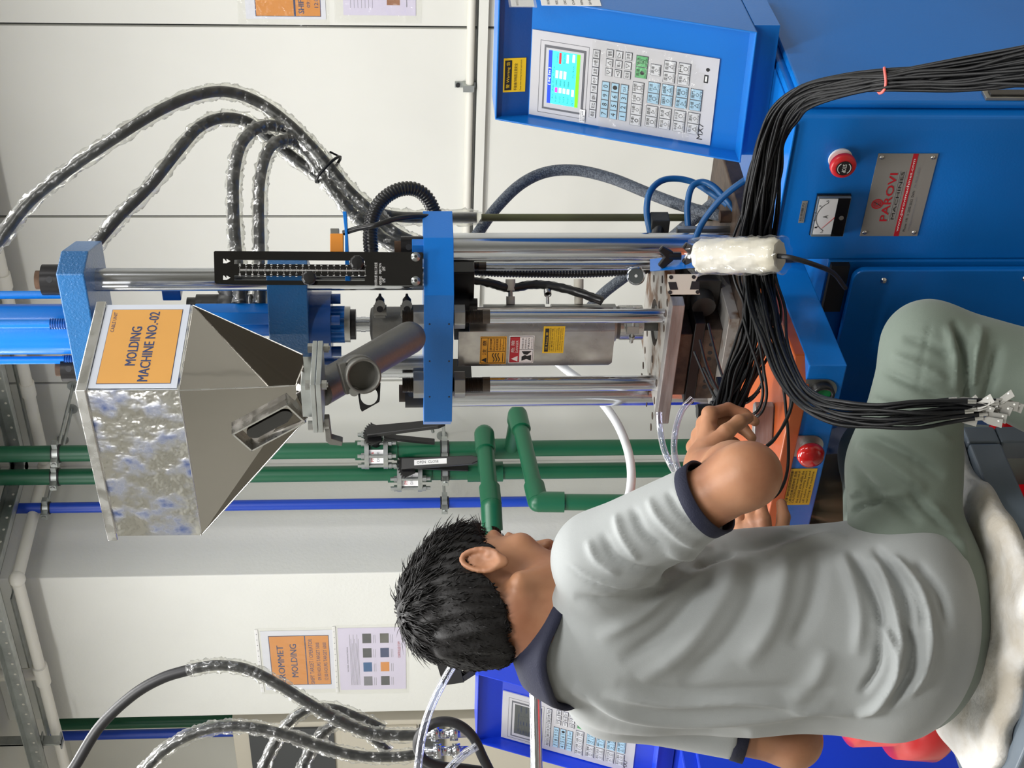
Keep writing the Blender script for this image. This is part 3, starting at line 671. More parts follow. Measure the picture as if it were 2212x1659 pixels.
# caution label (amber)
def stick(fr, tlpx, brpx, mat, par, name='warning_label', base=0.0):
    a0, b1 = fr.pix(*tlpx); a1, b0 = fr.pix(*brpx); m = M(mat); m.fbox(fr, a0, a1, b0, b1, base, base + .0006)
    W, H = a1 - a0, b1 - b0; c = base + .0010
    def R_(u0, u1, v0, v1, mt, cc=0): m.use(mt); m.fbox(fr, a0 + u0 * W, a0 + u1 * W, b1 - v1 * H, b1 - v0 * H, base + .0006, c + cc)
    def T_(s_, u0, u1, v0, v1, mt): m.text(fr, s_, a0 + u0 * W, a0 + u1 * W, b1 - v1 * H, b1 - v0 * H, c + .0006, mt)
    def poly(pts, mt): m.use(mt); m.fprism(fr, [(a0 + u * W, b1 - v * H) for u, v in pts], base + .0006, c + .0006)
    return m, R_, T_, poly, (a0, b1, W, H)
m, R_, T_, PG, _ = stick(frs, (1036, 786), (1095, 727), 'amber', mach)
def outline(R_, u0, u1, v0, v1, mt, t=.018):
    R_(u0, u1, v0, v0 + t, mt); R_(u0, u1, v1 - t, v1, mt); R_(u0, u0 + t, v0, v1, mt); R_(u1 - t, u1, v0, v1, mt)
outline(R_, .03, .97, .03, .97, 'ink_black'); R_(.03, .97, .28, .30, 'ink_black'); R_(.46, .475, .28, .97, 'ink_black')
PG([(.07, .25), (.15, .06), (.23, .25)], 'ink_black'); T_('注 意', .34, .88, .09, .24, 'ink_black')
for v, s_ in ((.36, '請勿碰觸'), (.48, "Don't touch!"), (.60, '高溫高電壓'), (.72, 'High temperature,'), (.84, 'High Pressure!')): T_(s_, .51, .94, v, v + .085, 'ink_black')
for v in (.5, .6, .7):
    pts = [(.1 + .3 * i / 10, v + .035 * math.sin(i / 10 * 6.28)) for i in range(11)]
    PG(pts + [(u, w2 + .03) for u, w2 in pts[::-1]], 'ink_black')
R_(.08, .40, .86, .885, 'ink_black'); m.build('caution_label', mach)
m, R_, T_, PG, _ = stick(frs, (1098, 784), (1155, 725), 'paper_white', mach)
outline(R_, .03, .97, .03, .97, 'ink_black', .012); R_(.03, .97, .03, .42, 'danger_red'); R_(.49, .50, .42, .97, 'ink_black')
PG([(.07, .36), (.17, .10), (.27, .36)], 'ink_white'); T_('危 險', .40, .85, .08, .22, 'ink_white'); T_('DANGER', .40, .85, .27, .36, 'ink_white')
for v, s_ in ((.50, '擠壓注意'), (.62, '請勿將手伸入'), (.74, 'PRESS'), (.86, 'Keep hands clear')): T_(s_, .54, .93, v, v + .075, 'ink_black')
PG([(.10, .52), (.24, .52), (.30, .66), (.26, .74), (.30, .9), (.10, .9), (.16, .72)], 'ink_black'); PG([(.44, .52), (.34, .60), (.32, .74), (.44, .9)], 'ink_black'); m.build('danger_label', mach)
f2 = Frame(frs(0, 0, .012), frs.ex, frs.ey)
m, R_, T_, PG, _ = stick(frs, (1171, 762), (1221, 704), 'yellow', mach, base=.0007)
R_(.06, .92, .08, .26, 'ink_black', .0002); T_('注 Note 意', .14, .80, .115, .225, 'yellow')
for i, s_ in enumerate(('1.加熱料管前須先檢查各部', '位置是否正確', '1.Please check the heater parts', 'before turning on the heating', '2.更換螺桿或維修時 請先停機', '2.Turn off the machine before', 'replacing the screw')): T_(s_, .07, .93 if i % 2 else .96, .30 + i * .095, .36 + i * .095, 'ink_black')
m.build('notice_label', mach)
# dark wrapped heater lead and corrugated conduit beside the barrel
t = tag(M('black_plastic').tube(pixpath([(1022, 606, 2.92), (1060, 612, 2.93), (1100, 622, 2.94), (1150, 615, 2.95), (1195, 618, 2.95), (1250, 632, 2.94), (1300, 650, 2.92)], 5), lambda t_: .0085 if t_ > .1 else .007, 10,
        wob=lambda j, i: .12 * ((j * 7 + i) % 3 - 1)).build('heater_lead'), 'black tape-wrapped heater lead running down beside the barrel', 'cable')
def ribbed(path, r, amp=.12, n=14, mat='black_plastic', per=.006):
    L = [0]
    for a, b in zip(path[:-1], path[1:]): L.append(L[-1] + (b - a).length)
    k = int(L[-1] / per) * 3; out = []; j = 0
    for i in range(k + 1):
        s_ = L[-1] * i / k
        while j < len(path) - 2 and L[j + 1] < s_: j += 1
        f = (s_ - L[j]) / max(L[j + 1] - L[j], 1e-9); out.append(path[j].lerp(path[j + 1], f))
    m = M(mat); m.tube(out, r, n, wob=lambda j, i: (amp, amp, -amp)[j % 3]); return m
tag(ribbed(pixpath([(1015, 585, 3.02), (1100, 589, 3.02), (1250, 590, 3.02), (1345, 586, 3.02), (1420, 580, 3.02)], 8), .0085).build('corrugated_conduit'), 'thin black corrugated conduit hanging behind the rear guide rod', 'conduit')
# ---- nozzle plate, front bar
zp = zat(1452, PY(1452, 660, YFR - .03).x, YFR - .03)
yb0 = YFR - .03
xq1, xq0 = PZ(1452, 660, zp).x, PZ(1416, 917, zp).x
xq1 = PY(1452, 660, yb0).x; xq0 = PY(1420, 916, yb0).x
m = M('worn_steel'); m.box(xq0, xq1, yb0, yb0 + .028, zp - .024, zp); m.build('nozzle_plate_bar', mach, bevel=.0015)
# plate with bores (hole ring built from segments)
yp0, yp1 = yb0 + .028, YFR + .235; xpl, xpr = xq0 + .005, xR - .03
def plate_with_hole(x0, x1, y0, y1, z0, z1, cx, cy, r, mat, n=32):
    m = M(mat); ins = []; outp = []
    for i in range(n):
        a = 2 * math.pi * i / n; dx, dy = math.cos(a), math.sin(a); ins.append((cx + dx * r, cy + dy * r))
        tx = ((x1 if dx > 0 else x0) - cx) / dx if abs(dx) > 1e-9 else 1e9; ty = ((y1 if dy > 0 else y0) - cy) / dy if abs(dy) > 1e-9 else 1e9
        q = min(tx, ty); outp.append((cx + dx * q, cy + dy * q))
    for i in range(n):
        j = (i + 1) % n; a, b, c_, d_ = ins[i], ins[j], outp[j], outp[i]
        vs = [(*a, z0), (*b, z0), (*c_, z0), (*d_, z0), (*a, z1), (*b, z1), (*c_, z1), (*d_, z1)]
        m.add(vs, [(0, 1, 2, 3), (7, 6, 5, 4), (0, 4, 5, 1), (3, 2, 6, 7)])
    for cx_, cy_ in ((x0, y0), (x1, y0), (x0, y1), (x1, y1)):
        i = min(range(n), key=lambda k: -((outp[k][0] - cx) * (cx_ - cx) + (outp[k][1] - cy) * (cy_ - cy)) / math.hypot(outp[k][0] - cx, outp[k][1] - cy))
        for s1 in (-1, 1):
            j = (i + s1) % n; vs = [(*outp[i], z0), (*outp[j], z0), (cx_, cy_, z0), (*outp[i], z1), (*outp[j], z1), (cx_, cy_, z1)]
            m.add(vs, [(0, 1, 2), (5, 4, 3), (1, 4, 5, 2), (0, 2, 5, 3)])
    return m
m = plate_with_hole(xpl, xpr, yp0, yp1, zp - .02, zp - .001, XC, YC, rb_ * 1.25, 'rusty_plate'); m.build('nozzle_plate', mach)
m = M('grimy')
for dx in (-.16, -.12, -.075, .06, .095, .12, -.19):
    for dy in (.02, .09, .17): m.cyl((XC + dx + .02 * dy, yp0 + dy, zp - .0015), (XC + dx + .02 * dy, yp0 + dy, zp - .0002), .0075, n=16)
m.build('bolt_hole', mach, kind='stuff')
m = M('black_ox'); m.cyl((XC, YC, zp - .03), (XC, YC, zp - .004), rb_ * .9, n=30); m.build('nozzle_seat', mach)
# blue sensor bracket with two wing knobs and a beige cover plate
brF = (PD(1402, 588, 2.70), PD(1502, 580, 2.66)); d_ = brF[1] - brF[0]
frb = Frame(PD(1402, 590, 2.72), V((.45, .89, 0)), V((.72, -.36, .55)))
m = M('blue'); pbx = [PD(1403, 586, 2.70), PD(1403, 560, 2.76), PD(1498, 548, 2.70), PD(1510, 577, 2.64)]
m.prism(pbx, V((0, 0, -.012)) + V((-.3, -.2, 0)) * .0); m.build('sensor_bracket', mach, bevel=.001)
for px, py, dd in ((1444, 553, 2.69), (1496, 546, 2.67)):
    p = PD(px, py, dd); m = M('black_plastic'); m.cyl(p, p + V((0, 0, -.022)), .007); fr = Frame(p, (.9, .4, .1), (0, 0, 1)); m.fprism(fr, [(-.022, .012), (-.008, -.008), (.008, -.008), (.02, .01), (.012, .018), (0, .008), (-.014, .02)], -.005, .005); m.build('wing_knob', mach, bevel=.002)
nn = V((.60, -.80, 0)).normalized(); pp = PD(1475, 610, 2.66)
frc, Wc, Hc = plane_frame(pp, nn, (1512, 636), (1512, 592), (1442, 640))
m = M('ceramic'); m.fprism(frc, [(0, 0), (Wc * .36, .004), (Wc * .44, .012), (Wc, Hc * .03), (Wc, Hc * .25), (Wc, Hc), (.2 * Wc, Hc), (0, Hc * .9), (0, Hc * .62), (Wc * .0, Hc * .2)], 0, .002)
m.use('ink_black'); m.fprism(frc, [(Wc * .24, Hc * .68), (Wc * .62, Hc * .74), (Wc * .62, Hc * .99), (Wc * .24, Hc * .93)], .002, .0026); m.fprism(frc, [(Wc * .24, Hc * .02), (Wc * .62, Hc * .02), (Wc * .66, Hc * .26), (Wc * .24, Hc * .32)], .002, .0026)
for a_, b_ in ((.12, .08), (.12, .93), (.86, .90), (.86, .2)): m.cyl(frc(Wc * a_, Hc * b_, .002), frc(Wc * a_, Hc * b_, .003), .0035, n=12)
m.build('sensor_cover', mach, bevel=.0008)
p = PD(1374, 596, 2.95); m = M('chrome'); dg_ = (CAM - p).normalized(); m.lathe(p, dg_, [(-.02, .016), (0, .018), (.004, .018), (.005, .015)], 28); m.use('screen_off').cyl(p + dg_ * .005, p + dg_ * .0056, .0150, n=24); m.use('ink_white').cyl(p + dg_ * .005, p + dg_ * .0060, .0030, n=12); m.build('pressure_gauge', mach)
# ---- bed, mould
zbed = zat(1592, xR, YC - .06)
xbd0, xbd1 = xL - .12, xR + .085
m = M('grimy'); m.box(xbd0, xbd1, YFR - .08, YFR + .36, zbed - .05, zbed); m.build('bed_plate', mach, bevel=.003)
m = M('rust'); m.box(xbd0, xbd1, YFR - .12, YFR - .08, zbed - .05, zbed - .012); m.build('bed_edge', mach, bevel=.003)
m = M('rusty_plate'); m.box(XC - .13, XC + .12, YFR - .03, YFR + .12, zbed, zbed + .02); m.build('mould_base', mach, bevel=.001)
m = M('grimy'); m.box(XC - .10, XC + .07, YFR + .0, YFR + .14, zbed + .02, zbed + .055); m.use('ink_black')
for i in range(4):
    for dx in (-.07, -.055): m.cyl((XC + dx + i * .035, YFR - .0004, zbed + .038), (XC + dx + i * .035, YFR + .01, zbed + .038), .0045, n=12)
m.build('lower_mould', mach, bevel=.002)
m = M('black_ox'); m.box(XC - .11, XC + .09, YFR - .005, YFR + .15, zbed + .055, zbed + .075); m.use('grimy').box(XC - .09, XC + .06, YFR + .0, YFR + .14, zbed + .075, zbed + .10); m.build('upper_mould', mach, bevel=.002)
m = M('cast_dark'); m.box(XC + .07, XC + .14, YFR + .06, YFR + .12, zbed + .02, zbed + .085); m.cyl((XC + .10, YFR + .03, zbed + .055), (XC + .10, YFR + .06, zbed + .055), .022); m.build('ejector_block', mach, bevel=.003)
m = M('steel'); m.box(XC + .09, XC + .2, YFR + .14, YFR + .15, zbed, zbed + .10); m.build('rear_guard', mach)
for px, py, dd in ((1530, 888, 2.42), (1575, 468, 2.86)):
    p = PD(px, py, dd); m = M('black_ox' if py > 600 else 'rust'); k_ = dd / F_PX
    m.cyl(p + V((0, 0, .018)), p + V((0, 0, -.004)), .0115, n=20); m.cyl(p + V((0, 0, -.004)), p + V((0, 0, -.016)), .0165, n=20); m.prism([p + V((-.035, -.02, -.034)), p + V((.03, -.02, -.034)), p + V((.03, .05, -.034)), p + V((-.035, .05, -.034))], V((0, 0, .018))); m.build('mould_clamp', mach, bevel=.002)

# ---- blue cabinet (base)
YF = 2.0; XK = PY(1750, 251, YF).x
zct = zat(1717, PY(1717, 273, YF).x, YF)
xkl = PY(1900, 561, YF).x
m = M('blue'); m.box(xkl, XK, YF, YF + .75, .06, zct - .0015); m.build('cabinet_body', mach, bevel=.004)
m = M('blue'); m.box(xkl - .001, XK - .012, YF - .004, YF + .74, zct - .0015, zct + .0015); m.build('cabinet_top', mach, bevel=.001)
# side door on the right flank
pt = PX(1747, 253, XK + .012); pt2 = PX(1648, 0, XK + .012)
m = M('blue'); dz0 = pt.z; m.box(XK + .001, XK + .014, YF + .02, YF + .72, .1, (pt.z + pt2.z) / 2); m.build('side_door', mach, bevel=.005, seg=3)
m = M('steel'); p = PX(2165, 207, XK + .016); m.box(XK + .014, XK + .02, p.y - .012, p.y + .012, p.z - .07, p.z + .03); m.use('black_gloss').box(XK + .02, XK + .023, p.y - .008, p.y + .008, p.z - .035, p.z + .022); m.use('danger_red').box(XK + .02, XK + .0225, p.y - .008, p.y + .008, p.z - .065, p.z - .036); m.build('door_latch', mach, bevel=.001)
# lower front
xr2 = PY(1990, 1003, YF - .015).x
m = M('blue'); m.box(xr2, xkl - .001, YF + .0, YF + .72, .06, zat(1790, xkl, YF)); m.build('base_body', mach, bevel=.003)
m = M('blue'); zl = zat(1838, xkl - .02, YF - .01)
frl = Frame((xr2 + .002, YF - .0125, .1), (1, 0, 0), (0, 0, 1)); wl = xkl - xr2 - .006; hl = zl - .1; ab = []
for cx_, cy_, a0 in ((wl - .02, hl - .02, 0), (.03, hl - .02, 90), (.01, .01, 180), (wl - .01, .01, 270)):
    for i in range(7): a = math.radians(a0 + 15 * i); rr = .02 if cy_ > .1 else .01; ab.append((cx_ + math.cos(a) * rr, cy_ + math.sin(a) * rr))
m.fprism(frl, ab, 0, .0125); m.build('front_cover', mach, bevel=.002)
for px, py in ((1905, 596), (2210, 592), (1803, 982)):
    a_, b_ = frl.pix(px, py); m = M('steel_bright'); m.lathe(frl(a_, b_, .0), frl.n, [(0, .006), (.002, .0055), (.004, .003), (.0042, .0)] if 0 else [(.0125, .0058), (.015, .005), (.0168, .002)], 16); m.build('cover_screw', mach)
m, R_, T_, PG, _ = stick(frl, (1880, 872), (1935, 718), 'paper_white', mach, base=.0125)
a0, b1 = frl.pix(1872, 868); a1, b0 = frl.pix(1930, 722)
m = M('aluminium_plate'); m.fbox(frl, a0, a1, b0 - .02, b1, .0125, .0135); W, H = a1 - a0, b1 - b0 + .02
m.use('ink_black'); 
for u0, u1, v0, v1 in ((.04, .96, .08, .11), (.04, .06, .08, 1), (.94, .96, .08, 1)): m.fbox(frl, a0 + u0 * W, a0 + u1 * W, b1 - v1 * H, b1 - v0 * H, .0135, .0138)
m.text(frl, '非專業人員請勿開啟', a0 + .2 * W, a0 + .9 * W, b1 - .42 * H, b1 - .26 * H, .014); m.text(frl, 'MACHINE TOOL', a0 + .34 * W, a0 + .9 * W, b1 - .60 * H, b1 - .52 * H, .014)
m.fprism(frl, [(a0 + .08 * W, b1 - .42 * H), (a0 + .13 * W, b1 - .24 * H), (a0 + .18 * W, b1 - .42 * H)], .0135, .014); m.build('notice_plate', mach)
m = M('ink_black'); xk2 = xkl - .03; m.box(xkl - .1, xkl - .004, YF - .011, YF - .0005, zl + .004, zat(1790, xkl, YF) - .004); m.build('gap_shade', mach)  # solid black block stands in for the shade inside the gap
# front face items
frf = Frame((xkl, YF - .0005, 0), (1, 0, 0), (0, 0, 1))
a_, b_ = frf.pix(1815, 343); m = M('stop_red'); c = frf(a_, b_, 0)
m.use('paper_white').lathe(c, frf.n, [(0, .019), (.004, .019)], 30); m.use('stop_red').lathe(c, frf.n, [(.003, .012), (.014, .0135), (.016, .0205), (.022, .0205), (.026, .018), (.027, .0135)], 36)
m.use('ink_black').cyl(c + frf.n * .0265, c + frf.n * .028, .0125, n=30)
ft = Frame(c + frf.n * .0281, -frf.ex, -frf.ey); m.text(ft, '*STOP', -.0075, .0075, -.0032, .0032, .0003, 'ink_white')
for s1 in (1, -1):
    pts = [(math.cos(a) * .0108, s1 * math.sin(a) * .0108) for a in [math.radians(35 + i * 11) for i in range(11)]] + [(math.cos(a) * .0096, s1 * math.sin(a) * .0096) for a in [math.radians(145 - i * 11) for i in range(11)]]
    m.fprism(ft, pts, 0, .0003)
m.build('stop_button', mach)
# ammeter
a0, b1 = frf.pix(1747, 505); a1, b0 = frf.pix(1838, 418); m = M('black_gloss'); W, H = a1 - a0, b1 - b0
m.fbox(frf, a0, a1, b0, b1, 0, .004); m.use('glass_grey').fbox(frf, a0 + .02 * W, a1 - .02 * W, b0 + .02 * H, b1 - .02 * H, .004, .010)
m.use('paper_white').fbox(frf, a0 + .08 * W, a0 + .95 * W, b0 + .40 * H, b1 - .06 * H, .010, .0105); m.use('black_gloss').fbox(frf, a0 + .04 * W, a0 + .97 * W, b0 + .04 * H, b0 + .40 * H, .010, .0115)
ca, cb = a0 + .52 * W, b0 + .38 * H; m.use('ink_black'); R1 = .40 * W
pts = [(ca + math.cos(a) * R1, cb + math.sin(a) * R1) for a in [math.radians(150 - i * 6) for i in range(21)]] + [(ca + math.cos(a) * (R1 - .0007), cb + math.sin(a) * (R1 - .0007)) for a in [math.radians(30 + i * 6) for i in range(21)]]
m.fprism(frf, pts, .0105, .0108)
for i, s_ in enumerate(('0', '1', '2', '3', '4', '5')):
    a = math.radians(150 - i * 24); u, v_ = ca + math.cos(a) * R1 * 1.12, cb + math.sin(a) * R1 * 1.12; m.text(frf, s_, u - .0014, u + .0014, v_ - .002, v_ + .002, .0109)
    m.fprism(frf, [(ca + math.cos(a + e) * q, cb + math.sin(a + e) * q) for e, q in ((-.01, R1), (.01, R1), (.01, R1 * 1.05), (-.01, R1 * 1.05))], .0105, .0108)
m.text(frf, 'A', ca - .003, ca + .003, cb + .012, cb + .020, .0109)
m.use('stop_red').fprism(frf, [(ca - .0004, cb - .0004), (ca + .0004, cb + .0004), (ca + math.cos(2.45) * R1 * .98, cb + math.sin(2.45) * R1 * .98)], .0108, .0112)
m.use('steel').cyl(frf(a0 + .5 * W, b0 + .2 * H, .0115), frf(a0 + .5 * W, b0 + .2 * H, .0122), .004, n=16); m.build('ammeter', mach, bevel=.0006)
a0, b1 = frf.pix(1724, 481); a1, b0 = frf.pix(1745, 434); m = M('aluminium_plate'); m.fbox(frf, a0, a1, b0, b1, 0, .0006); W, H = a1 - a0, b1 - b0
m.text(frf, '比例壓力', a0 + .1 * W, a0 + .9 * W, b0 + .5 * H, b0 + .9 * H, .0009, 'ink_black'); m.text(frf, 'Proportional pressure', a0 + .08 * W, a0 + .92 * W, b0 + .12 * H, b0 + .34 * H, .0009); m.build('meter_tag', mach)
# maker's plate
a0, b1 = frf.pix(1857, 509); a1, _ = frf.pix(1896, 331); _, b0 = frf.pix(1981, 509)
m = M('aluminium_plate'); m.fbox(frf, a0, a1, b0, b1, 0, .0012); W, H = a1 - a0, b1 - b0; c = .0016
def Tn(s_, u0, u1, v0, v1, mt): m.text(frf, s_, a0 + u0 * W, a0 + u1 * W, b1 - v1 * H, b1 - v0 * H, c, mt)
m.use('danger_red').fbox(frf, a0, a1, b1 - .67 * H, b1 - .585 * H, .0012, .0015)
Tn('*PAROVI', .19, .77, .27, .40, 'danger_red'); Tn('MACHINES', .21, .79, .46, .51, 'ink_black')
m.use('ink_grey').fbox(frf, a0 + .19 * W, a0 + .80 * W, b1 - .438 * H, b1 - .433 * H, .0012, .0015); m.fbox(frf, a0 + .19 * W, a0 + .80 * W, b1 - .535 * H, b1 - .53 * H, .0012, .0015)
Tn('www.parovimachines.com', .06, .94, .60, .655, 'ink_white'); Tn('Phone: +91 11 2502-2022  Delhi', .06, .56, .72, .76, 'ink_black'); Tn('info@parovimachines.com', .07, .48, .80, .84, 'ink_grey'); Tn('Mr. 98181-58509', .60, .84, .72, .76, 'ink_grey')
cx_, cy_ = a0 + .40 * W, b1 - .17 * H
for r0_, r1_, mt in ((.0095, .0072, 'danger_red'), (.0062, .0046, 'danger_red'), (.0036, .0022, 'danger_red')):
    n_ = 24; m.use(mt); vs = []; fs = []
    for i in range(n_): a = 2 * math.pi * i / n_; vs += [frf(cx_ + math.cos(a) * r0_, cy_ + math.sin(a) * r0_, c), frf(cx_ + math.cos(a) * r1_, cy_ + math.sin(a) * r1_, c)]
    for i in range(n_): j = (i + 1) % n_; fs.append((2 * i, 2 * j, 2 * j + 1, 2 * i + 1))
    m.add(vs, fs)
m.use('ink_black').fprism(frf, [(cx_ - .004, cy_ - .0065), (cx_ - .0032, cy_ - .0065), (cx_ + .0045, cy_ + .006), (cx_ + .0037, cy_ + .0062)], .0012, c + .0002)
m.build('maker_plate', mach)
for u, v_ in ((.045, .07), (.955, .07), (.045, .93), (.955, .93)):
    m = M('steel_bright'); m.lathe(frf(a0 + u * W, b1 - v_ * H, .0012), frf.n, [(0, .0036), (.0012, .003), (.0018, .0)], 14); m.build('rivet', mach)

# ---- work tray and button console in front of the bed
YT0 = 1.70; ztr = zat(1742, PY(1742, 792, YT0).x, YT0)
xA = PY(1742, 790, YT0).x; xB = xkl - .004; xD = XC - .30
zco = zat(1829, PY(1829, 797, YT0).x, YT0)
yj = YF - .001
m = M('blue'); outl = [(xD, YT0), (xA, YT0), (xB, yj), (xD, yj)]
m.prism([(x, y, zco) for x, y in outl], V((0, 0, ztr - .004 - zco))); m.build('button_console', mach, bevel=.002)
m = M('orange'); m.prism([(xD, YT0 + .02, ztr - .012), (xA - .02, YT0 + .02, ztr - .012), (xB - .015, yj, ztr - .012), (xbd1 - .01, YFR - .13, ztr - .012), (xD, YFR - .13, ztr - .012)], V((0, 0, .010)))
# raised lip, with a clipped corner
lip = [(xD, YT0 - .004), (xA - .035, YT0 - .004), (xA - .004, YT0 + .03), (xB - .002, yj)]
lin_ = [(xD, YT0 + .008), (xA - .04, YT0 + .008), (xA - .016, YT0 + .035), (xB - .014, yj)]
for i in range(3):
    m.prism([(*lip[i], ztr - .010), (*lip[i + 1], ztr - .010), (*lin_[i + 1], ztr - .010), (*lin_[i], ztr - .010)], V((0, 0, .022)))
m.build('orange_tray', mach, bevel=.002)
frt = Frame((xA, YT0 - .0005, zco), (1, 0, 0), (0, 0, 1))
for (px, py, kind) in ((1773, 842, 'g'), (1745, 962, 'r')):
    a_, b_ = frt.pix(px, py); m = M('steel'); c = frt(a_, b_, 0); r = .022
    m.fprism(frt, [(a_ + math.cos(t_) * r, b_ - .002 + math.sin(t_) * r) for t_ in [math.pi + i * math.pi / 14 for i in range(15)]] + [(a_ + r, b_ + .026), (a_ - r, b_ + .026)], 0, .002)
    if kind == 'g':
        m.use('black_plastic').lathe(c, frt.n, [(.002, .0185), (.014, .0185), (.016, .017), (.016, .0135), (.008, .013)], 32); m.use('button_green').cyl(c, c + frt.n * .010, .0132, n=28); m.build('green_button', mach)
    else:
        m.use('steel').cyl(c, c + frt.n * .02, .012, n=20); m.use('button_red').lathe(c, frt.n, [(.014, .014), (.016, .0205), (.022, .0215), (.030, .019), (.034, .012), (.0355, .0)], 36); m.build('red_mushroom_button', mach)
a0, b1 = frt.pix(1690, 1083); a1, b0 = frt.pix(1752, 1015)
a0, _ = frt.pix(1715, 1090); a1, _ = frt.pix(1735, 1012); _, b1 = frt.pix(1694, 1050); _, b0 = frt.pix(1757, 1050); b1 = min(b1, ztr - zco - .006); b0 = max(b0, .003)
m = M('yellow_dim'); m.fbox(frt, a0, a1, b0, b1, 0, .0006); W, H = a1 - a0, b1 - b0
for i, s_ in enumerate(('注意 操作前請詳閱說明書', '1.請勿在模具間伸手 危險', 'CAUTION Keep hands out of', 'the mould area while the', 'machine is running. Switch', 'off before cleaning and', 'servicing the machine.')): m.text(frt, s_, a0 + .06 * W, a0 + .94 * W, b1 - (.13 + i * .12) * H - .004, b1 - (.13 + i * .12) * H + .0005, .0009, 'ink_black')
m.build('caution_label', mach)
# bright steel angle block lying on the tray
p = PD(1650, 910, 2.36); fr = Frame(PZ(1668, 960, ztr), PZ(1672, 878, ztr) - PZ(1668, 960, ztr), V((0, 1, 0)))
m = M('worn_steel'); L_ = (PZ(1672, 878, ztr) - PZ(1668, 960, ztr)).length; m.fprism(fr, [(0, 0), (L_, 0), (L_ + .006, .008), (L_, .02), (0, .02)], .0, .03); m.use('rust').fbox(fr, .01, .02, .02, .06, .004, .014)
tag(m.build('steel_block', bevel=.0015), 'worn steel T-shaped block standing on the orange tray beside the hand', 'tool')
# wrapped handle
w0 = PD(1508, 553, 2.32); w1 = PD(1684, 551, 2.24)
random.seed(3)
axis = [w0.lerp(w1, i / 26) for i in range(27)]
m = M('tape_dirty'); m.tube(axis, lambda t_: .0265 * (1 - .12 * abs(t_ - .5)) * (0.86 if t_ < .03 or t_ > .97 else 1), 28, wob=lambda j, i: .05 * math.sin(i * 1.9 + j * .7) + random.uniform(-.03, .03))
tape = tag(m.build('wrapped_post'), 'white plastic-wrapped upright post in front of the black cables', 'post')
m = M('film_thin'); m.tube([w0.lerp(w1, -.05 + 1.1 * i / 20) for i in range(21)], .0285, 20, caps=False, wob=lambda j, i: .06 * math.sin(i * 2.3 + j * 1.3) + random.uniform(-.05, .05)); m.add([PD(1505, 560, 2.3), PD(1530, 508, 2.31), PD(1562, 505, 2.31), PD(1570, 520, 2.31)], [(0, 1, 2, 3)]); m.add([PD(1540, 590, 2.28), PD(1560, 596, 2.28), PD(1576, 618, 2.28), PD(1570, 622, 2.28)], [(0, 1, 2, 3)])
m.build('loose_film', tape)
m = M('rubber'); m.tube(pixpath([(1680, 553, 2.235), (1710, 557, 2.22), (1760, 572, 2.24), (1800, 590, 2.3), (1826, 622, 2.36)], 6), .0038, 8); tag(m.build('handle_cord'), 'thin dark cord leaving the bottom of the plastic-wrapped post', 'cable')

# ================================================================ control box with keypad
tilt = math.radians(22)
pb_ = PD(1600, 352, 2.52); zbx = pb_.z
bl = pb_; br = PZ(1637, 70, zbx)
ebx = (br - bl).normalized(); nb = (V((0, 0, 1)).cross(ebx)) * -1
nb = V((ebx.y, -ebx.x, 0)); nrm = (nb * math.cos(tilt) + V((0, 0, 1)) * math.sin(tilt)).normalized()
if nb.dot(CAM - bl) < 0: nb = -nb; nrm = (nb * math.cos(tilt) + V((0, 0, 1)) * math.sin(tilt)).normalized()
fb = Frame(bl, ebx, V((0, 0, 1)) * math.cos(tilt) - nb * math.sin(tilt))
Wb = (br - bl).length; Hb = fb.pix(1068, 309)[1]; Hb = (Hb + fb.pix(1076, 27)[1]) / 2
box = thing('control_box', 'blue sloping control box with a lit screen and grey keypad on the cabinet', 'control panel', bl + ebx * Wb / 2 - nb * .1)
DP = .035
m = M('blue'); rim = .003
# side skins: left, right, top, bottom ; body behind
back = -nb * .19
def skin(poly, ext): m.prism(poly, ext)
tl = fb(0, Hb); tr = fb(Wb, Hb)
skin([bl, tl, V((tl.x, tl.y, tl.z)) - nb * .10, bl - nb * (.10 + math.tan(tilt) * Hb * math.cos(tilt))], ebx * rim)
skin([br, tr, tr - nb * .10, br - nb * (.10 + math.sin(tilt) * Hb)], -ebx * rim)
skin([tl, tr, tr - nb * .10, tl - nb * .10], V((0, 0, -rim)))
skin([bl, br, br - nb * .25, bl - nb * .25], V((0, 0, rim)))
m.build('case', box, bevel=.0012)
f3 = Frame(fb(0, 0, -DP), fb.ex, fb.ey)
kq = [f3.pix(*q) for q in ((1137, 253), (1157, 70), (1560, 120), (1532, 303))]
bfold = (kq[0][1] + kq[1][1]) / 2 + .002
m = M('blue'); m.fbox(f3, rim, Wb - rim, rim, bfold, -.003, 0); m.use('blue_dark')  # upper strip in darker blue: shade of the recess put into its colour
pA, pB = f3(rim, bfold, 0), f3(Wb - rim, bfold, 0); tz = tl.z - rim
up = V((0, 0, 1)) * (tz - pA.z) + nb * .006
m.prism([pA, pB, pB + up, pA + up], -nb * .003); m.build('face_panel', box)
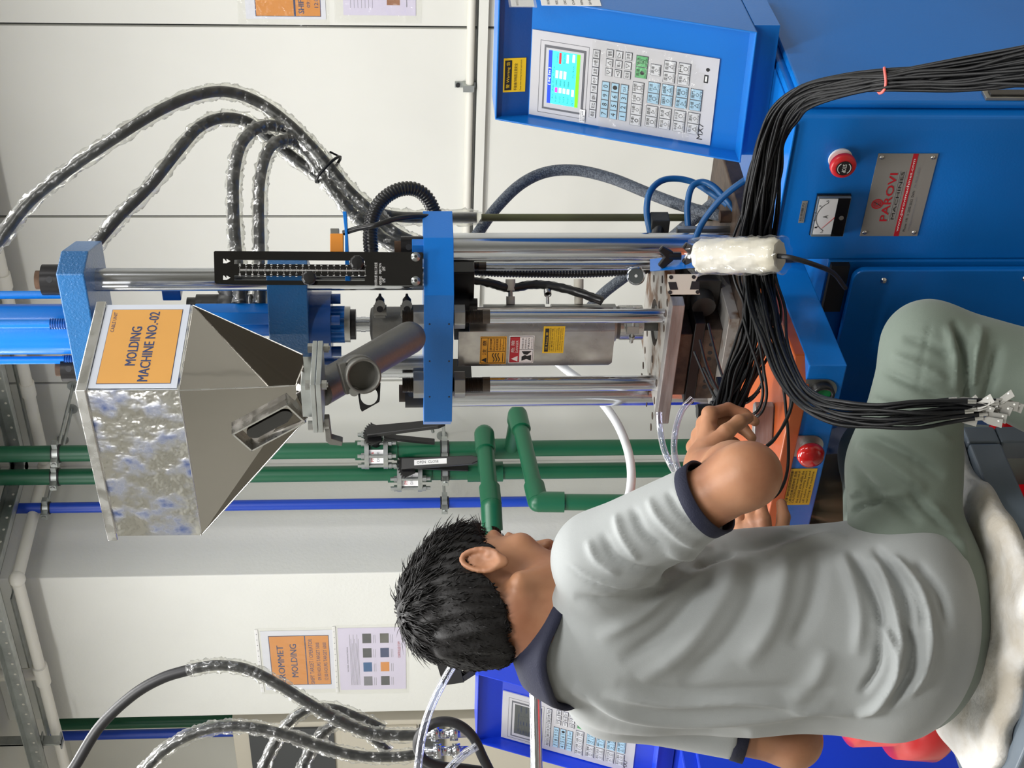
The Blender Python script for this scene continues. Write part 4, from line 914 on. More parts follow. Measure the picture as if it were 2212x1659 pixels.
# yellow warning label on the upper strip
fs_ = Frame(pA, ebx, up); a0, b1 = fs_.pix(1086, 199); a1, b0 = fs_.pix(1138, 124); b1 = min(b1, up.length * .9)
m = M('yellow'); m.fbox(fs_, a0, a1, b0 + .001, b1, 0.0005, .0012); W, H = a1 - a0, b1 - b0
m.use('ink_black').fbox(fs_, a0 + .06 * W, a1 - .06 * W, b1 - .36 * H, b1 - .06 * H, .0012, .0015); m.text(fs_, '警 Warning 告', a0 + .12 * W, a1 - .10 * W, b1 - .30 * H, b1 - .12 * H, .0018, 'yellow')
m.text(fs_, '手動操作時請注意安全', a0 + .05 * W, a1 - .15 * W, b1 - .60 * H, b1 - .46 * H, .0018, 'ink_black'); m.text(fs_, 'Keep clear during manual operation', a0 + .05 * W, a1 - .05 * W, b1 - .80 * H, b1 - .72 * H, .0018, 'ink_black'); m.build('warning_label', box)
# paper labels on the right flank
fr_ = Frame(tr, -nb, V((0, 0, 1))); fr_ = Frame(tr + ebx * .0006, -nb, V((0, 0, 1)))
pts = [fr_.pix(px, py) for px, py in ((1105, 14), (1155, 17), (1170, 12), (1300, 16))]
m = M('paper_white'); m.fbox(fr_, pts[2][0] + .0, pts[2][0] + .08, pts[3][1], pts[2][1], 0, .0006)
for i in range(6): bb = pts[2][1] + (pts[3][1] - pts[2][1]) * (.1 + .14 * i); m.text(fr_, ('MACHINE NO. : 02', 'MODEL : VERTICAL', 'CHECKED BY :', 'DATE :', 'REMARKS :', 'SHIFT :')[i], pts[2][0] + .004, pts[2][0] + .05, bb - .004, bb, .0009, 'ink_black')
m.build('paper_label', box)
m = M('film_thin'); m.fbox(fr_, pts[0][0] - .006, pts[0][0] + .05, pts[1][1] - .004, pts[0][1] + .004, .0008, .0011); m.use('paper').fbox(fr_, pts[0][0], pts[0][0] + .05, pts[1][1], pts[0][1], 0, .0005)
m.text(fr_, 'PARAMETER LIST', pts[0][0] + .003, pts[0][0] + .03, pts[0][1] - .012, pts[0][1] - .008, .0007, 'ink_black'); m.build('taped_label', box)
# keypad plate
a0 = (kq[0][0] + kq[3][0]) / 2; a1 = (kq[1][0] + kq[2][0]) / 2; b1 = (kq[0][1] + kq[1][1]) / 2; b0 = (kq[2][1] + kq[3][1]) / 2
Wk, Hk = a1 - a0, b1 - b0; kf = Frame(f3(a0, b1, 0), f3.ex, f3.ey)   # origin top left; down is negative b
def KB(m, s0, s1, t0, t1, c0, c1): m.fbox(kf, s0 * Wk, s1 * Wk, -t1 * Hk, -t0 * Hk, c0, c1)
m = M('keypad'); KB(m, 0, 1, 0, 1, 0, .0025); m.use('key_line')
for (u0, u1, v0, v1) in ((.05, .90, .048, .05), (.05, .90, .313, .315), (.05, .055, .05, .315), (.895, .90, .05, .315)): KB(m, u0, u1, v0, v1, .0025, .0028)
m.use('glass_grey'); KB(m, .055, .895, .05, .313, .0022, .0026) if False else None
m.use('ink_black'); m.cyl(kf(.86 * Wk, -.945 * Hk, .0025), kf(.86 * Wk, -.945 * Hk, .0029), .0032, n=14); KB(m, .71, .80, .93, .952, .0025, .0029)
m.use('ink_white'); KB(m, .725, .785, .936, .946, .0029, .0031)
m.text(kf, 'MX7', .05 * Wk, .24 * Wk, -.955 * Hk, -.925 * Hk, .0029, 'ink_black')
kp = m.build('keypad', box)
# screen: bezel recess and display
m = M('key_line'); KB(m, .10, .85, .072, .298, .0025, .0034); m.use('keypad'); KB(m, .125, .825, .082, .288, .0034, .0038)
m.use('screen_cyan'); KB(m, .18, .80, .098, .270, .0038, .0042); m.use('screen_blue'); KB(m, .18, .80, .098, .118, .0042, .0044); m.use('screen_green'); KB(m, .18, .80, .252, .270, .0042, .0044)
def KT(m, s_, u0, u1, v0, v1, mt, c=.0046, keep=False): m.text(kf, s_, u0 * Wk, u1 * Wk, -v1 * Hk, -v0 * Hk, c, mt, keep=keep)
KT(m, '[ INJ Set ]', .40, .60, .101, .115, 'screen_white'); KT(m, 'Act   Pres  Flow  Time', .24, .62, .123, .134, 'ink_blue'); KT(m, 'ScrewPos', .67, .78, .14, .150, 'ink_blue')
for i, s_ in enumerate(('InJ1', 'InJ2', 'InJ3', 'Hold1')):
    v0 = .140 + i * .022; KT(m, s_, .21, .28, v0 + .002, v0 + .013, 'ink_blue'); m.use('screen_magenta' if i == 0 else 'screen_white'); KB(m, .32, .38, v0, v0 + .015, .0042, .0044)
    KT(m, '#####', .40, .47, v0 + .002, v0 + .012, 'ink_blue')
    if i < 3: m.use('screen_white'); KB(m, .49, .58, v0, v0 + .015, .0042, .0044)
m.use('screen_red'); KB(m, .66, .79, .155, .168, .0042, .0044); KT(m, 'Hold Prs', .67, .78, .178, .190, 'ink_blue'); m.use('screen_white'); KB(m, .68, .78, .196, .208, .0042, .0044); KB(m, .30, .38, .232, .246, .0042, .0044); KB(m, .70, .79, .228, .242, .0042, .0044)
KT(m, 'N.T', .20, .26, .234, .245, 'ink_blue'); KT(m, 'INJ Mode', .52, .66, .232, .244, 'ink_blue'); m.build('screen', kp)
def key(s0, s1, t0, t1, mat, l1, l2=None, glyph=None):
    m = M('key_line'); KB(m, s0, s1, t0, t1, .0025, .0032); m.use(mat); e1, e2 = .006, .0035; KB(m, s0 + e1, s1 - e1, t0 + e2, t1 - e2, .0032, .0042)
    if l1: KT(m, l1, s0 + (s1 - s0) * .18, s1 - (s1 - s0) * .18, t0 + (t1 - t0) * (.10 if l2 or glyph else .22), t0 + (t1 - t0) * (.38 if l2 or glyph else .78), 'ink_black', .0044)
    if glyph: KT(m, glyph, s0 + (s1 - s0) * .2, s1 - (s1 - s0) * .2, t0 + (t1 - t0) * (.42 if l1 else .2), t0 + (t1 - t0) * (.76 if l1 else .8), 'ink_black', .0044, True)
    if l2: KT(m, l2, s0 + (s1 - s0) * .14, s1 - (s1 - s0) * .14, t0 + (t1 - t0) * .80, t0 + (t1 - t0) * .92, 'ink_black', .0044)
    m.build('key', kp)
for i, s_ in enumerate(('模座', '射出', '儲料', '托模', '中子', '溫度', '計數', '其他')): key(.09 + i * .1, .188 + i * .1, .335, .374, 'key_grey', s_)
for r, row in enumerate((('▽', '△', '警報'), ('◁', '輸入', '▷'), ('取消', '▽', '游標'))):
    for c_, s_ in enumerate(row): key(.61 + c_ * .108, .70 + c_ * .108, .408 + r * .050, .446 + r * .050, 'key_grey', s_)
for r, row in enumerate((('7', '8', '9', '0'), ('4', '5', '6', '.'), ('1', '2', '3', 'CLR'))):
    for c_, s_ in enumerate(row): key(.115 + c_ * .107, .222 + c_ * .107, .395 + r * .051, .438 + r * .051, 'key_blue', None, None, s_)
for c_, (a, b) in enumerate((('手動', 'MANUAL'), ('半自動', 'SEMI AUTO'), ('全自動', 'AUTO'), ('時間', 'TIME'))): key(.085 + c_ * .128, .213 + c_ * .128, .560, .622, 'key_grey', a, b, '◎◇○□'[c_])
for c_, (a, b) in enumerate((('馬達', 'MOTOR'), ('電熱', 'HEATER'))): key(.645 + c_ * .128, .773 + c_ * .128, .567, .632, 'key_green', a, b, '●▣'[c_])
key(.70, .83, .647, .702, 'key_grey', '潤滑', 'LUBE', '◇')
TXK = iter((('開模', 'OPEN'), ('關模', 'CLOSE'), ('托進', 'EJE FWD'), ('托退', 'EJE BWD'), ('射出', 'INJECT'), ('射退', 'SUCK'), ('儲料', 'CHARGE'), ('調模', 'ADJUST'), ('座進', 'NOZ FWD'), ('座退', 'NOZ BWD'), ('中子進', 'CORE IN'), ('中子退', 'CORE OUT'), ('吹氣', 'AIR'), ('轉盤', 'TABLE'), ('滑板', 'SLIDE'), ('門', 'DOOR'), ('取出', 'ROBOT'), ('清料', 'PURGE'), ('合模', 'LOCK'), ('開門', 'GATE'), ('備用', 'SPARE'), ('備用', 'SPARE')))
for t0, gset in ((.643, ('g', 'b')), (.716, ('g', 'b', 'r')), (.793, ('g', 'b', 'r')), (.868, ('g', 'b'))):
    for gi in gset:
        s0 = {'g': .10, 'b': .375, 'r': .645}[gi]
        for c_ in range(2): a, b = next(TXK); key(s0 + c_ * .125, s0 + .125 + c_ * .125, t0, t0 + .064, 'key_blue' if gi == 'b' else 'key_grey', a, b, '◁▷△▽○◇'[(c_ * 3 + int(t0 * 100)) % 6])
m = M('paper_white'); KB(m, .02, .17, .285, .315, .0045, .0049)
for i, s_ in enumerate(('F.SETTING', 'ACCESS', '03')): KT(m, s_, .035, .155 - .05 * (i == 2), .289 + i * .009, .295 + i * .009, 'ink_black', .0052)
m.build('sticker', kp)
# peeling clear film over the lower half of the keypad
random.seed(11); nx, ny = 26, 40; vs = []; fs = []
for j in range(ny):
    for i in range(nx):
        s_, t_ = -.03 + 1.02 * i / (nx - 1), .33 + .60 * j / (ny - 1)
        h = .0056 + .0012 * math.sin(s_ * 21 + t_ * 17) * math.sin(t_ * 31) + random.uniform(0, .0006); d = abs((s_ * .55 + t_ * 1.0) - 1.0 - .0); h += .004 * math.exp(-(d / .03) ** 2)
        vs.append(kf(s_ * Wk, -t_ * Hk, h))
for j in range(ny - 1):
    for i in range(nx - 1):
        s_, t_ = i / (nx - 1), j / (ny - 1)
        if t_ > .93 - .25 * (s_ - .3) ** 2 and s_ < .12: continue
        if s_ * .8 + t_ > 1.62: continue
        if t_ < .1 and s_ < .75: continue
        fs.append((j * nx + i, (j + 1) * nx + i, (j + 1) * nx + i + 1, j * nx + i + 1))
m = M('film_thin'); m.add(vs, fs, True); m.build('peeling_film', kp)
# stand under the box
m = M('blue'); q0, q1 = bl - nb * .05, br - nb * .05
m.prism([bl - nb * .03 + V((0, 0, -.001)), br - nb * .03 + V((0, 0, -.001)), br - nb * .2 + V((0, 0, -.001)), bl - nb * .2 + V((0, 0, -.001))], V((0, 0, zct - zbx + .003))); m.build('pedestal', box)

# ================================================================ hopper
Fc = PD(161, 845, 2.45); zh1 = Fc.z
Rc = PZ(208, 650, zh1); Lc = PZ(233, 1169, zh1)
eR = (Rc - Fc); eL = (Lc - Fc); zhr = zat(185, Fc.x, Fc.y); zh0 = zat(385, Fc.x, Fc.y)
hop = thing('hopper', 'polished stainless steel hopper with an orange MOLDING MACHINE NO.-02 sign, high on the machine', 'hopper', (Fc + eR / 2 + eL / 2))
uR, uL = eR.normalized(), eL.normalized(); LR, LL = eR.length, eL.length
inn = .006
def hp(a, b, z, i=inn): p = Fc + uR * (a + (i if a < LR / 2 else -i)) + uL * (b + (i if b < LL / 2 else -i)); return V((p.x, p.y, z))
q = [hp(0, 0, 0), hp(LR, 0, 0), hp(LR, LL, 0), hp(0, LL, 0)]
m = M('mirror')
def wallq(a, b, mat):
    m.use(mat); m.add([V((a.x, a.y, zh0)), V((b.x, b.y, zh0)), V((b.x, b.y, zhr + .01)), V((a.x, a.y, zhr + .01))], [(0, 1, 2, 3)])
m = M('mirror_stained'); m.prism([V((p.x, p.y, zh0)) for p in q], V((0, 0, zhr + .01 - zh0))); m.build('upper_bin', hop, bevel=.0012)
# cone
oc = PD(660, 832, 2.50); zo = oc.z; orr = PZ(654, 766, zo); ol = PZ(664, 902, zo); oq = [oc, orr, orr + ol - oc, ol]
m = M('mirror'); vs = [V((p.x, p.y, zh0)) for p in q] + oq
m.add(vs, [(0, 1, 5, 4), (1, 2, 6, 5), (2, 3, 7, 6), (3, 0, 4, 7)]); m.build('lower_cone', hop)
m = M('steel_bright')
for i in range(4): m.cyl(vs[i], vs[i + 4], .0012, n=6); m.cyl(vs[i], vs[(i + 1) % 4], .0012, n=6)
m.build('weld_seam', hop)
m = M('steel_bright'); rimq = [Fc, Rc, Fc + eR + eL, Lc]
m.prism([V((p.x, p.y, zhr)) for p in rimq], V((0, 0, zh1 - zhr))); m.build('lid', hop, bevel=.002)
m = M('steel_bright'); cl = Fc + eR * .5 + eL * .5; m.prism([V((cl.x, cl.y, zh1)) + uR * a + uL * b for a, b in ((-.06, -.12), (.06, -.12), (.06, .12), (-.06, .12))], V((0, 0, .012))); m.build('lid_plate', hop, bevel=.003)
# sign on the right face
s0 = V((Fc.x, Fc.y, zhr)) + uL * (inn - .0012) + uR * inn
fsn = Frame(V((s0.x, s0.y, zh0)), uR, V((0, 0, 1)));
if fsn.n.dot(CAM - s0) < 0: fsn = Frame(V((s0.x, s0.y, zh0)) + uR * (LR - 2 * inn), -uR, V((0, 0, 1)))
WS, HS = LR - 2 * inn, zhr - zh0
m = M('sign_frame'); m.fbox(fsn, .005, WS - .001, .004, HS - .001, 0, .0012); m.use('ink_blue').fbox(fsn, .065 * WS, .935 * WS, .10 * HS, .915 * HS, .0012, .0015); m.use('sign_orange').fbox(fsn, .07 * WS, .93 * WS, .107 * HS, .91 * HS, .0015, .0018)
m.text(fsn, '*MOLDING', .27 * WS, .72 * WS, .53 * HS, .645 * HS, .0021, 'ink_blue'); m.text(fsn, '*MACHINE NO.-02', .09 * WS, .90 * WS, .36 * HS, .475 * HS, .0021, 'ink_blue'); m.text(fsn, 'CABLE UNIT', .66 * WS, .90 * WS, .845 * HS, .885 * HS, .0021, 'ink_blue')
m.build('sign', hop)
# sight window on the left cone face: plane through q0,q3,oc
nf = (vs[3] - vs[0]).cross(vs[4] - vs[0]).normalized()
if nf.dot(CAM - vs[0]) < 0: nf = -nf
W1, W2, W3, W4 = [PP(px, py, vs[0], nf) for px, py in ((529, 916), (638, 843), (652, 905), (543, 963))]
fw = Frame(W4, W1 - W4, W3 - W4); fw = Frame(W1, W2 - W1, W4 - W1)
if fw.n.dot(nf) < 0: fw = Frame(W4, W3 - W4, W1 - W4)
LW = (W2 - W1).length; HW = (W4 - W1).length
m = M('steel_bright')
m.fbox(fw, 0, LW, 0, .003, 0, .014); m.fbox(fw, 0, LW, HW - .003, HW, 0, .014); m.fbox(fw, 0, .003, 0, HW, 0, .014); m.fbox(fw, LW - .003, LW, 0, HW, 0, .014); m.build('window_frame', hop)
m = M('black_gloss'); r = HW * .24; cy = HW * .45; ab = [(r + .012 + math.cos(math.pi / 2 + i * math.pi / 10) * r, cy + math.sin(math.pi / 2 + i * math.pi / 10) * r) for i in range(11)] + [(LW - .012 - r + math.cos(-math.pi / 2 + i * math.pi / 10) * r, cy + math.sin(-math.pi / 2 + i * math.pi / 10) * r) for i in range(11)]
m.fprism(fw, ab, .001, .003); m.build('sight_glass', hop)
# flange and gate below the cone
fl = PD(684, 738, 2.52); z = oc.z
fO = Frame(oc + (orr - oc) * .5 + (ol - oc) * .5, uR, uL); cc = fO.o
m = M('galv'); zfl = zat(676, cc.x, cc.y)
m.prism([V((cc.x, cc.y, zfl - .008)) + uR * a + uL * b for a, b in ((-.055, -.055), (.055, -.055), (.055, .055), (-.055, .055))], V((0, 0, .008))); m.prism([V((cc.x, cc.y, zfl)) + uR * a + uL * b for a, b in ((-.036, -.036), (.036, -.036), (.036, .036), (-.036, .036))], V((0, 0, z - zfl + .004))); m.build('flange', hop, bevel=.001)
m = M('galv'); m.prism([V((cc.x, cc.y, zfl - .017)) + uR * a + uL * b for a, b in ((-.055, -.055), (.055, -.055), (.055, .055), (-.055, .055))], V((0, 0, .0085))); m.build('lower_flange', hop, bevel=.001)
for a, b in ((-.046, -.046), (.046, -.046), (-.046, .046)):
    p = V((cc.x, cc.y, zfl)) + uR * a + uL * b; m = M('steel'); m.hexn(p + V((0, 0, 0)), p + V((0, 0, .008)), .008); m.cyl(p + V((0, 0, -.028)), p, .004, n=10); m.hexn(p + V((0, 0, -.026)), p + V((0, 0, -.018)), .0075); m.build('flange_bolt', hop)
lvp = V((cc.x, cc.y, zfl - .019)) - uR * .046 + uL * .056
m = M('cast_grey'); fr = Frame(lvp, uL, V((0, 0, 1))); m.fprism(fr, [(-.03, 0), (.022, .0), (.03, -.006), (.034, -.026), (.024, -.028), (.016, -.010), (-.03, -.008)], -.006, .006); m.build('gate_lever', hop, bevel=.001)
# ================================================================ hoses
def mkhose(name, label, L, rpx, mat, cat='hose', film=None, n=14, seg=8, ribs=None, group=None, frpx=None, seed=0):
    path = pixpath(L, seg); dm = sum(q[2] for q in L) / len(L); r = rpx / F_PX * dm
    if ribs:
        m = ribbed(path, r, .11, 16, mat, .0062)
    else: m = M(mat); m.tube(path, r, n)
    o = tag(m.build(name), label, cat, group)
    if film:
        rr = random.Random(seed + 5); R = (frpx or rpx * 1.35) / F_PX * dm
        fine = []
        for a, b in zip(path[:-1], path[1:]): fine += [a, a.lerp(b, .5)]
        fine.append(path[-1]); ph = [rr.uniform(0, 6) for _ in range(6)]
        sag = V((0, 0, -1)) * R * .12
        fine = [p + sag + V((rr.uniform(-1, 1), rr.uniform(-1, 1), rr.uniform(-1, 1))) * R * .04 for p in fine]
        def wob(j, i): return .10 * math.sin(i * 1.7 + j * .9 + ph[0]) + .08 * math.sin(i * 3.1 - j * 1.7 + ph[1]) + .07 * math.sin(j * .55 + ph[2]) + rr.uniform(-.07, .07)
        f = M(film); f.tube(fine, R, 14, caps=False, wob=wob, smooth=True); f.build('plastic_wrap', o)
    return o
W_ = 'film'
H1 = mkhose('wrapped_hose', 'plastic-wrapped black hose making the tallest, widest arc beside the machine', [(-60, 575, 2.9), (0, 517, 2.9), (62, 438, 2.9), (150, 366, 2.9), (250, 297, 2.9), (350, 236, 2.92), (430, 204, 2.95), (495, 199, 2.98), (560, 222, 3.0), (620, 265, 3.0), (672, 316, 3.0), (712, 362, 3.0), (752, 410, 3.0), (800, 455, 3.0), (850, 500, 3.0), (905, 528, 3.0)], 12, 'hose_dark', film=W_, frpx=18, seed=1)
H2 = mkhose('wrapped_hose', 'plastic-wrapped black hose of the second arc, starting behind the top plate', [(165, 575, 2.86), (196, 540, 2.88), (255, 470, 2.9), (325, 400, 2.92), (385, 325, 2.95), (430, 275, 2.98), (480, 255, 3.0), (535, 264, 3.02), (590, 305, 3.03), (640, 345, 3.03), (690, 380, 3.03), (740, 425, 3.03), (790, 450, 3.04), (850, 467, 3.05), (925, 470, 3.06), (1030, 470, 3.06)], 12, 'hose_dark', film=W_, frpx=18, seed=2)
H3 = mkhose('wrapped_hose', 'plastic-wrapped hose of the inner arc dropping to the scale plate, left strand', [(520, 655, 2.86), (515, 590, 2.86), (508, 520, 2.88), (504, 440, 2.9), (506, 370, 2.92), (522, 310, 2.95), (560, 275, 2.98), (610, 276, 3.0), (655, 305, 3.02), (700, 355, 3.02), (745, 415, 3.02), (790, 475, 3.02), (830, 520, 3.02), (880, 545, 3.02)], 12.5, 'hose_dark', film=W_, frpx=17.5, seed=3)
H4 = mkhose('wrapped_hose', 'plastic-wrapped hose of the inner arc dropping to the scale plate, right strand', [(562, 655, 2.86), (561, 590, 2.86), (560, 520, 2.88), (559, 440, 2.9), (563, 380, 2.93), (580, 325, 2.96), (612, 302, 2.99), (650, 315, 3.01), (690, 365, 3.01), (730, 425, 3.0), (770, 470, 3.0), (820, 512, 3.0), (880, 535, 3.0)], 11.5, 'hose_dark', film=W_, frpx=16.5, seed=4)
c = PD(709, 366, 3.0); fr = Frame(c, PD(690, 346, 3.0) - PD(740, 400, 3.0), FW); m = M('cable_black')
ring = [c + (fr.ey * 0 + (PD(722, 355, 3.0) - PD(696, 382, 3.0)).normalized() * math.cos(a) * .034 + FW * math.sin(a) * .036) for a in [i * math.pi / 12 for i in range(25)]]
m.tube(ring, .003, 6); m.tube([ring[0], ring[0] + V((.012, 0, .02))], .002, 6); tag(m.build('cable_tie'), 'black cable tie pinching the bundle of plastic-wrapped hoses', 'tie')
mkhose('corrugated_hose', 'black ribbed hose looping up beside the scale plate', [(806, 600, 2.80), (802, 548, 2.80), (800, 505, 2.81), (806, 465, 2.82), (826, 432, 2.83), (858, 411, 2.84), (893, 408, 2.85), (920, 425, 2.86), (938, 458, 2.87), (950, 500, 2.88)], 14.5, 'black_plastic', ribs=1)
mkhose('sensor_cable', 'thin black wrapped cable from the limit switch to the middle plate', [(742, 503, 2.78), (775, 493, 2.77), (810, 487, 2.76), (850, 474, 2.77), (890, 468, 2.79), (930, 468, 2.82)], 6, 'black_plastic', 'cable')
mkhose('braided_hose', 'grey braided hose arching from the middle plate to the bed', [(1000, 560, 3.06), (1035, 500, 3.06), (1075, 446, 3.08), (1125, 398, 3.1), (1180, 372, 3.12), (1245, 368, 3.12), (1320, 385, 3.1), (1400, 417, 3.06), (1470, 443, 3.02), (1540, 462, 2.98), (1600, 470, 2.95)], 12.5, 'hose_braid')
mkhose('braided_hose', 'grey braided hose running up diagonally behind the tie bars', [(1255, 690, 3.2), (1300, 637, 3.18), (1360, 590, 3.14), (1420, 540, 3.1), (1475, 493, 3.05), (1530, 448, 3.0), (1590, 398, 2.95), (1640, 360, 2.92)], 12.5, 'hose_braid')
mkhose('blue_hose', 'blue air hose, the widest loop above the bed', [(1412, 540, 2.9), (1404, 500, 2.9), (1397, 455, 2.9), (1404, 415, 2.9), (1428, 391, 2.92), (1462, 386, 2.93), (1500, 395, 2.93), (1540, 420, 2.92), (1585, 452, 2.9)], 7, 'hose_blue')
mkhose('blue_hose', 'blue air hose, the narrow middle loop above the bed', [(1492, 545, 2.88), (1487, 495, 2.88), (1485, 445, 2.88), (1494, 405, 2.88), (1516, 393, 2.88), (1540, 402, 2.87), (1562, 424, 2.86), (1590, 458, 2.85)], 7, 'hose_blue')
mkhose('blue_hose', 'straight piece of blue air hose rising to the control box stand', [(1500, 520, 2.82), (1518, 480, 2.82), (1548, 440, 2.81), (1580, 410, 2.8), (1615, 385, 2.79)], 7, 'hose_blue')
xo = PY(1250, 470, YBk + .1).x; m = M('olive'); m.cyl((xo, YBk + .1, zat(1600, xo, YBk + .1)), (xo, YBk + .1, zat(1040, xo, YBk + .1)), .0075, n=16); tag(m.build('rusty_rod'), 'olive-brown weathered rod standing behind the right tie bar', 'rod')
m = M('film'); m.cyl((xo, YBk + .1, zat(1042, xo, YBk + .1)), (xo, YBk + .1, zat(978, xo, YBk + .1)), .0115, n=14, caps=False); tag(m.build('plastic_sleeve'), 'clear plastic sleeve over the top of the weathered rod', 'sleeve')
p = PD(1422, 487, 2.9); m = M('cast_dark'); m.box(p.x - .012, p.x + .018, p.y - .01, p.y + .02, p.z - .02, p.z + .015); m.cyl(p, PD(1410, 540, 2.9), .012); m.build('valve_block', mach, bevel=.002)
mkhose('white_hose', 'white hose bowing past the left tie bar towards the shoulder', [(1195, 775, 3.25), (1225, 800, 3.25), (1262, 828, 3.22), (1300, 868, 3.15), (1335, 918, 3.1), (1357, 975, 3.05), (1364, 1030, 3.0), (1356, 1080, 2.95), (1330, 1130, 2.9)], 9.5, 'hose_white')
mkhose('clear_tube', 'clear milky tube hanging from the nozzle plate, left one', [(1424, 890, 2.9), (1426, 930, 2.9), (1436, 975, 2.88), (1455, 1015, 2.85), (1480, 1050, 2.8)], 7, 'tube_lilac', 'tube')
mkhose('clear_tube', 'clear milky tube hanging from the nozzle plate, right one', [(1496, 860, 2.88), (1474, 885, 2.88), (1460, 925, 2.88), (1456, 970, 2.86), (1464, 1010, 2.83), (1485, 1050, 2.8)], 7, 'tube_lilac', 'tube')

# ================================================================ black cables
rc = random.Random(21)
CR = .0024
def strand(ctrl, off, tw, name, label, group, endcut=0.0, r=CR, jit=.12, seg=7, lift=0):
    """ctrl: (px,py,depth,radius px). off: position in the bundle's round section"""
    C_ = [PD(*q[:3]) for q in ctrl]; RR = [q[3] / F_PX * q[2] for q in ctrl]
    pts = []
    for i, c_ in enumerate(C_):
        t_ = (C_[min(i + 1, len(C_) - 1)] - C_[max(i - 1, 0)]).normalized()
        side = t_.cross(FW).normalized(); a = off[1] + tw * i
        rho = off[0]; jx, jy = rc.gauss(0, jit), rc.gauss(0, jit)
        pts.append(c_ + side * RR[i] * (rho * math.cos(a) + jx) + FW * RR[i] * .62 * (rho * math.sin(a) + jy) - FW * lift)
    p = spline(pts, seg)
    if endcut: p = p[:max(4, int(len(p) * (1 - endcut)))]
    m = M('cable_black'); m.tube(p, r, 6); o = tag(m.build(name), label, 'cable', group); return o, p
A0 = [(2300, 130, 1.86, 56), (2200, 145, 1.90, 46), (2080, 160, 1.95, 35), (1980, 168, 1.99, 27), (1904, 174, 2.02, 22), (1820, 186, 2.08, 24), (1740, 208, 2.15, 27), (1695, 245, 2.20, 29), (1668, 300, 2.24, 30), (1652, 370, 2.27, 33), (1640, 450, 2.31, 38), (1632, 530, 2.35, 42), (1636, 600, 2.36, 40)]
AH = [(1640, 670, 2.35, 40), (1628, 740, 2.34, 36), (1602, 810, 2.33, 34), (1575, 870, 2.30, 28), (1556, 915, 2.27, 21), (1540, 955, 2.24, 17), (1530, 990, 2.22, 14)]
AB = [(1650, 665, 2.30, 34), (1670, 735, 2.22, 30), (1698, 808, 2.10, 26), (1740, 862, 1.99, 26), (1805, 890, 1.92, 27), (1890, 896, 1.88, 29), (1975, 892, 1.86, 30), (2050, 885, 1.85, 26), (2110, 880, 1.84, 24), (2165, 878, 1.83, 26)]
la = 'thin black cable in the bundle draped over the cabinet and led to the hands'
lb = 'thin black cable with metal terminal, in the bundle hanging across the knee'
nA = 34
for k in range(nA):
    rho = math.sqrt((k + .5) / nA); off = (rho, k * 2.399)
    strand(A0 + AH, off, .10, 'black_cable', la, 'black cables draped over the cabinet to the hands')
nB = 17
for k in range(nB):
    rho = math.sqrt((k + .5) / nB); off = (rho, k * 2.399)
    o, p = strand(A0 + AB, off, -.07, 'black_cable', lb, 'black cables hanging across the knee', endcut=rc.uniform(0, .085), lift=.004)
    e = p[-1]; t_ = (p[-1] - p[-3]).normalized(); s = (t_.cross(FW)).normalized(); nrm_ = s.cross(t_)
    ang = rc.uniform(-.5, .5); t2 = (t_ * math.cos(ang) + s * math.sin(ang)).normalized(); fr = Frame(e, t2, (s * math.cos(ang * 2) + nrm_ * math.sin(ang * 2) * .7))
    m = M('steel_bright'); m.cyl(e - t_ * .004, e + t_ * .006, .0032, n=8); m.build('ferrule', o)
    m = M('aluminium_plate'); m.fprism(fr, [(.004, -.002), (.012, -.0055), (.028, -.0065), (.028, .0065), (.012, .0055), (.004, .002)], -.0004, .0004); m.use('ink_white').cyl(fr(.023, .003, .0004), fr(.023, .003, .0007), .0013, n=8); m.build('terminal_tag', o)
# loose loops
lp = 'loose black cable looping over the orange tray'
LOOPS = [[(1512, 735, 2.50), (1530, 800, 2.44), (1560, 858, 2.38), (1600, 895, 2.32), (1634, 890, 2.28), (1648, 850, 2.27), (1640, 800, 2.27), (1622, 745, 2.29), (1606, 690, 2.31)],
         [(1518, 760, 2.50), (1540, 820, 2.43), (1575, 880, 2.36), (1612, 903, 2.31), (1642, 895, 2.27), (1656, 855, 2.26), (1650, 800, 2.26), (1640, 740, 2.28), (1628, 690, 2.3)],
         [(1530, 700, 2.52), (1545, 760, 2.46), (1562, 815, 2.40), (1590, 862, 2.34), (1620, 860, 2.31), (1644, 832, 2.28), (1650, 790, 2.28)],
         [(1690, 740, 2.2), (1706, 800, 2.17), (1712, 860, 2.15), (1700, 905, 2.14), (1675, 945, 2.12), (1650, 968, 2.10), (1625, 985, 2.08)],
         [(1680, 745, 2.2), (1700, 800, 2.18), (1708, 870, 2.16), (1694, 915, 2.14), (1668, 955, 2.11), (1640, 972, 2.09)],
         [(1665, 760, 2.22), (1690, 830, 2.18), (1698, 890, 2.16), (1703, 960, 2.14), (1700, 1020, 2.12), (1685, 1060, 2.1), (1662, 1078, 2.1), (1640, 1066, 2.12)],
         [(1520, 795, 2.47), (1545, 838, 2.42), (1580, 872, 2.36), (1616, 868, 2.31), (1640, 845, 2.29)],
         [(1500, 760, 2.5), (1530, 830, 2.45), (1552, 870, 2.38), (1580, 893, 2.34), (1610, 888, 2.3)]]
for L in LOOPS:
    tag(M('cable_black').tube(pixpath(L, 8), .0023, 7).build('black_cable'), lp, 'cable', 'loose black cables looping over the tray')
c = PD(1907, 174, 2.02); a = PD(1911, 152, 2.0); b = PD(1905, 196, 2.0); up_ = (a - b).normalized(); hl_ = (a - b).length / 2 * 1.22
ring = [c + up_ * math.cos(t_) * hl_ + FW * math.sin(t_) * hl_ * .95 + (PD(1920, 174, 2.02) - c) * .25 * math.sin(t_ * 2) for t_ in [i * math.pi / 16 for i in range(33)]]
tag(M('pink').tube(ring, .0021, 6).build('rubber_band'), 'pink rubber band around the black cable bundle', 'band')
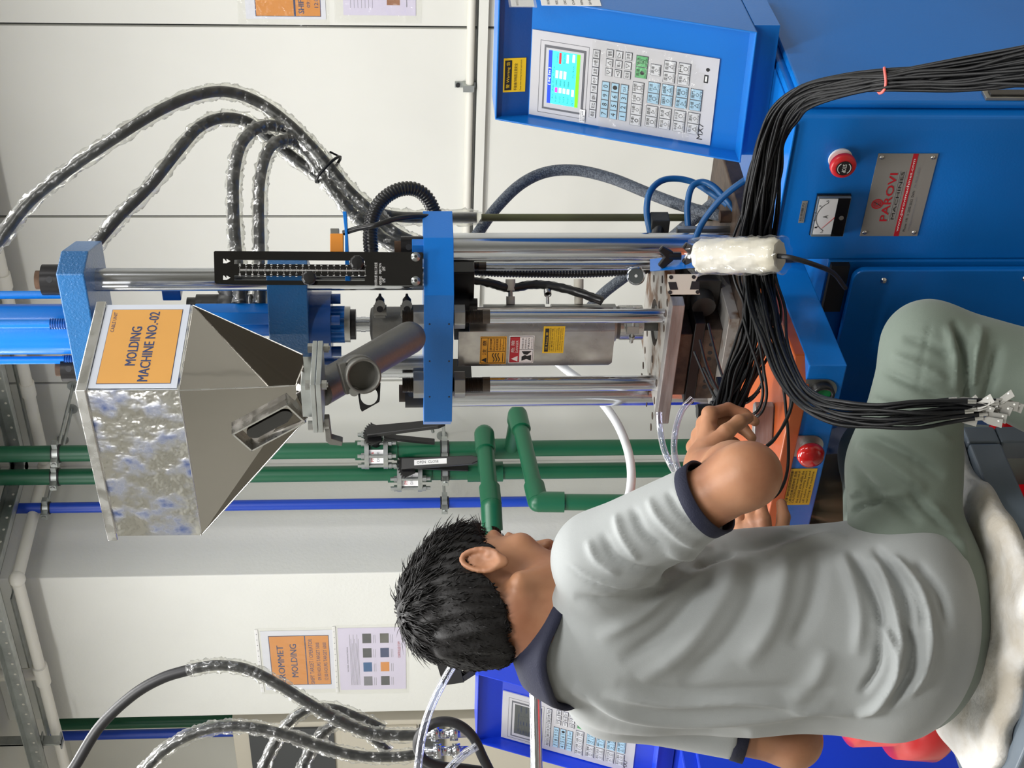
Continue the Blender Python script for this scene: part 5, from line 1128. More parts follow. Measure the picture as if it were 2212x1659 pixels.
# ================================================================ neighbouring machine at the picture's lower edge (place: to the left)
def swap(o):
    me = o.data.copy(); o.data = me
    rep = {'blue': 'blue_far', 'blue_dark': 'blue_far', 'screen_cyan': 'screen_off', 'screen_blue': 'screen_off', 'screen_green': 'screen_off', 'screen_magenta': 'screen_off', 'screen_white': 'screen_off', 'screen_red': 'screen_off'}
    for i, mt in enumerate(me.materials):
        if mt.name in rep: me.materials[i] = MAT(rep[mt.name])
TL1 = kf(0, 0, 0); T2 = PZ(1083, 1590, TL1.z) - TL1; T2.z = 0
box2 = box.copy(); col.objects.link(box2); box2.location = box.location + T2
box2['label'] = 'deeper blue control box with a switched-off grey screen, behind the seated person'
skip = {'paper_label', 'taped_label', 'warning_label'}
for ch in list(box.children):
    if ch.name.split('.')[0] in skip: continue
    c_ = ch.copy(); c_.parent = box2; col.objects.link(c_); swap(c_)
    for g_ in ch.children:
        if g_.name.split('.')[0] in ('peeling_film', 'sticker'): continue
        d_ = g_.copy(); d_.parent = c_; col.objects.link(d_)
        if g_.name.startswith('screen'): swap(d_)
mach2 = thing('injection_moulding_machine', 'royal blue cabinet of the neighbouring moulding machine behind the seated person', 'machine', V((XK - .4, YF + .3, 0)) + T2)
dx, dy = T2.x, T2.y
m = M('blue_far'); m.box(XK - .9 + dx, XK + dx, YF + dy, YF + .75 + dy, .06, zct); m.build('cabinet_body', mach2, bevel=.004)
m = M('blue_far'); m.box(XK + .001 + dx, XK + .014 + dx, YF + .02 + dy, YF + .72 + dy, .1, zct - .03); m.build('side_door', mach2, bevel=.004)
# hoses of that machine
mkhose('black_hose', 'plain black hose arching high at the left, half covered in plastic', [(130, 1700, 3.3), (162, 1655, 3.3), (215, 1570, 3.3), (285, 1503, 3.3), (350, 1465, 3.3), (415, 1445, 3.3)], 12, 'rubber')
mkhose('wrapped_hose', 'plastic-wrapped hose continuing the high black arc down to the right of the papers', [(405, 1446, 3.3), (470, 1437, 3.3), (535, 1446, 3.3), (600, 1478, 3.3), (660, 1515, 3.3), (720, 1550, 3.3), (780, 1578, 3.3), (840, 1588, 3.3), (910, 1588, 3.3)], 11.5, 'hose_dark', film='film', frpx=16, seed=6)
mkhose('wrapped_hose', 'plastic-wrapped hose of the lower arc by the far pipes', [(290, 1690, 3.35), (345, 1628, 3.35), (410, 1588, 3.35), (480, 1570, 3.35), (550, 1572, 3.35), (620, 1588, 3.35), (690, 1612, 3.35), (770, 1632, 3.35), (850, 1635, 3.35), (915, 1628, 3.35)], 11, 'hose_dark', film='film', frpx=16, seed=7)
mkhose('wrapped_hose', 'crumpled plastic-wrapped hose rising behind the lower arc, left one', [(560, 1680, 3.5), (585, 1620, 3.5), (620, 1565, 3.5), (665, 1532, 3.5), (720, 1530, 3.5), (775, 1550, 3.5), (830, 1575, 3.5)], 9.5, 'hose_dark', film='film', frpx=14, seed=8)
mkhose('wrapped_hose', 'crumpled plastic-wrapped hose rising behind the lower arc, right one', [(640, 1690, 3.5), (665, 1630, 3.5), (700, 1580, 3.5), (745, 1560, 3.5), (800, 1590, 3.5), (840, 1625, 3.5)], 9.5, 'hose_dark', film='film', frpx=14, seed=9)
mkhose('clear_tube', 'long clear lilac tube hanging down beside the far control box', [(1030, 1350, 3.1), (1006, 1395, 3.1), (965, 1460, 3.1), (932, 1525, 3.1), (912, 1590, 3.1), (900, 1680, 3.1)], 9, 'tube_lilac', 'tube')
mkhose('clear_tube', 'short piece of clear lilac tube under the black ring hose', [(1030, 1612, 3.1), (1000, 1632, 3.1), (965, 1668, 3.1), (950, 1700, 3.1)], 9, 'tube_lilac', 'tube')
mkhose('black_hose', 'thick black hose bent into a ring beside the far control box', [(1075, 1700, 3.15), (1045, 1640, 3.15), (1020, 1590, 3.15), (985, 1563, 3.15), (945, 1560, 3.15), (912, 1580, 3.15), (902, 1610, 3.15), (915, 1640, 3.15), (950, 1655, 3.16), (1000, 1660, 3.18), (1060, 1668, 3.2)], 11, 'rubber')
p = PD(960, 1605, 3.4)
for k, q in enumerate(((960, 1585), (965, 1622))):
    p = PD(*q, 3.4); m = M('chrome'); d_ = V((0, 0, 1)); m.lathe(p, d_, [(-.05, .010), (-.03, .010), (-.03, .016), (-.012, .016), (-.012, .011), (.012, .011), (.012, .017), (.03, .017), (.03, .010), (.06, .010)], 16)
    tag(m.build('hose_fitting'), ('shiny hose fitting inside the black ring hose, upper one', 'shiny hose fitting inside the black ring hose, lower one')[k], 'fitting')
# chrome rail and post behind the person's head
p = PD(1158, 1180, 2.75); zr = p.z
q0 = PZ(1159, 1700, zr - .003); q1 = PZ(1156, 1250, zr)
q0 = PD(1160, 1720, 2.72); q1 = PD(1152, 1300, 2.80)
m = M('chrome'); m.cyl(q0, q1, 13 / F_PX * 2.75, n=30); tag(m.build('chrome_rail'), 'level chrome bar crossing in front of the far control box behind the neck', 'rail')
p = PD(1180, 1195, 2.80); m = M('chrome'); m.cyl((p.x, p.y, .3), (p.x, p.y, PD(1060, 1195, 2.80).z), .026, n=32); tag(m.build('chrome_post'), 'upright chrome bar just visible behind the nose', 'post')
# pipes left of the pillar
t, _ = vpipe('blue_pipe', 'upright blue pipe left of the pillar behind the wrapped hoses', 100, 1594, 1000, 1566, 4.3, .0215, 'blue_pipe')
t, _ = vpipe('green_pipe', 'green pipe edge showing along the left side of the pillar', 300, 1562, 900, 1543, 4.42, .03, 'green_pipe')
zq = zat(30, _, 4.42); m = M('galv'); m.cyl((_, 4.42, zq - .02), (_, 4.42, zq + .02), .038, n=24); m.build('coupling', t)
# paper sheets in sleeves
def sheets(Y, tlpx, brpx, kind, label, sx=0):
    fr = Frame((0, Y, 0), (1, 0, 0), (0, 0, 1)); a0, b1 = fr.pix(*tlpx); a1, b0 = fr.pix(*brpx); W, H = a1 - a0, b1 - b0
    o = None
    m = M('paper' if kind == 'target' else 'paper_lilac'); m.fbox(fr, a0, a1, b0, b1, .001, .0018)
    def R_(u0, u1, v0, v1, mt, c=0): m.use(mt); m.fbox(fr, a0 + u0 * W, a0 + u1 * W, b1 - v1 * H, b1 - v0 * H, .0018, .0021 + c)
    def T_(s_, u0, u1, v0, v1, mt): m.text(fr, s_, a0 + u0 * W, a0 + u1 * W, b1 - v1 * H, b1 - v0 * H, .0027, mt)
    if kind == 'target':
        R_(.08, .92, .10, .92, 'ink_blue'); R_(.09, .91, .11, .585, 'sheet_orange', .0002); R_(.09, .91, .60, .912, 'sheet_orange', .0002)
        T_('*GROMMET', .10, .76, .20, .29, 'ink_blue'); T_('*MOLDING', .22, .78, .38, .47, 'ink_blue')
        T_('SHIFT TARGET / OPERATOR', .10, .86, .635, .69, 'ink_blue'); T_('09:30 HOURS TARGET 5000', .16, .80, .735, .785, 'ink_blue'); T_('12:00 HOURS TARGET 6000', .16, .80, .83, .88, 'ink_blue')
    else:
        T_('WORK INSTRUCTION', .3, .7, .12, .14, 'ink_grey')
        for i in range(8): R_(.08, .9 - .07 * (i % 3), .17 + i * .018, .175 + i * .018, 'ink_grey')
        for r in range(2):
            for c_ in range(4):
                cc = [['ink_grey', 'hose_blue', 'dark_grey', 'dark_grey'], ['dark_grey', 'sheet_orange', 'ink_blue', 'cast_grey']][r][c_]
                R_(.07 + c_ * .23, .22 + c_ * .23, .36 + r * .26, .49 + r * .26, cc); R_(.07 + c_ * .23, .20 + c_ * .23, .52 + r * .26, .525 + r * .26, 'ink_grey'); R_(.07 + c_ * .23, .20 + c_ * .23, .545 + r * .26, .55 + r * .26, 'ink_grey')
        T_('CONTROLLED COPY', .52, .78, .88, .92, 'danger_red')
    o = tag(m.build('paper_sheet'), label, 'paper')
    nx, ny = 14, 14; vs = []; fs = []; rr = random.Random(int(tlpx[0]))
    for j in range(ny):
        for i in range(nx): vs.append(fr(a0 - .06 * W + 1.12 * W * i / (nx - 1), b0 - .04 * H + 1.1 * H * j / (ny - 1), .004 + rr.uniform(0, .003)))
    for j in range(ny - 1):
        for i in range(nx - 1): fs.append((j * nx + i, j * nx + i + 1, (j + 1) * nx + i + 1, (j + 1) * nx + i))
    f = M('film_thin'); f.add(vs, fs, False); f.build('plastic_sleeve', o)
    s = M('paper_white'); s.fbox(fr, a0 - .03 * W, a1 + .03 * W, b1 + .03 * H, b1 + .075 * H, .0022, .0035); s.use('ink_grey')
    for i in range(11): s.cyl(fr(a0 + (i + .5) / 11 * W, b1 + .052 * H, .0035), fr(a0 + (i + .5) / 11 * W, b1 + .052 * H, .0038), .0022, n=8)
    s.build('punched_strip', o)
sheets(3.9, (575, 1490), (722, 1360), 'target', 'orange and white production target sheet for grommet molding taped to the pillar')
sheets(3.9, (736, 1490), (876, 1354), 'work', 'lilac-white work instruction sheet with small photos taped to the pillar')
# ---- right-hand pair on the wall, cut by the frame
def tpair():
    fr = Frame((0, YW, 0), (1, 0, 0), (0, 0, 1))
    a0, b1 = fr.pix(532, 40); a1, b0 = fr.pix(698, -105); W, H = a1 - a0, b1 - b0
    m = M('paper'); m.fbox(fr, a0, a1, b0, b1, .001, .0018)
    m.use('ink_blue').fbox(fr, a0 + .04 * W, a1 - .04 * W, b1 - .94 * H, b1 - .12 * H, .0018, .0021); m.use('sheet_orange').fbox(fr, a0 + .05 * W, a1 - .05 * W, b1 - .60 * H, b1 - .13 * H, .0018, .0023); m.fbox(fr, a0 + .05 * W, a1 - .05 * W, b1 - .93 * H, b1 - .625 * H, .0018, .0023)
    for s_, u0, u1, v0, v1 in (('*SHIFT TARGET', .09, .8, .66, .73), ('09:30 HOURS', .18, .7, .765, .81), ('12:00 HOURS', .18, .7, .86, .91)): m.text(fr, s_, a0 + u0 * W, a0 + u1 * W, b1 - v1 * H, b1 - v0 * H, .0028, 'ink_blue')
    o = tag(m.build('paper_sheet'), 'orange production target sheet on the back wall, cut off by the frame', 'paper')
    f = M('film_thin'); rr = random.Random(4); vs = [fr(a0 - .1 * W + 1.25 * W * i / 11, b0 - .04 * H + 1.14 * H * j / 11, .004 + rr.uniform(0, .003)) for j in range(12) for i in range(12)]
    f.add(vs, [(j * 12 + i, j * 12 + i + 1, j * 12 + i + 13, j * 12 + i + 12) for j in range(11) for i in range(11)]); f.build('plastic_sleeve', o)
    a0, b1 = fr.pix(742, 32); a1, b0 = fr.pix(898, -100); W, H = a1 - a0, b1 - b0
    m = M('paper_lilac'); m.fbox(fr, a0, a1, b0, b1, .001, .0018)
    for i in range(7): m.use('ink_grey').fbox(fr, a0 + .12 * W, a0 + (.8 - .1 * (i % 2)) * W, b1 - (.1 + i * .05) * H - .001, b1 - (.1 + i * .05) * H, .0018, .0021)
    m.use('skin').fbox(fr, a0 + .17 * W, a0 + .38 * W, b1 - .78 * H, b1 - .60 * H, .0018, .0021); m.use('ink_grey').fbox(fr, a0 + .14 * W, a0 + .5 * W, b1 - .88 * H, b1 - .87 * H, .0018, .0021)
    o = tag(m.build('paper_sheet'), 'lilac-white instruction sheet on the back wall beside the orange one, cut off by the frame', 'paper')
    f = M('film_thin'); vs = [fr(a0 - .12 * W + 1.2 * W * i / 11, b0 - .08 * H + 1.2 * H * j / 11, .004 + rr.uniform(0, .003)) for j in range(12) for i in range(12)]
    f.add(vs, [(j * 12 + i, j * 12 + i + 1, j * 12 + i + 13, j * 12 + i + 12) for j in range(11) for i in range(11)]); f.build('plastic_sleeve', o)
tpair()
# background equipment beyond the pillar
p0 = PD(520, 1600, 6.2); Yb2 = YW - .45
xa = PY(600, 1562, Yb2).x; 
t = thing('storage_cupboard', 'dark grey cupboard with a pale frame, far left beyond the pillar', 'cupboard', (xa - .3, Yb2 + .15, 0))
m = M('beige'); m.box(xa - .9, xa, Yb2, Yb2 + .4, 0, zat(500, xa, Yb2)); m.build('carcass', t, bevel=.004)
m = M('dark_grey'); m.box(xa - .85, xa - .03, Yb2 - .012, Yb2 - .0005, zat(720, xa, Yb2), zat(535, xa, Yb2)); m.build('dark_door', t, bevel=.002)
m = M('beige'); m.box(xa - .85, xa - .03, Yb2 - .012, Yb2 - .0005, zat(900, xa, Yb2), zat(735, xa, Yb2)); m.build('drawer_front', t, bevel=.002)
m = M('dark_grey'); m.box(xa - .85, xa - .03, Yb2 - .014, Yb2 - .0005, zat(960, xa, Yb2), zat(905, xa, Yb2)); m.build('plinth_panel', t, bevel=.002)
m = M('steel_bright'); m.cyl((xa - .5, Yb2 - .03, zat(700, xa, Yb2)), (xa - .5, Yb2 - .03, zat(560, xa, Yb2)), .008); m.build('handle', t)
# black lever valve near the far box
p = PD(985, 1440, 3.6); m = M('black_plastic'); fr = Frame(p, V((.2, 0, -1)), V((1, 0, 0))); m.fbox(fr, -.04, .01, -.05, .05, -.01, .01); m.fprism(fr, [(.01, -.05), (.04, -.03), (.065, .0), (.055, .012), (.03, -.015), (.01, -.03)], -.008, .008)
m.cyl(p + V((.03, .02, .06)), p + V((.03, .02, -.08)), .012)
tag(m.build('lever_handle'), 'black lever handle showing between the hair and the far control box', 'lever')

# ================================================================ stool, felt, red chair, bags
zs_ = .585
b1_ = PZ(2088, 925, zs_ - .02); b2_ = PZ(2240, 1300, zs_ - .02)
XS1 = b1_.x + .004; YS1 = b1_.y
st = thing('work_stool', 'grey painted steel stool under the seated person', 'stool', (XS1 - .2, YS1 - .2, 0))
XS0 = XS1 - .40; YS0 = YS1 - .44
def sbar(x0, x1, y0, y1, z0, z1, nm, mt='bench_grey'): m = M(mt); m.box(x0, x1, y0, y1, z0, z1); m.build(nm, st, bevel=.004, seg=3)
sbar(XS1 - .035, XS1, YS0 + .036, YS1 - .036, zs_ - .06, zs_ - .012, 'seat_rail'); sbar(XS0, XS0 + .035, YS0 + .036, YS1 - .036, zs_ - .06, zs_ - .012, 'seat_rail')
sbar(XS0, XS1, YS1 - .035, YS1, zs_ - .06, zs_ - .012, 'seat_rail'); sbar(XS0, XS1, YS0, YS0 + .035, zs_ - .06, zs_ - .012, 'seat_rail')
sbar(XS0 + .036, XS1 - .036, YS0 + .036, YS1 - .036, zs_ - .03, zs_ - .016, 'seat_board')
for x in (XS0, XS1 - .035):
    for y in (YS0, YS1 - .035): sbar(x, x + .035, y, y + .035, 0, zs_ - .061, 'leg')
for z in (.16,):
    sbar(XS0 + .036, XS1 - .036, YS1 - .03, YS1 - .008, z, z + .03, 'foot_rail'); sbar(XS1 - .03, XS1 - .008, YS0 + .036, YS1 - .036, z, z + .03, 'foot_rail')
# felt sheet draped on the seat: a thick wavy slab
nx, ny = 60, 60; vs = []; fs = []; rr = random.Random(8)
def feltz(u, v_):
    return zs_ - .004 + .004 * math.sin(u * 9 + 1) * math.sin(v_ * 7) + .003 * math.sin(u * 21 + v_ * 13)
c00 = PZ(2052, 940, zs_); c01 = PZ(2255, 1290, zs_); c11 = PZ(2128, 1700, zs_); c10 = PZ(1990, 1505, zs_)
for lay in (0, 1):
    for j in range(ny + 1):
        for i in range(nx + 1):
            u, v_ = i / nx, j / ny
            p = (c00.lerp(c10, u)).lerp(c01.lerp(c11, u), v_)
            wv = .006 * math.sin(v_ * 11 + 2) + .004 * math.sin(v_ * 23) ; wu = .007 * math.sin(u * 9 + 1) + .004 * math.sin(u * 25)
            p = p + (c00 - c10).normalized() * wv * (1 - u) + (c01 - c00).normalized() * wu * v_
            droop = .016 * max(0, (u < .04) * (.04 - u) / .04) + .02 * max(0, (v_ - .93) / .07)
            vs.append((p.x, p.y, feltz(u, v_) + (.016 if lay else 0) - droop * .6 + (.0 if lay else -.002)))
K = (nx + 1) * (ny + 1)
for j in range(ny):
    for i in range(nx):
        a = j * (nx + 1) + i; fs.append((a, a + nx + 1, a + nx + 2, a + 1)); fs.append((K + a, K + a + 1, K + a + nx + 2, K + a + nx + 1))
bd = [i for i in range(nx)] + [nx + j * (nx + 1) for j in range(ny)] + [K - 1 - i for i in range(nx)] + [(ny - j) * (nx + 1) for j in range(ny)]
for k in range(len(bd)): a, b = bd[k], bd[(k + 1) % len(bd)]; fs.append((a, b, K + b, K + a))
m = M('felt'); m.add(vs, fs, True); tag(m.build('felt_sheet'), 'thick white felt sheet laid over the stool seat', 'felt')
# red plastic chair behind
cp = PD(1960, 1438, 2.52); m = M('plastic_red'); R = .150
m.lathe((cp.x, cp.y, 0), (0, 0, 1), [(0, R * 1.05), (.30, R * .94), (cp.z - .045, R * .88), (cp.z - .04, R * 1.0), (cp.z - .03, R * 1.04), (cp.z + .03, R * 1.0), (cp.z + .035, R * .86), (cp.z + .10, R * .86), (cp.z + .115, R * .70), (cp.z + .115, .0)], 48)
tag(m.build('red_stool'), 'bright red plastic stool behind the seated person', 'stool')
p = PD(2200, 1030, 2.35); m = M('plastic_red'); m.lathe((p.x, p.y, 0), (0, 0, 1), [(0, .10), (p.z - .03, .125), (p.z - .03, .14), (p.z, .14), (p.z + .002, .12), (p.z - .02, .118), (.02, .09)], 40)
tag(m.build('red_bucket'), 'dark red plastic bucket on the floor beyond the stool', 'bucket')
# bags under the console
def lump(name, c, rx, ry, rz, mat, label, cat, seed, amp=.12):
    rr = random.Random(seed); ph = [rr.uniform(0, 6) for _ in range(9)]; m = M(mat); m.ball(c, rx, ry, rz, 40, 28)
    for i, v in enumerate(m.v):
        d = V(v) - V(c); q = V((d.x / rx, d.y / ry, d.z / rz)); s = 1 + amp * (math.sin(q.x * 4 + ph[0] + q.z * 3) * math.sin(q.y * 5 + ph[1]) + .5 * math.sin(q.z * 11 + ph[2] + q.x * 7) + .35 * math.sin(q.x * 17 + q.y * 13 + ph[3]))
        m.v[i] = tuple(V(c) + d * s)
    return tag(m.build(name), label, cat)
p = PD(1798, 1092, 2.62); lump('cloth_bag', V((p.x, p.y, p.z - .10)), .10, .10, .17, 'khaki', 'khaki cloth bag hanging under the button console', 'bag', 3)
p = PD(1800, 1035, 2.66); lump('plastic_bag', V((p.x + .03, p.y + .02, p.z - .06)), .055, .06, .09, 'plastic_bag', 'crumpled clear plastic bag next to the khaki bag', 'bag', 5)
p = PD(1830, 1012, 2.78); m = M('plastic_red'); fr = Frame(p, V((.8, .3, -.5)), V((0, 0, 1))); m.cyl(fr(-.03, 0, 0), fr(.09, 0, 0), .005, n=12); m.use('paper_white').fbox(fr, -.02, .09, .004, .05, -.003, .003); tag(m.build('striped_packet'), 'white packet edged in red behind the plastic bag', 'packet')
# ================================================================ the seated person (signed-distance modelling -> one continuous surface per piece)
import openvdb
class SDF:
    def __init__(s, lo, hi, h):
        s.h = h; s.lo = np.array(lo, np.float32); s.n = np.ceil((np.array(hi) - s.lo) / h).astype(int) + 1
        s.a = np.full(tuple(s.n), .08, np.float32)
    def sl(s, lo, hi, pad):
        i0 = np.clip(np.floor((np.array(lo) - pad - s.lo) / s.h).astype(int), 0, s.n - 1); i1 = np.clip(np.ceil((np.array(hi) + pad - s.lo) / s.h).astype(int) + 1, 1, s.n)
        ax = [(s.lo[k] + s.h * np.arange(i0[k], i1[k])).astype(np.float32) for k in range(3)]
        return tuple(slice(i0[k], i1[k]) for k in range(3)), np.meshgrid(*ax, indexing='ij', sparse=True)
    def comb(s, sl, d, k, op):
        a = s.a[sl]
        if op == 'add':
            h = np.clip(.5 + .5 * (a - d) / k, 0, 1); s.a[sl] = a * (1 - h) + d * h - k * h * (1 - h)
        elif op == 'sub':
            d = -d; h = np.clip(.5 - .5 * (a - d) / k, 0, 1); s.a[sl] = a * (1 - h) + d * h + k * h * (1 - h)
    def cap(s, p, q, r0, r1, k=.02, op='add'):
        p = np.array(p, np.float32); q = np.array(q, np.float32); r = max(r0, r1)
        sl, (X, Y, Z) = s.sl(np.minimum(p, q) - r, np.maximum(p, q) + r, k + .03)
        d = q - p; L2 = float(d @ d) + 1e-12
        t = np.clip(((X - p[0]) * d[0] + (Y - p[1]) * d[1] + (Z - p[2]) * d[2]) / L2, 0, 1)
        D = np.sqrt((X - p[0] - t * d[0]) ** 2 + (Y - p[1] - t * d[1]) ** 2 + (Z - p[2] - t * d[2]) ** 2) - (r0 + (r1 - r0) * t)
        s.comb(sl, D, k, op)
    def ell(s, c, R, axes=None, k=.02, op='add'):
        c = np.array(c, np.float32); A = np.eye(3, dtype=np.float32) if axes is None else np.array([list(a) for a in axes], np.float32); m = max(R)
        sl, (X, Y, Z) = s.sl(c - m, c + m, k + .03); dx, dy, dz = X - c[0], Y - c[1], Z - c[2]
        u = [(dx * A[i][0] + dy * A[i][1] + dz * A[i][2]) / R[i] for i in range(3)]
        k0 = np.sqrt(u[0] ** 2 + u[1] ** 2 + u[2] ** 2) + 1e-6; k1 = np.sqrt(sum((u[i] / R[i]) ** 2 for i in range(3))) + 1e-6
        s.comb(sl, k0 * (k0 - 1) / k1, k, op)
    def chain(s, pts, k=.015):
        for (a, ra), (b, rb) in zip(pts[:-1], pts[1:]): s.cap(a, b, ra, rb, k)
    def half(s, p, n, k=.004):
        """cut away everything on the n side of the plane"""
        p = np.array(p, np.float32); n = np.array(n, np.float32); n /= np.linalg.norm(n)
        ax = [(s.lo[i] + s.h * np.arange(s.n[i])).astype(np.float32) for i in range(3)]; X, Y, Z = np.meshgrid(*ax, indexing='ij', sparse=True)
        s.a = np.maximum(s.a, (X - p[0]) * n[0] + (Y - p[1]) * n[1] + (Z - p[2]) * n[2])
    def mesh(s):
        g = openvdb.FloatGrid(float(s.h * 4)); g.copyFromArray(np.clip(s.a, -s.h * 4, s.h * 4).astype(np.float32))
        pts, tris, quads = g.convertToPolygons(isovalue=0.0)
        pts = pts * s.h + s.lo; f = [tuple(int(x) for x in q) for q in quads] + [tuple(int(x) for x in q) for q in tris]
        # orientation: signed volume must be positive
        q = np.array(quads, int); a, b, c = pts[q[:, 0]], pts[q[:, 1]], pts[q[:, 2]]
        if np.einsum('ij,ij->i', a - pts.mean(0), np.cross(b - a, c - a)).sum() < 0: f = [t[::-1] for t in f]
        return pts.astype(np.float64), f
def normals(P, F):
    q = np.array([f[:3] for f in F]); fn = np.cross(P[q[:, 1]] - P[q[:, 0]], P[q[:, 2]] - P[q[:, 0]]); N = np.zeros_like(P)
    for k in range(3): np.add.at(N, q[:, k], fn)
    return N / (np.linalg.norm(N, axis=1, keepdims=True) + 1e-12)
def relax(P, F, it=2, lam=.5):
    E = set()
    q = np.array([f for f in F if len(f) == 4]); e = np.concatenate([q[:, [0, 1]], q[:, [1, 2]], q[:, [2, 3]], q[:, [3, 0]]]); e = np.unique(np.sort(e, 1), axis=0)
    for _ in range(it):
        S = np.zeros_like(P); C = np.zeros(len(P)); np.add.at(S, e[:, 0], P[e[:, 1]]); np.add.at(S, e[:, 1], P[e[:, 0]]); np.add.at(C, e[:, 0], 1); np.add.at(C, e[:, 1], 1)
        P = P + lam * (np.where(C[:, None] > 0, S / np.maximum(C, 1)[:, None], P) - P)
    return P
aC, aF, aR, aD = (np.array(v[:]) for v in (CAM, FW, RT, DN))
def topix(P):
    d = P - aC; z = d @ aF; return 1106 + F_PX * (d @ aD) / z, 1659 - (829.5 + F_PX * (d @ aR) / z), z
def folds(P, N, L):
    """cloth folds: ridges (+) and creases (-) along lines, raised from the cloth along its normal"""
    px, py, z = topix(P); facing = np.clip(-(N @ aF) * 2.5 + .3, 0, 1); H = np.zeros(len(P))
    for pts, wdt, amp in L:
        pts = np.array([tuple(p[:]) for p in spline([V((a, b, 0)) for a, b in pts], 6)])[:, :2]
        best = np.full(len(P), 1e9); par = np.zeros(len(P)); K_ = len(pts) - 1
        bb = (px > pts[:, 0].min() - 4 * wdt) & (px < pts[:, 0].max() + 4 * wdt) & (py > pts[:, 1].min() - 4 * wdt) & (py < pts[:, 1].max() + 4 * wdt)
        x, y = px[bb], py[bb]; b2 = best[bb]; pr = par[bb]
        for i in range(K_):
            a, b = pts[i], pts[i + 1]; d = b - a; t = np.clip(((x - a[0]) * d[0] + (y - a[1]) * d[1]) / (d @ d + 1e-9), 0, 1)
            q = np.hypot(x - a[0] - t * d[0], y - a[1] - t * d[1]); mk_ = q < b2; b2 = np.where(mk_, q, b2); pr = np.where(mk_, (i + t) / K_, pr)
        taper = np.clip(np.minimum(pr, 1 - pr) * 5, 0, 1) ** .7
        H[bb] += 1.35 * amp * np.exp(-(b2 / wdt) ** 2) * taper
    return P + N * (H * facing)[:, None]
def sdfobj(name, P, F, mat, parent, base):
    me = bpy.data.meshes.new(name); me.from_pydata((P - np.array(base[:])).tolist(), [], F); me.materials.append(MAT(mat))
    me.polygons.foreach_set('use_smooth', [True] * len(F)); me.update(); o = bpy.data.objects.new(name, me); col.objects.link(o)
    if parent is not None: o.parent = parent
    return o

FH, RH = V((FW.x, FW.y, 0)).normalized(), V((RT.x, RT.y, 0)).normalized()
UP = V((0, 0, 1))
def heading(deg, pitch=0):
    h = FH * math.cos(math.radians(deg)) + RH * math.sin(math.radians(deg)); return (h * math.cos(math.radians(pitch)) - UP * math.sin(math.radians(pitch))).normalized()
# head frame: x right, y forwards, z up
hy = heading(41, 30); hx = heading(41 + 90, 0); hx = (hx - hy * hx.dot(hy)).normalized(); hz = hx.cross(hy).normalized()
hx, hz = hx * math.cos(math.radians(12)) + hz * math.sin(math.radians(12)), hz * math.cos(math.radians(12)) - hx * math.sin(math.radians(12))
HC = PD(1064, 1286, 2.15)
def hd(x, y, z): return HC + hx * x + hy * y + hz * z
HA = (hx, hy, hz)
# torso frame
ty = heading(46, 8); tx = heading(46 + 90); tx = (tx - ty * tx.dot(ty)).normalized(); tz = tx.cross(ty).normalized(); TA = (tx, ty, tz)
shR, elR, wrR = PD(1300, 1205, 2.03), PD(1612, 1028, 1.92), PD(1522, 1008, 2.13)
shL, elL, wrL = PD(1320, 1505, 2.27), PD(1715, 1600, 2.24), PD(1650, 1230, 2.31)
chest, waist, hips = PD(1400, 1395, 2.17), PD(1690, 1375, 2.16), PD(1935, 1350, 2.17)
neck0 = PD(1212, 1388, 2.12)
# --- skin: head, neck, torso core, arms, hands
allp = [HC, shR, elR, wrR, shL, elL, wrL, hips, PD(1560, 900, 2.2)]
lo = [min(p[i] for p in allp) - .16 for i in range(3)]; hi = [max(p[i] for p in allp) + .16 for i in range(3)]
S = SDF(lo, hi, .0030)
S.ell(chest, (.13, .085, .17), TA, .03); S.ell(waist, (.12, .085, .16), TA, .05); S.ell(hips, (.13, .09, .07), TA, .04)
S.cap(shR, shL, .045, .045, .05); S.cap(chest, neck0, .07, .056, .05); S.cap(neck0, hd(0, -.03, -.055), .055, .050, .03)
S.ell(hd(0, -.014, .034), (.073, .096, .083), HA, .02); S.ell(hd(0, .044, -.022), (.058, .048, .082), HA, .025)
S.ell(hd(0, .036, -.078), (.046, .044, .036), HA, .02); S.ell(hd(0, .074, -.100), (.020, .014, .015), HA, .015)
for s_ in (-1, 1):
    S.ell(hd(s_ * .043, .066, -.020), (.018, .016, .016), HA, .018); S.cap(hd(s_ * .010, .090, .026), hd(s_ * .046, .072, .028), .008, .007, .010)
    S.cap(hd(s_ * .058, -.012, -.060), hd(s_ * .040, .030, -.092), .012, .012, .025)
    S.ell(hd(s_ * .031, .094, .006), (.017, .012, .011), HA, .010, 'sub')
    S.ell(hd(s_ * .031, .078, .005), (.0135, .0135, .0125), HA, .003)
    S.cap(hd(s_ * .018, .089, .013), hd(s_ * .044, .082, .010), .0035, .003, .004); S.cap(hd(s_ * .018, .088, -.003), hd(s_ * .044, .080, -.004), .003, .0025, .005)
    # ear
    ec = hd(s_ * .074, -.010, -.008); ez = (hz * .95 - hy * .22).normalized(); ey = (hx * s_).cross(ez).normalized(); ex = (hx * s_ * .86 - hy * .5).normalized(); ey = ez.cross(ex).normalized()
    S.ell(ec + ex * .006, (.0055, .017, .030), (ex, ey, ez), .004)
    ringp = [ec + ex * .011 + ey * math.cos(a) * .0155 * (1 - .12 * math.sin(a)) + ez * (math.sin(a) * .0275 + .003) for a in [i * math.pi / 10 for i in range(21)]]
    for a_, b_ in zip(ringp[:-1], ringp[1:]): S.cap(a_, b_, .0036, .0036, .0025)
    S.ell(ec + ex * .014 - ez * .002 + ey * 0, (.0065, .0095, .015), (ex, ey, ez), .003, 'sub')
    S.ell(ec + ex * .008 - ez * .027, (.0055, .009, .009), (ex, ey, ez), .004); S.cap(ec + ex * .009 + ey * (-.008 if ey.dot(hy) < 0 else .008) * 1 - ez * .006, ec + ex * .009 + hy * .010 - ez * .012, .004, .004, .004)
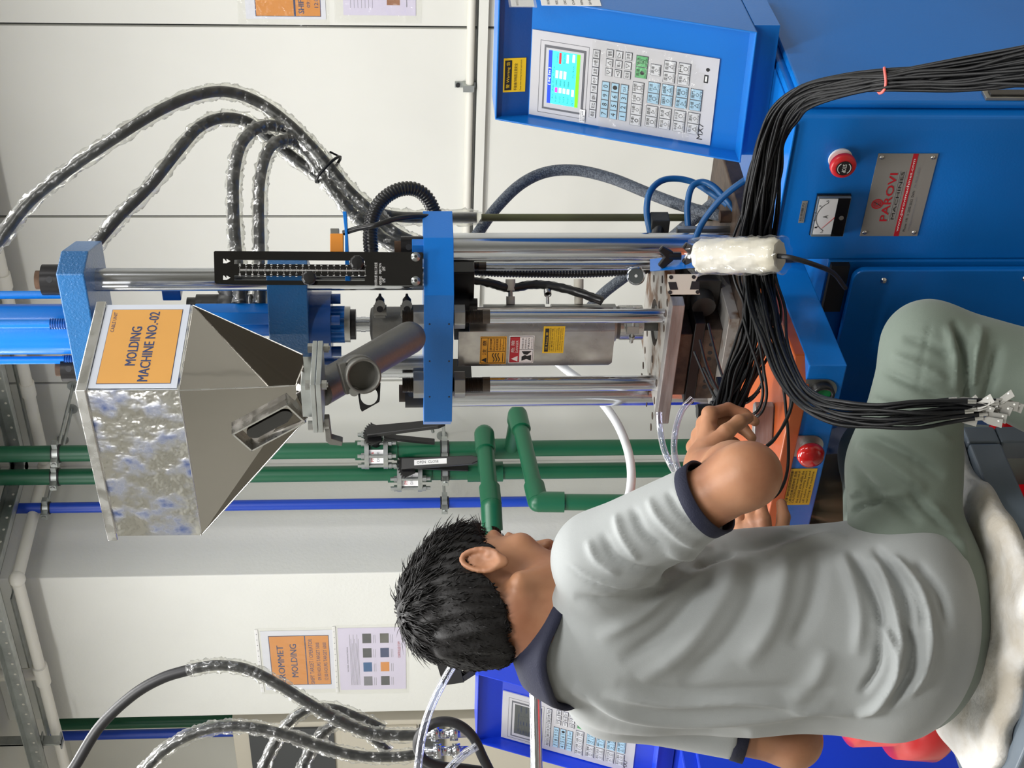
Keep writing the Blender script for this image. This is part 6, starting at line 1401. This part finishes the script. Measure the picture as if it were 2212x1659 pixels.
S.cap(hd(0, .090, .014), hd(0, .118, -.030), .0075, .0105, .009)
for s_ in (-1, 1): S.ell(hd(s_ * .0125, .106, -.036), (.0075, .0095, .007), HA, .005); S.ell(hd(s_ * .007, .110, -.0435), (.0035, .005, .004), HA, .002, 'sub')
S.ell(hd(0, .088, -.055), (.024, .010, .007), HA, .010); S.ell(hd(0, .0925, -.0615), (.020, .0075, .0045), HA, .003); S.ell(hd(0, .0895, -.0715), (.018, .0075, .0050), HA, .003); S.cap(hd(-.020, .094, -.0665), hd(.020, .094, -.0665), .0016, .0016, .002, 'sub')
# arms
def arm(sh, el, wr, ru=.047, re=.038):
    S.cap(sh, el, ru, re * .98, .02); S.cap(el, el.lerp(wr, .3), re, .040, .02); S.cap(el.lerp(wr, .3), wr, .040, .0265, .012)
arm(shR, elR, wrR, .046, .039); arm(shL, elL, wrL)
S.ell(elR + (elR - shR).normalized() * .010, (.028, .028, .028), None, .02)
def hand(wr, knuc, palmn, fingers, thumb):
    """wr wrist, knuc middle knuckle, palmn unit normal out of the palm's back"""
    f = (knuc - wr).normalized(); s_ = f.cross(palmn).normalized(); pn = s_.cross(f).normalized()
    S.cap(wr, wr + f * .02, .026, .024, .015)
    for k in range(4):
        kn = knuc + s_ * (.0305 - .0205 * k) - f * (.003 * abs(k - 1)); S.cap(wr + s_ * (.014 - .0095 * k) + f * .012, kn, .0145, .0105, .010); S.ell(kn + pn * .002, (.0105, .0105, .0105), None, .006)
        p = kn; d = f; ang = 0
        for L_, r_, bend in fingers[k]:
            ang += bend; d = (f * math.cos(math.radians(ang)) - pn * math.sin(math.radians(ang)) + s_ * (.10 - .07 * k) * .6).normalized(); q = p + d * L_; S.cap(p, q, r_[0], r_[1], .0035); p = q
    # thumb from the side of the palm near the wrist
    p = wr + s_ * .020 + f * .016
    for d, L_, r0_, r1_ in thumb:
        dd = (f * d[0] + s_ * d[1] - pn * d[2]).normalized(); q = p + dd * L_; S.cap(p, q, r0_, r1_, .005); p = q
knR = PD(1517, 926, 2.20)
fR = (knR - wrR).normalized(); outR = (-FW * .45 - DN * .9); outR = (outR - fR * outR.dot(fR)).normalized()
F1 = [[(.036, (.0098, .0092), 52), (.024, (.0092, .0084), 48), (.020, (.0084, .0070), 30)], [(.040, (.0098, .0092), 58), (.027, (.0092, .0084), 52), (.021, (.0084, .0070), 34)],
      [(.037, (.0094, .0088), 62), (.025, (.0088, .0080), 55), (.020, (.0080, .0068), 36)], [(.029, (.0086, .0078), 66), (.019, (.0078, .0070), 55), (.017, (.0070, .0060), 36)]]
hand(wrR, knR, outR, F1, [((.55, .62, .5), .034, .0150, .0115), ((.75, .25, .6), .029, .0112, .0102), ((.75, -.05, .66), .024, .0100, .0080)])
knL = PD(1612, 1135, 2.33)
fL = (knL - wrL).normalized(); outL = (-FW * .8 - DN * .5); outL = (outL - fL * outL.dot(fL)).normalized()
F2 = [[(.038, (.0098, .0092), 14), (.026, (.0092, .0084), 24), (.021, (.0084, .0070), 18)], [(.041, (.0098, .0092), 30), (.028, (.0092, .0084), 34), (.022, (.0084, .0070), 26)],
      [(.038, (.0094, .0088), 40), (.026, (.0088, .0080), 44), (.020, (.0080, .0068), 30)], [(.030, (.0086, .0078), 48), (.020, (.0078, .0070), 48), (.017, (.0070, .0060), 30)]]
hand(wrL, knL, outL, F2, [((.6, .6, .3), .034, .0150, .0115), ((.8, .3, .4), .029, .0112, .0102), ((.9, .05, .4), .024, .0100, .0080)])
P, Fc_ = S.mesh(); P = relax(P, Fc_, 1, .4)
N = normals(P, Fc_)
P = folds(P, N, [([(1540, 915), (1552, 912)], 5, -.0015), ([(1572, 925), (1585, 935)], 4, -.001), ([(1600, 1110), (1622, 1140)], 6, -.002)])
base = V((hips.x, hips.y, 0))
skin_o = sdfobj('person', P, Fc_, 'skin', None, base); skin_o.location = base
tag(skin_o, 'seated person in grey polo shirt with navy collar and grey-green trousers, gripping black cables', 'person')
# legs (inner, below the trousers) joined to the clothing shape: trousers below
def child(name, P, F, mat): return sdfobj(name, P, F, mat, skin_o, base)
# eyes
for s_ in (-1, 1):
    m = M('eye_white'); fr = Frame(hd(s_ * .031, .0795, .005), hx, hz); m.ball(fr.o, .0130, .0130, .0130, 16, 12); m.use('ink_black').ball(fr.o + hy * .0075, .0062, .0062, .0062, 12, 8); m.build('eye', skin_o)
# --- shirt
cc0 = PD(1200, 1392, 2.13); cax = (UP * .78 + heading(14) * .62).normalized()
lo = [min(p[i] for p in (shR, shL, hips, elR, elL, neck0)) - .24 for i in range(3)]; hi = [max(p[i] for p in (shR, shL, hips, elR, elL, neck0)) + .2 for i in range(3)]
lo[2] = zs_ - .01
T = SDF(lo, hi, .0042)
T.ell(PD(1345, 1385, 2.16), (.146, .106, .120), TA, .05); T.ell(PD(1480, 1395, 2.165), (.148, .118, .17), TA, .06); T.ell(PD(1690, 1372, 2.15), (.152, .125, .19), TA, .06)
T.ell(PD(1880, 1352, 2.14), (.160, .138, .130), TA, .05); T.ell(PD(1950, 1352, 2.13), (.170, .150, .100), TA, .04)
T.cap(shR.lerp(shL, .04), shR.lerp(shL, .96), .056, .054, .05); T.cap(cc0 - cax * .004, PD(1310, 1380, 2.14), .074, .10, .03)
cuR, cuL = shR.lerp(elR, .70), shL.lerp(elL, .70)
T.cap(shR, cuR, .064, .049, .035); T.cap(shL, cuL, .058, .048, .035)
# front of the shirt falling into the lap
T.ell(PD(1760, 1290, 2.17), (.09, .09, .11), TA, .05); T.ell(PD(1620, 1300, 2.17), (.09, .09, .14), TA, .05)
def nor(v): return np.array(v.normalized()[:])
def cut_sleeve(T, sh, el, cu, R):
    d = (el - sh).normalized(); sl, (X, Y, Z) = T.sl(np.array(cu[:]) - .12, np.array(cu[:]) + .13, 0)
    t = (X - cu.x) * d.x + (Y - cu.y) * d.y + (Z - cu.z) * d.z
    rr = np.sqrt(np.maximum((X - cu.x) ** 2 + (Y - cu.y) ** 2 + (Z - cu.z) ** 2 - t * t, 0))
    T.a[sl] = np.where(rr < R, np.maximum(T.a[sl], t), T.a[sl])
cut_sleeve(T, shR, elR, cuR, .10); cut_sleeve(T, shL, elL, cuL, .075)
# neck opening; the collar ring leans forwards with the neck
sl_, (X_, Y_, Z_) = T.sl(np.array(cc0[:]) - .14, np.array(cc0[:]) + .16, 0)
h_ = (X_ - cc0.x) * cax.x + (Y_ - cc0.y) * cax.y + (Z_ - cc0.z) * cax.z; q_ = np.sqrt(np.maximum((X_ - cc0.x) ** 2 + (Y_ - cc0.y) ** 2 + (Z_ - cc0.z) ** 2 - h_ * h_, 0))
T.a[sl_] = np.where(q_ < .088, np.maximum(T.a[sl_], h_ - .004), T.a[sl_])
P, F_ = T.mesh(); P = relax(P, F_, 2, .5); N = normals(P, F_)
FS = [  # back and side
 ([(1240, 1290), (1330, 1300), (1430, 1270), (1530, 1215)], 12, -.006), ([(1225, 1215), (1270, 1245), (1340, 1268), (1420, 1268), (1500, 1250)], 5, .0022), ([(1225, 1222), (1270, 1252), (1340, 1276), (1420, 1276)], 4, -.0022),
 ([(1545, 1205), (1470, 1262), (1380, 1330), (1290, 1380)], 18, .006), ([(1555, 1215), (1500, 1290), (1430, 1370), (1340, 1430)], 16, -.006), ([(1600, 1200), (1560, 1290), (1480, 1400), (1380, 1470)], 20, .006),
 ([(1640, 1190), (1620, 1300), (1560, 1400), (1470, 1480)], 20, -.006), ([(1700, 1170), (1690, 1270), (1660, 1360), (1600, 1440)], 22, .007), ([(1770, 1190), (1765, 1250), (1745, 1330), (1710, 1400)], 18, -.006),
 ([(1215, 1500), (1330, 1570), (1480, 1590), (1620, 1585)], 13, -.008), ([(1240, 1480), (1350, 1545), (1500, 1560), (1680, 1545), (1800, 1520)], 12, .006), ([(1300, 1500), (1450, 1520), (1620, 1515), (1780, 1535), (1850, 1545)], 8, .005), ([(1330, 1475), (1480, 1495), (1650, 1490), (1800, 1490)], 14, -.004),
 ([(1880, 1205), (1905, 1235), (1930, 1300), (1950, 1390), (1935, 1470)], 9, .009), ([(1885, 1180), (1915, 1215), (1955, 1280), (1975, 1370)], 9, -.009), ([(1925, 1200), (1950, 1225), (1990, 1280), (2010, 1370), (1995, 1450), (1960, 1510)], 9, .010),
 ([(1835, 1190), (1870, 1245), (1900, 1320), (1905, 1390)], 9, -.009), ([(1815, 1190), (1840, 1250), (1860, 1330), (1850, 1420)], 14, .007), ([(1950, 1340), (1975, 1400), (1960, 1470), (1920, 1525)], 9, -.010), ([(1890, 1340), (1930, 1390), (1940, 1450), (1900, 1520), (1850, 1545)], 9, .009),
 ([(1975, 1215), (2000, 1240), (2035, 1290), (2050, 1360)], 9, -.007), ([(1900, 1380), (1895, 1440), (1860, 1500)], 8, -.008), ([(1930, 1215), (1985, 1300), (1995, 1360)], 6, -.006),
 ([(1560, 1180), (1640, 1178), (1720, 1150), (1790, 1145)], 9, -.005), ([(1600, 1205), (1680, 1195), (1760, 1165), (1830, 1160)], 8, .006), ([(1790, 1400), (1760, 1470), (1700, 1520)], 20, .005),
 # right sleeve
 ([(1330, 1110), (1345, 1160), (1380, 1210)], 8, .006), ([(1365, 1095), (1390, 1150), (1440, 1190)], 9, -.006), ([(1400, 1075), (1425, 1120), (1475, 1165), (1520, 1180)], 8, .006), ([(1440, 1060), (1470, 1110), (1520, 1150)], 7, -.005),
 ([(1300, 1150), (1330, 1205), (1400, 1235), (1480, 1225)], 9, -.006), ([(1440, 1195), (1490, 1200), (1540, 1180)], 7, .006), ([(1270, 1165), (1290, 1210), (1340, 1240)], 8, .005), ([(1500, 1230), (1545, 1205), (1590, 1195)], 7, -.008)]
P = folds(P, N, FS); P = relax(P, F_, 1, .35)
# hem: trim the lower edge along a slanted line
shirt = child('polo_shirt', P, F_, 'shirt')
# cuffs and collar
def ringband(name, c, d, r, L, mat, th=.0035, ell=1.0, n=48, flare=0.0):
    m = M(mat); m.lathe(c, d, [(0, r), (L, r + flare), (L, r + flare - th), (0, r - th), (0, r)], n); return m.build(name, skin_o, bevel=0)
dR = (elR - shR).normalized(); dL = (elL - shL).normalized()
ringband('cuff', cuR - dR * .004, dR, .0505, .019, 'navy', flare=.001); ringband('cuff', cuL - dL * .004, dL, .0495, .019, 'navy', flare=.001)
# collar: folded band around the neck, from picture-guided ring
n_ = 64; vs = []; fs = []; ndx = (tx - cax * tx.dot(cax)).normalized(); ndy = cax.cross(ndx)
prof = [(-.030, .083), (-.018, .083), (.006, .077), (.024, .070), (.028, .0665), (.025, .063), (.006, .066), (-.028, .076)]
for i in range(n_):
    a = 2 * math.pi * i / n_; wv = .0015 * math.sin(a * 5)
    for (h, r) in prof:
        vs.append(cc0 + cax * (h * (1.0 if h > 0 else 1.3) + wv) + (ndx * math.cos(a) * 1.02 + ndy * math.sin(a) * .98) * (r + wv))
k = len(prof)
for i in range(n_):
    for j in range(k): fs.append((i * k + j, ((i + 1) % n_) * k + j, ((i + 1) % n_) * k + (j + 1) % k, i * k + (j + 1) % k))
m = M('navy'); m.add(vs, fs, True); m.build('collar', skin_o)
# --- trousers
kneeR, ankR = PD(2006, 750, 2.10), V((0, 0, 0))
kx = PD(2900, 880, 2.12); ankR = PZ(2900, 880, .09) if False else V((kneeR.x - .10, kneeR.y - .01, .10))
ankR = PD(2330, 850, 2.08); ankR = kneeR + (ankR - kneeR).normalized() * .50
hipR, hipL = PD(1955, 1275, 2.11), PD(1960, 1400, 2.26)
kneeL = PD(1905, 985, 2.50); ankL = V((kneeL.x - .02, kneeL.y - .02, .12))
pts = [kneeR, ankR, hipR, hipL, kneeL, ankL]
lo = [min(p[i] for p in pts) - .22 for i in range(3)]; hi = [max(p[i] for p in pts) + .2 for i in range(3)]
U = SDF(lo, hi, .0048)
U.ell(PD(1960, 1355, 2.17), (.146, .130, .10), TA, .05); U.ell(PD(1995, 1345, 2.16), (.162, .142, .078), TA, .04)
midR = PD(1952, 1010, 2.11); U.cap(hipR, midR, .086, .070, .04); U.cap(midR, kneeR, .070, .061, .04)
U.cap(kneeR, kneeR.lerp(ankR, .35), .062, .066, .02); U.cap(kneeR.lerp(ankR, .35), ankR, .066, .055, .03)
U.cap(hipL, kneeL, .09, .064, .05); U.cap(kneeL, ankL, .064, .05, .03)
U.a = np.maximum(U.a, (zs_ + .006) - (lo[2] + U.h * np.arange(U.n[2], dtype=np.float32))[None, None, :] + np.where(((lo[0] + U.h * np.arange(U.n[0]))[:, None] < XS1 - .0) & ((lo[1] + U.h * np.arange(U.n[1]))[None, :] < YS1 - .02), 0, -9)[:, :, None].astype(np.float32))
P, F_ = U.mesh(); P = relax(P, F_, 3, .5); N = normals(P, F_)
FT = [([(1880, 860), (1950, 880), (2030, 880), (2085, 850)], 8, .006), ([(2060, 690), (2085, 760), (2092, 830), (2080, 900)], 8, -.008), ([(2045, 700), (2062, 770), (2062, 850)], 8, .005), ([(1950, 730), (2010, 745), (2060, 775)], 9, -.004), ([(1925, 765), (1990, 790), (2050, 820)], 8, .005),
      ([(1905, 800), (1970, 830), (2040, 860)], 7, -.005), ([(2120, 700), (2105, 780), (2095, 850)], 10, .007), ([(2160, 740), (2140, 820), (2120, 890)], 10, -.005), ([(1850, 960), (1920, 1000), (2000, 1060)], 12, .006), ([(1870, 940), (1950, 975), (2040, 1030)], 10, -.006),
      ([(1840, 1010), (1900, 1070), (1990, 1130)], 12, -.006), ([(1970, 960), (1972, 1020), (1970, 1080)], 3, -.002), ([(2012, 690), (2000, 740), (1990, 800), (1982, 850)], 3, -.0018), ([(1832, 1118), (1856, 1096), (1884, 1090), (1905, 1080)], 5, -.007), ([(1830, 1075), (1860, 1060), (1900, 1072), (1960, 1068)], 5, .006), ([(1965, 1062), (2000, 1100), (2080, 1170)], 8, -.005),
      ([(2000, 1080), (2050, 1140), (2090, 1210)], 12, .005), ([(1900, 900), (1990, 920), (2060, 960)], 9, .005)]
FT = [(a_, b_, c_ * 1.35) for a_, b_, c_ in FT]; P = folds(P, N, FT); P = relax(P, F_, 1, .3)
child('trousers', P, F_, 'trousers')
for ank, kn in ((ankR, kneeR), (ankL, kneeL)):
    m = M('shoe'); f = V((ty.x, ty.y, 0)).normalized(); c = V((ank.x, ank.y, max(ank.z - .03, .05))) + f * .06
    m.ball(c, .14, .05, .045, 24, 14, Frame(c, f, UP.cross(f))); m.build('shoe', skin_o)
# --- hair: cap following the skull, plus combed tufts
Hs = SDF([HC[i] - .17 for i in range(3)], [HC[i] + .17 for i in range(3)], .0026)
Hs.ell(hd(0, -.016, .038), (.079, .103, .090), HA, .02); Hs.ell(hd(0, .030, .072), (.062, .062, .042), HA, .03); Hs.ell(hd(0, -.045, -.010), (.066, .070, .075), HA, .03)
# drop what lies below the hairline: front brow, temples, behind the ear, nape
ax = [(Hs.lo[i] + Hs.h * np.arange(Hs.n[i])).astype(np.float32) - HC[i] for i in range(3)]; X, Y, Z = np.meshgrid(*ax, indexing='ij', sparse=True)
lx = X * hx.x + Y * hx.y + Z * hx.z; ly = X * hy.x + Y * hy.y + Z * hy.z; lz = X * hz.x + Y * hz.y + Z * hz.z
lineY = np.interp(ly, [-.12, -.085, -.055, -.035, -.022, -.008, .012, .030, .045, .062, .085, .12], [-.078, -.074, -.055, -.030, .012, .020, -.012, .004, .030, .050, .060, .060]).astype(np.float32)
rim_n = .004 * np.sin(lx * 160) * np.sin(ly * 140)
Hs.a = np.maximum(Hs.a, (lineY - lz + rim_n) * .8)
P, F_ = Hs.mesh(); P = relax(P, F_, 2, .5); N = normals(P, F_)
L = np.stack([(P - np.array(HC[:])) @ np.array(a[:]) for a in HA], 1)
P = P + N * ((.0025 * np.sin(L[:, 0] * 190 + L[:, 1] * 60) * np.sin(L[:, 2] * 90 + L[:, 1] * 70) + .002 * np.sin(L[:, 1] * 260 + L[:, 2] * 110))[:, None])
hair = child('hair', P, F_, 'hair')
rs = np.random.RandomState(5); out_ = N; idx = rs.choice(len(P), 9000)
wh = np.array([.01, -.075, .085])   # whorl at the crown
vs = []; fs = []
bz = np.array(base[:])
A3 = np.array([a[:] for a in HA])
for q in idx:
    l = L[q]; n = N[q]; nl = A3 @ n
    if nl @ (l - np.array([0, -.016, .03])) < 0: continue
    rad = l - wh; d = rad - nl * (rad @ nl); d /= (np.linalg.norm(d) + 1e-6)
    top = max(0., min(1., (l[2] - .02) / .05)); ln = .009 + .022 * top * rs.uniform(.5, 1.2)
    d = d + rs.normal(0, .25, 3) + nl * (.10 + .22 * top * rs.uniform(0, 1)); d /= np.linalg.norm(d)
    if rs.rand() < .015 * (1 + top): d = d + nl * .8; d /= np.linalg.norm(d); ln *= 1.3
    dw = d @ A3; s3 = np.cross(dw, n); s3 /= (np.linalg.norm(s3) + 1e-6); w2 = .0011 + .0007 * rs.rand()
    p0 = P[q] - n * .001; cur = -n * ln * .32
    b = len(vs)
    for t, wf in ((0, 1.), (.5, .8), (1., .12)):
        c = p0 + dw * ln * t + cur * t * t; vs += [tuple(c - s3 * w2 * wf), tuple(c + n * w2 * wf * .9), tuple(c + s3 * w2 * wf)]
    for k in (0, 3):
        for j in range(3): fs.append((b + k + j, b + k + (j + 1) % 3, b + k + 3 + (j + 1) % 3, b + k + 3 + j))
m = M('hair'); m.add(vs, fs, True); o = m.build('hair_tufts', skin_o); o['kind'] = 'stuff'
# eyebrows, sideburn stubble
m = M('hair')
for s_ in (-1, 1):
    for i in range(60):
        t = i / 59; c = hd(s_ * (.012 + .036 * t), .0985 - .022 * t * t, .030 + .004 * math.sin(t * 3)); d = (hx * s_ * .9 + hz * rs.uniform(-.2, .5) + hy * .1).normalized(); m.cyl(c, c + d * .008, .0009, .0002, n=4)
o = m.build('eyebrow', skin_o); o['kind'] = 'stuff'
m = M('hair')
for i in range(160):
    a = rs.uniform(-1, 1); c = hd(a * .024, .0985 - abs(a) * .006, -.0545 + rs.uniform(-.003, .003)); m.cyl(c, c + (hy * .4 - hz + hx * a * .4).normalized() * .004, .0006, .0001, n=4)
o = m.build('moustache', skin_o); o['kind'] = 'stuff'
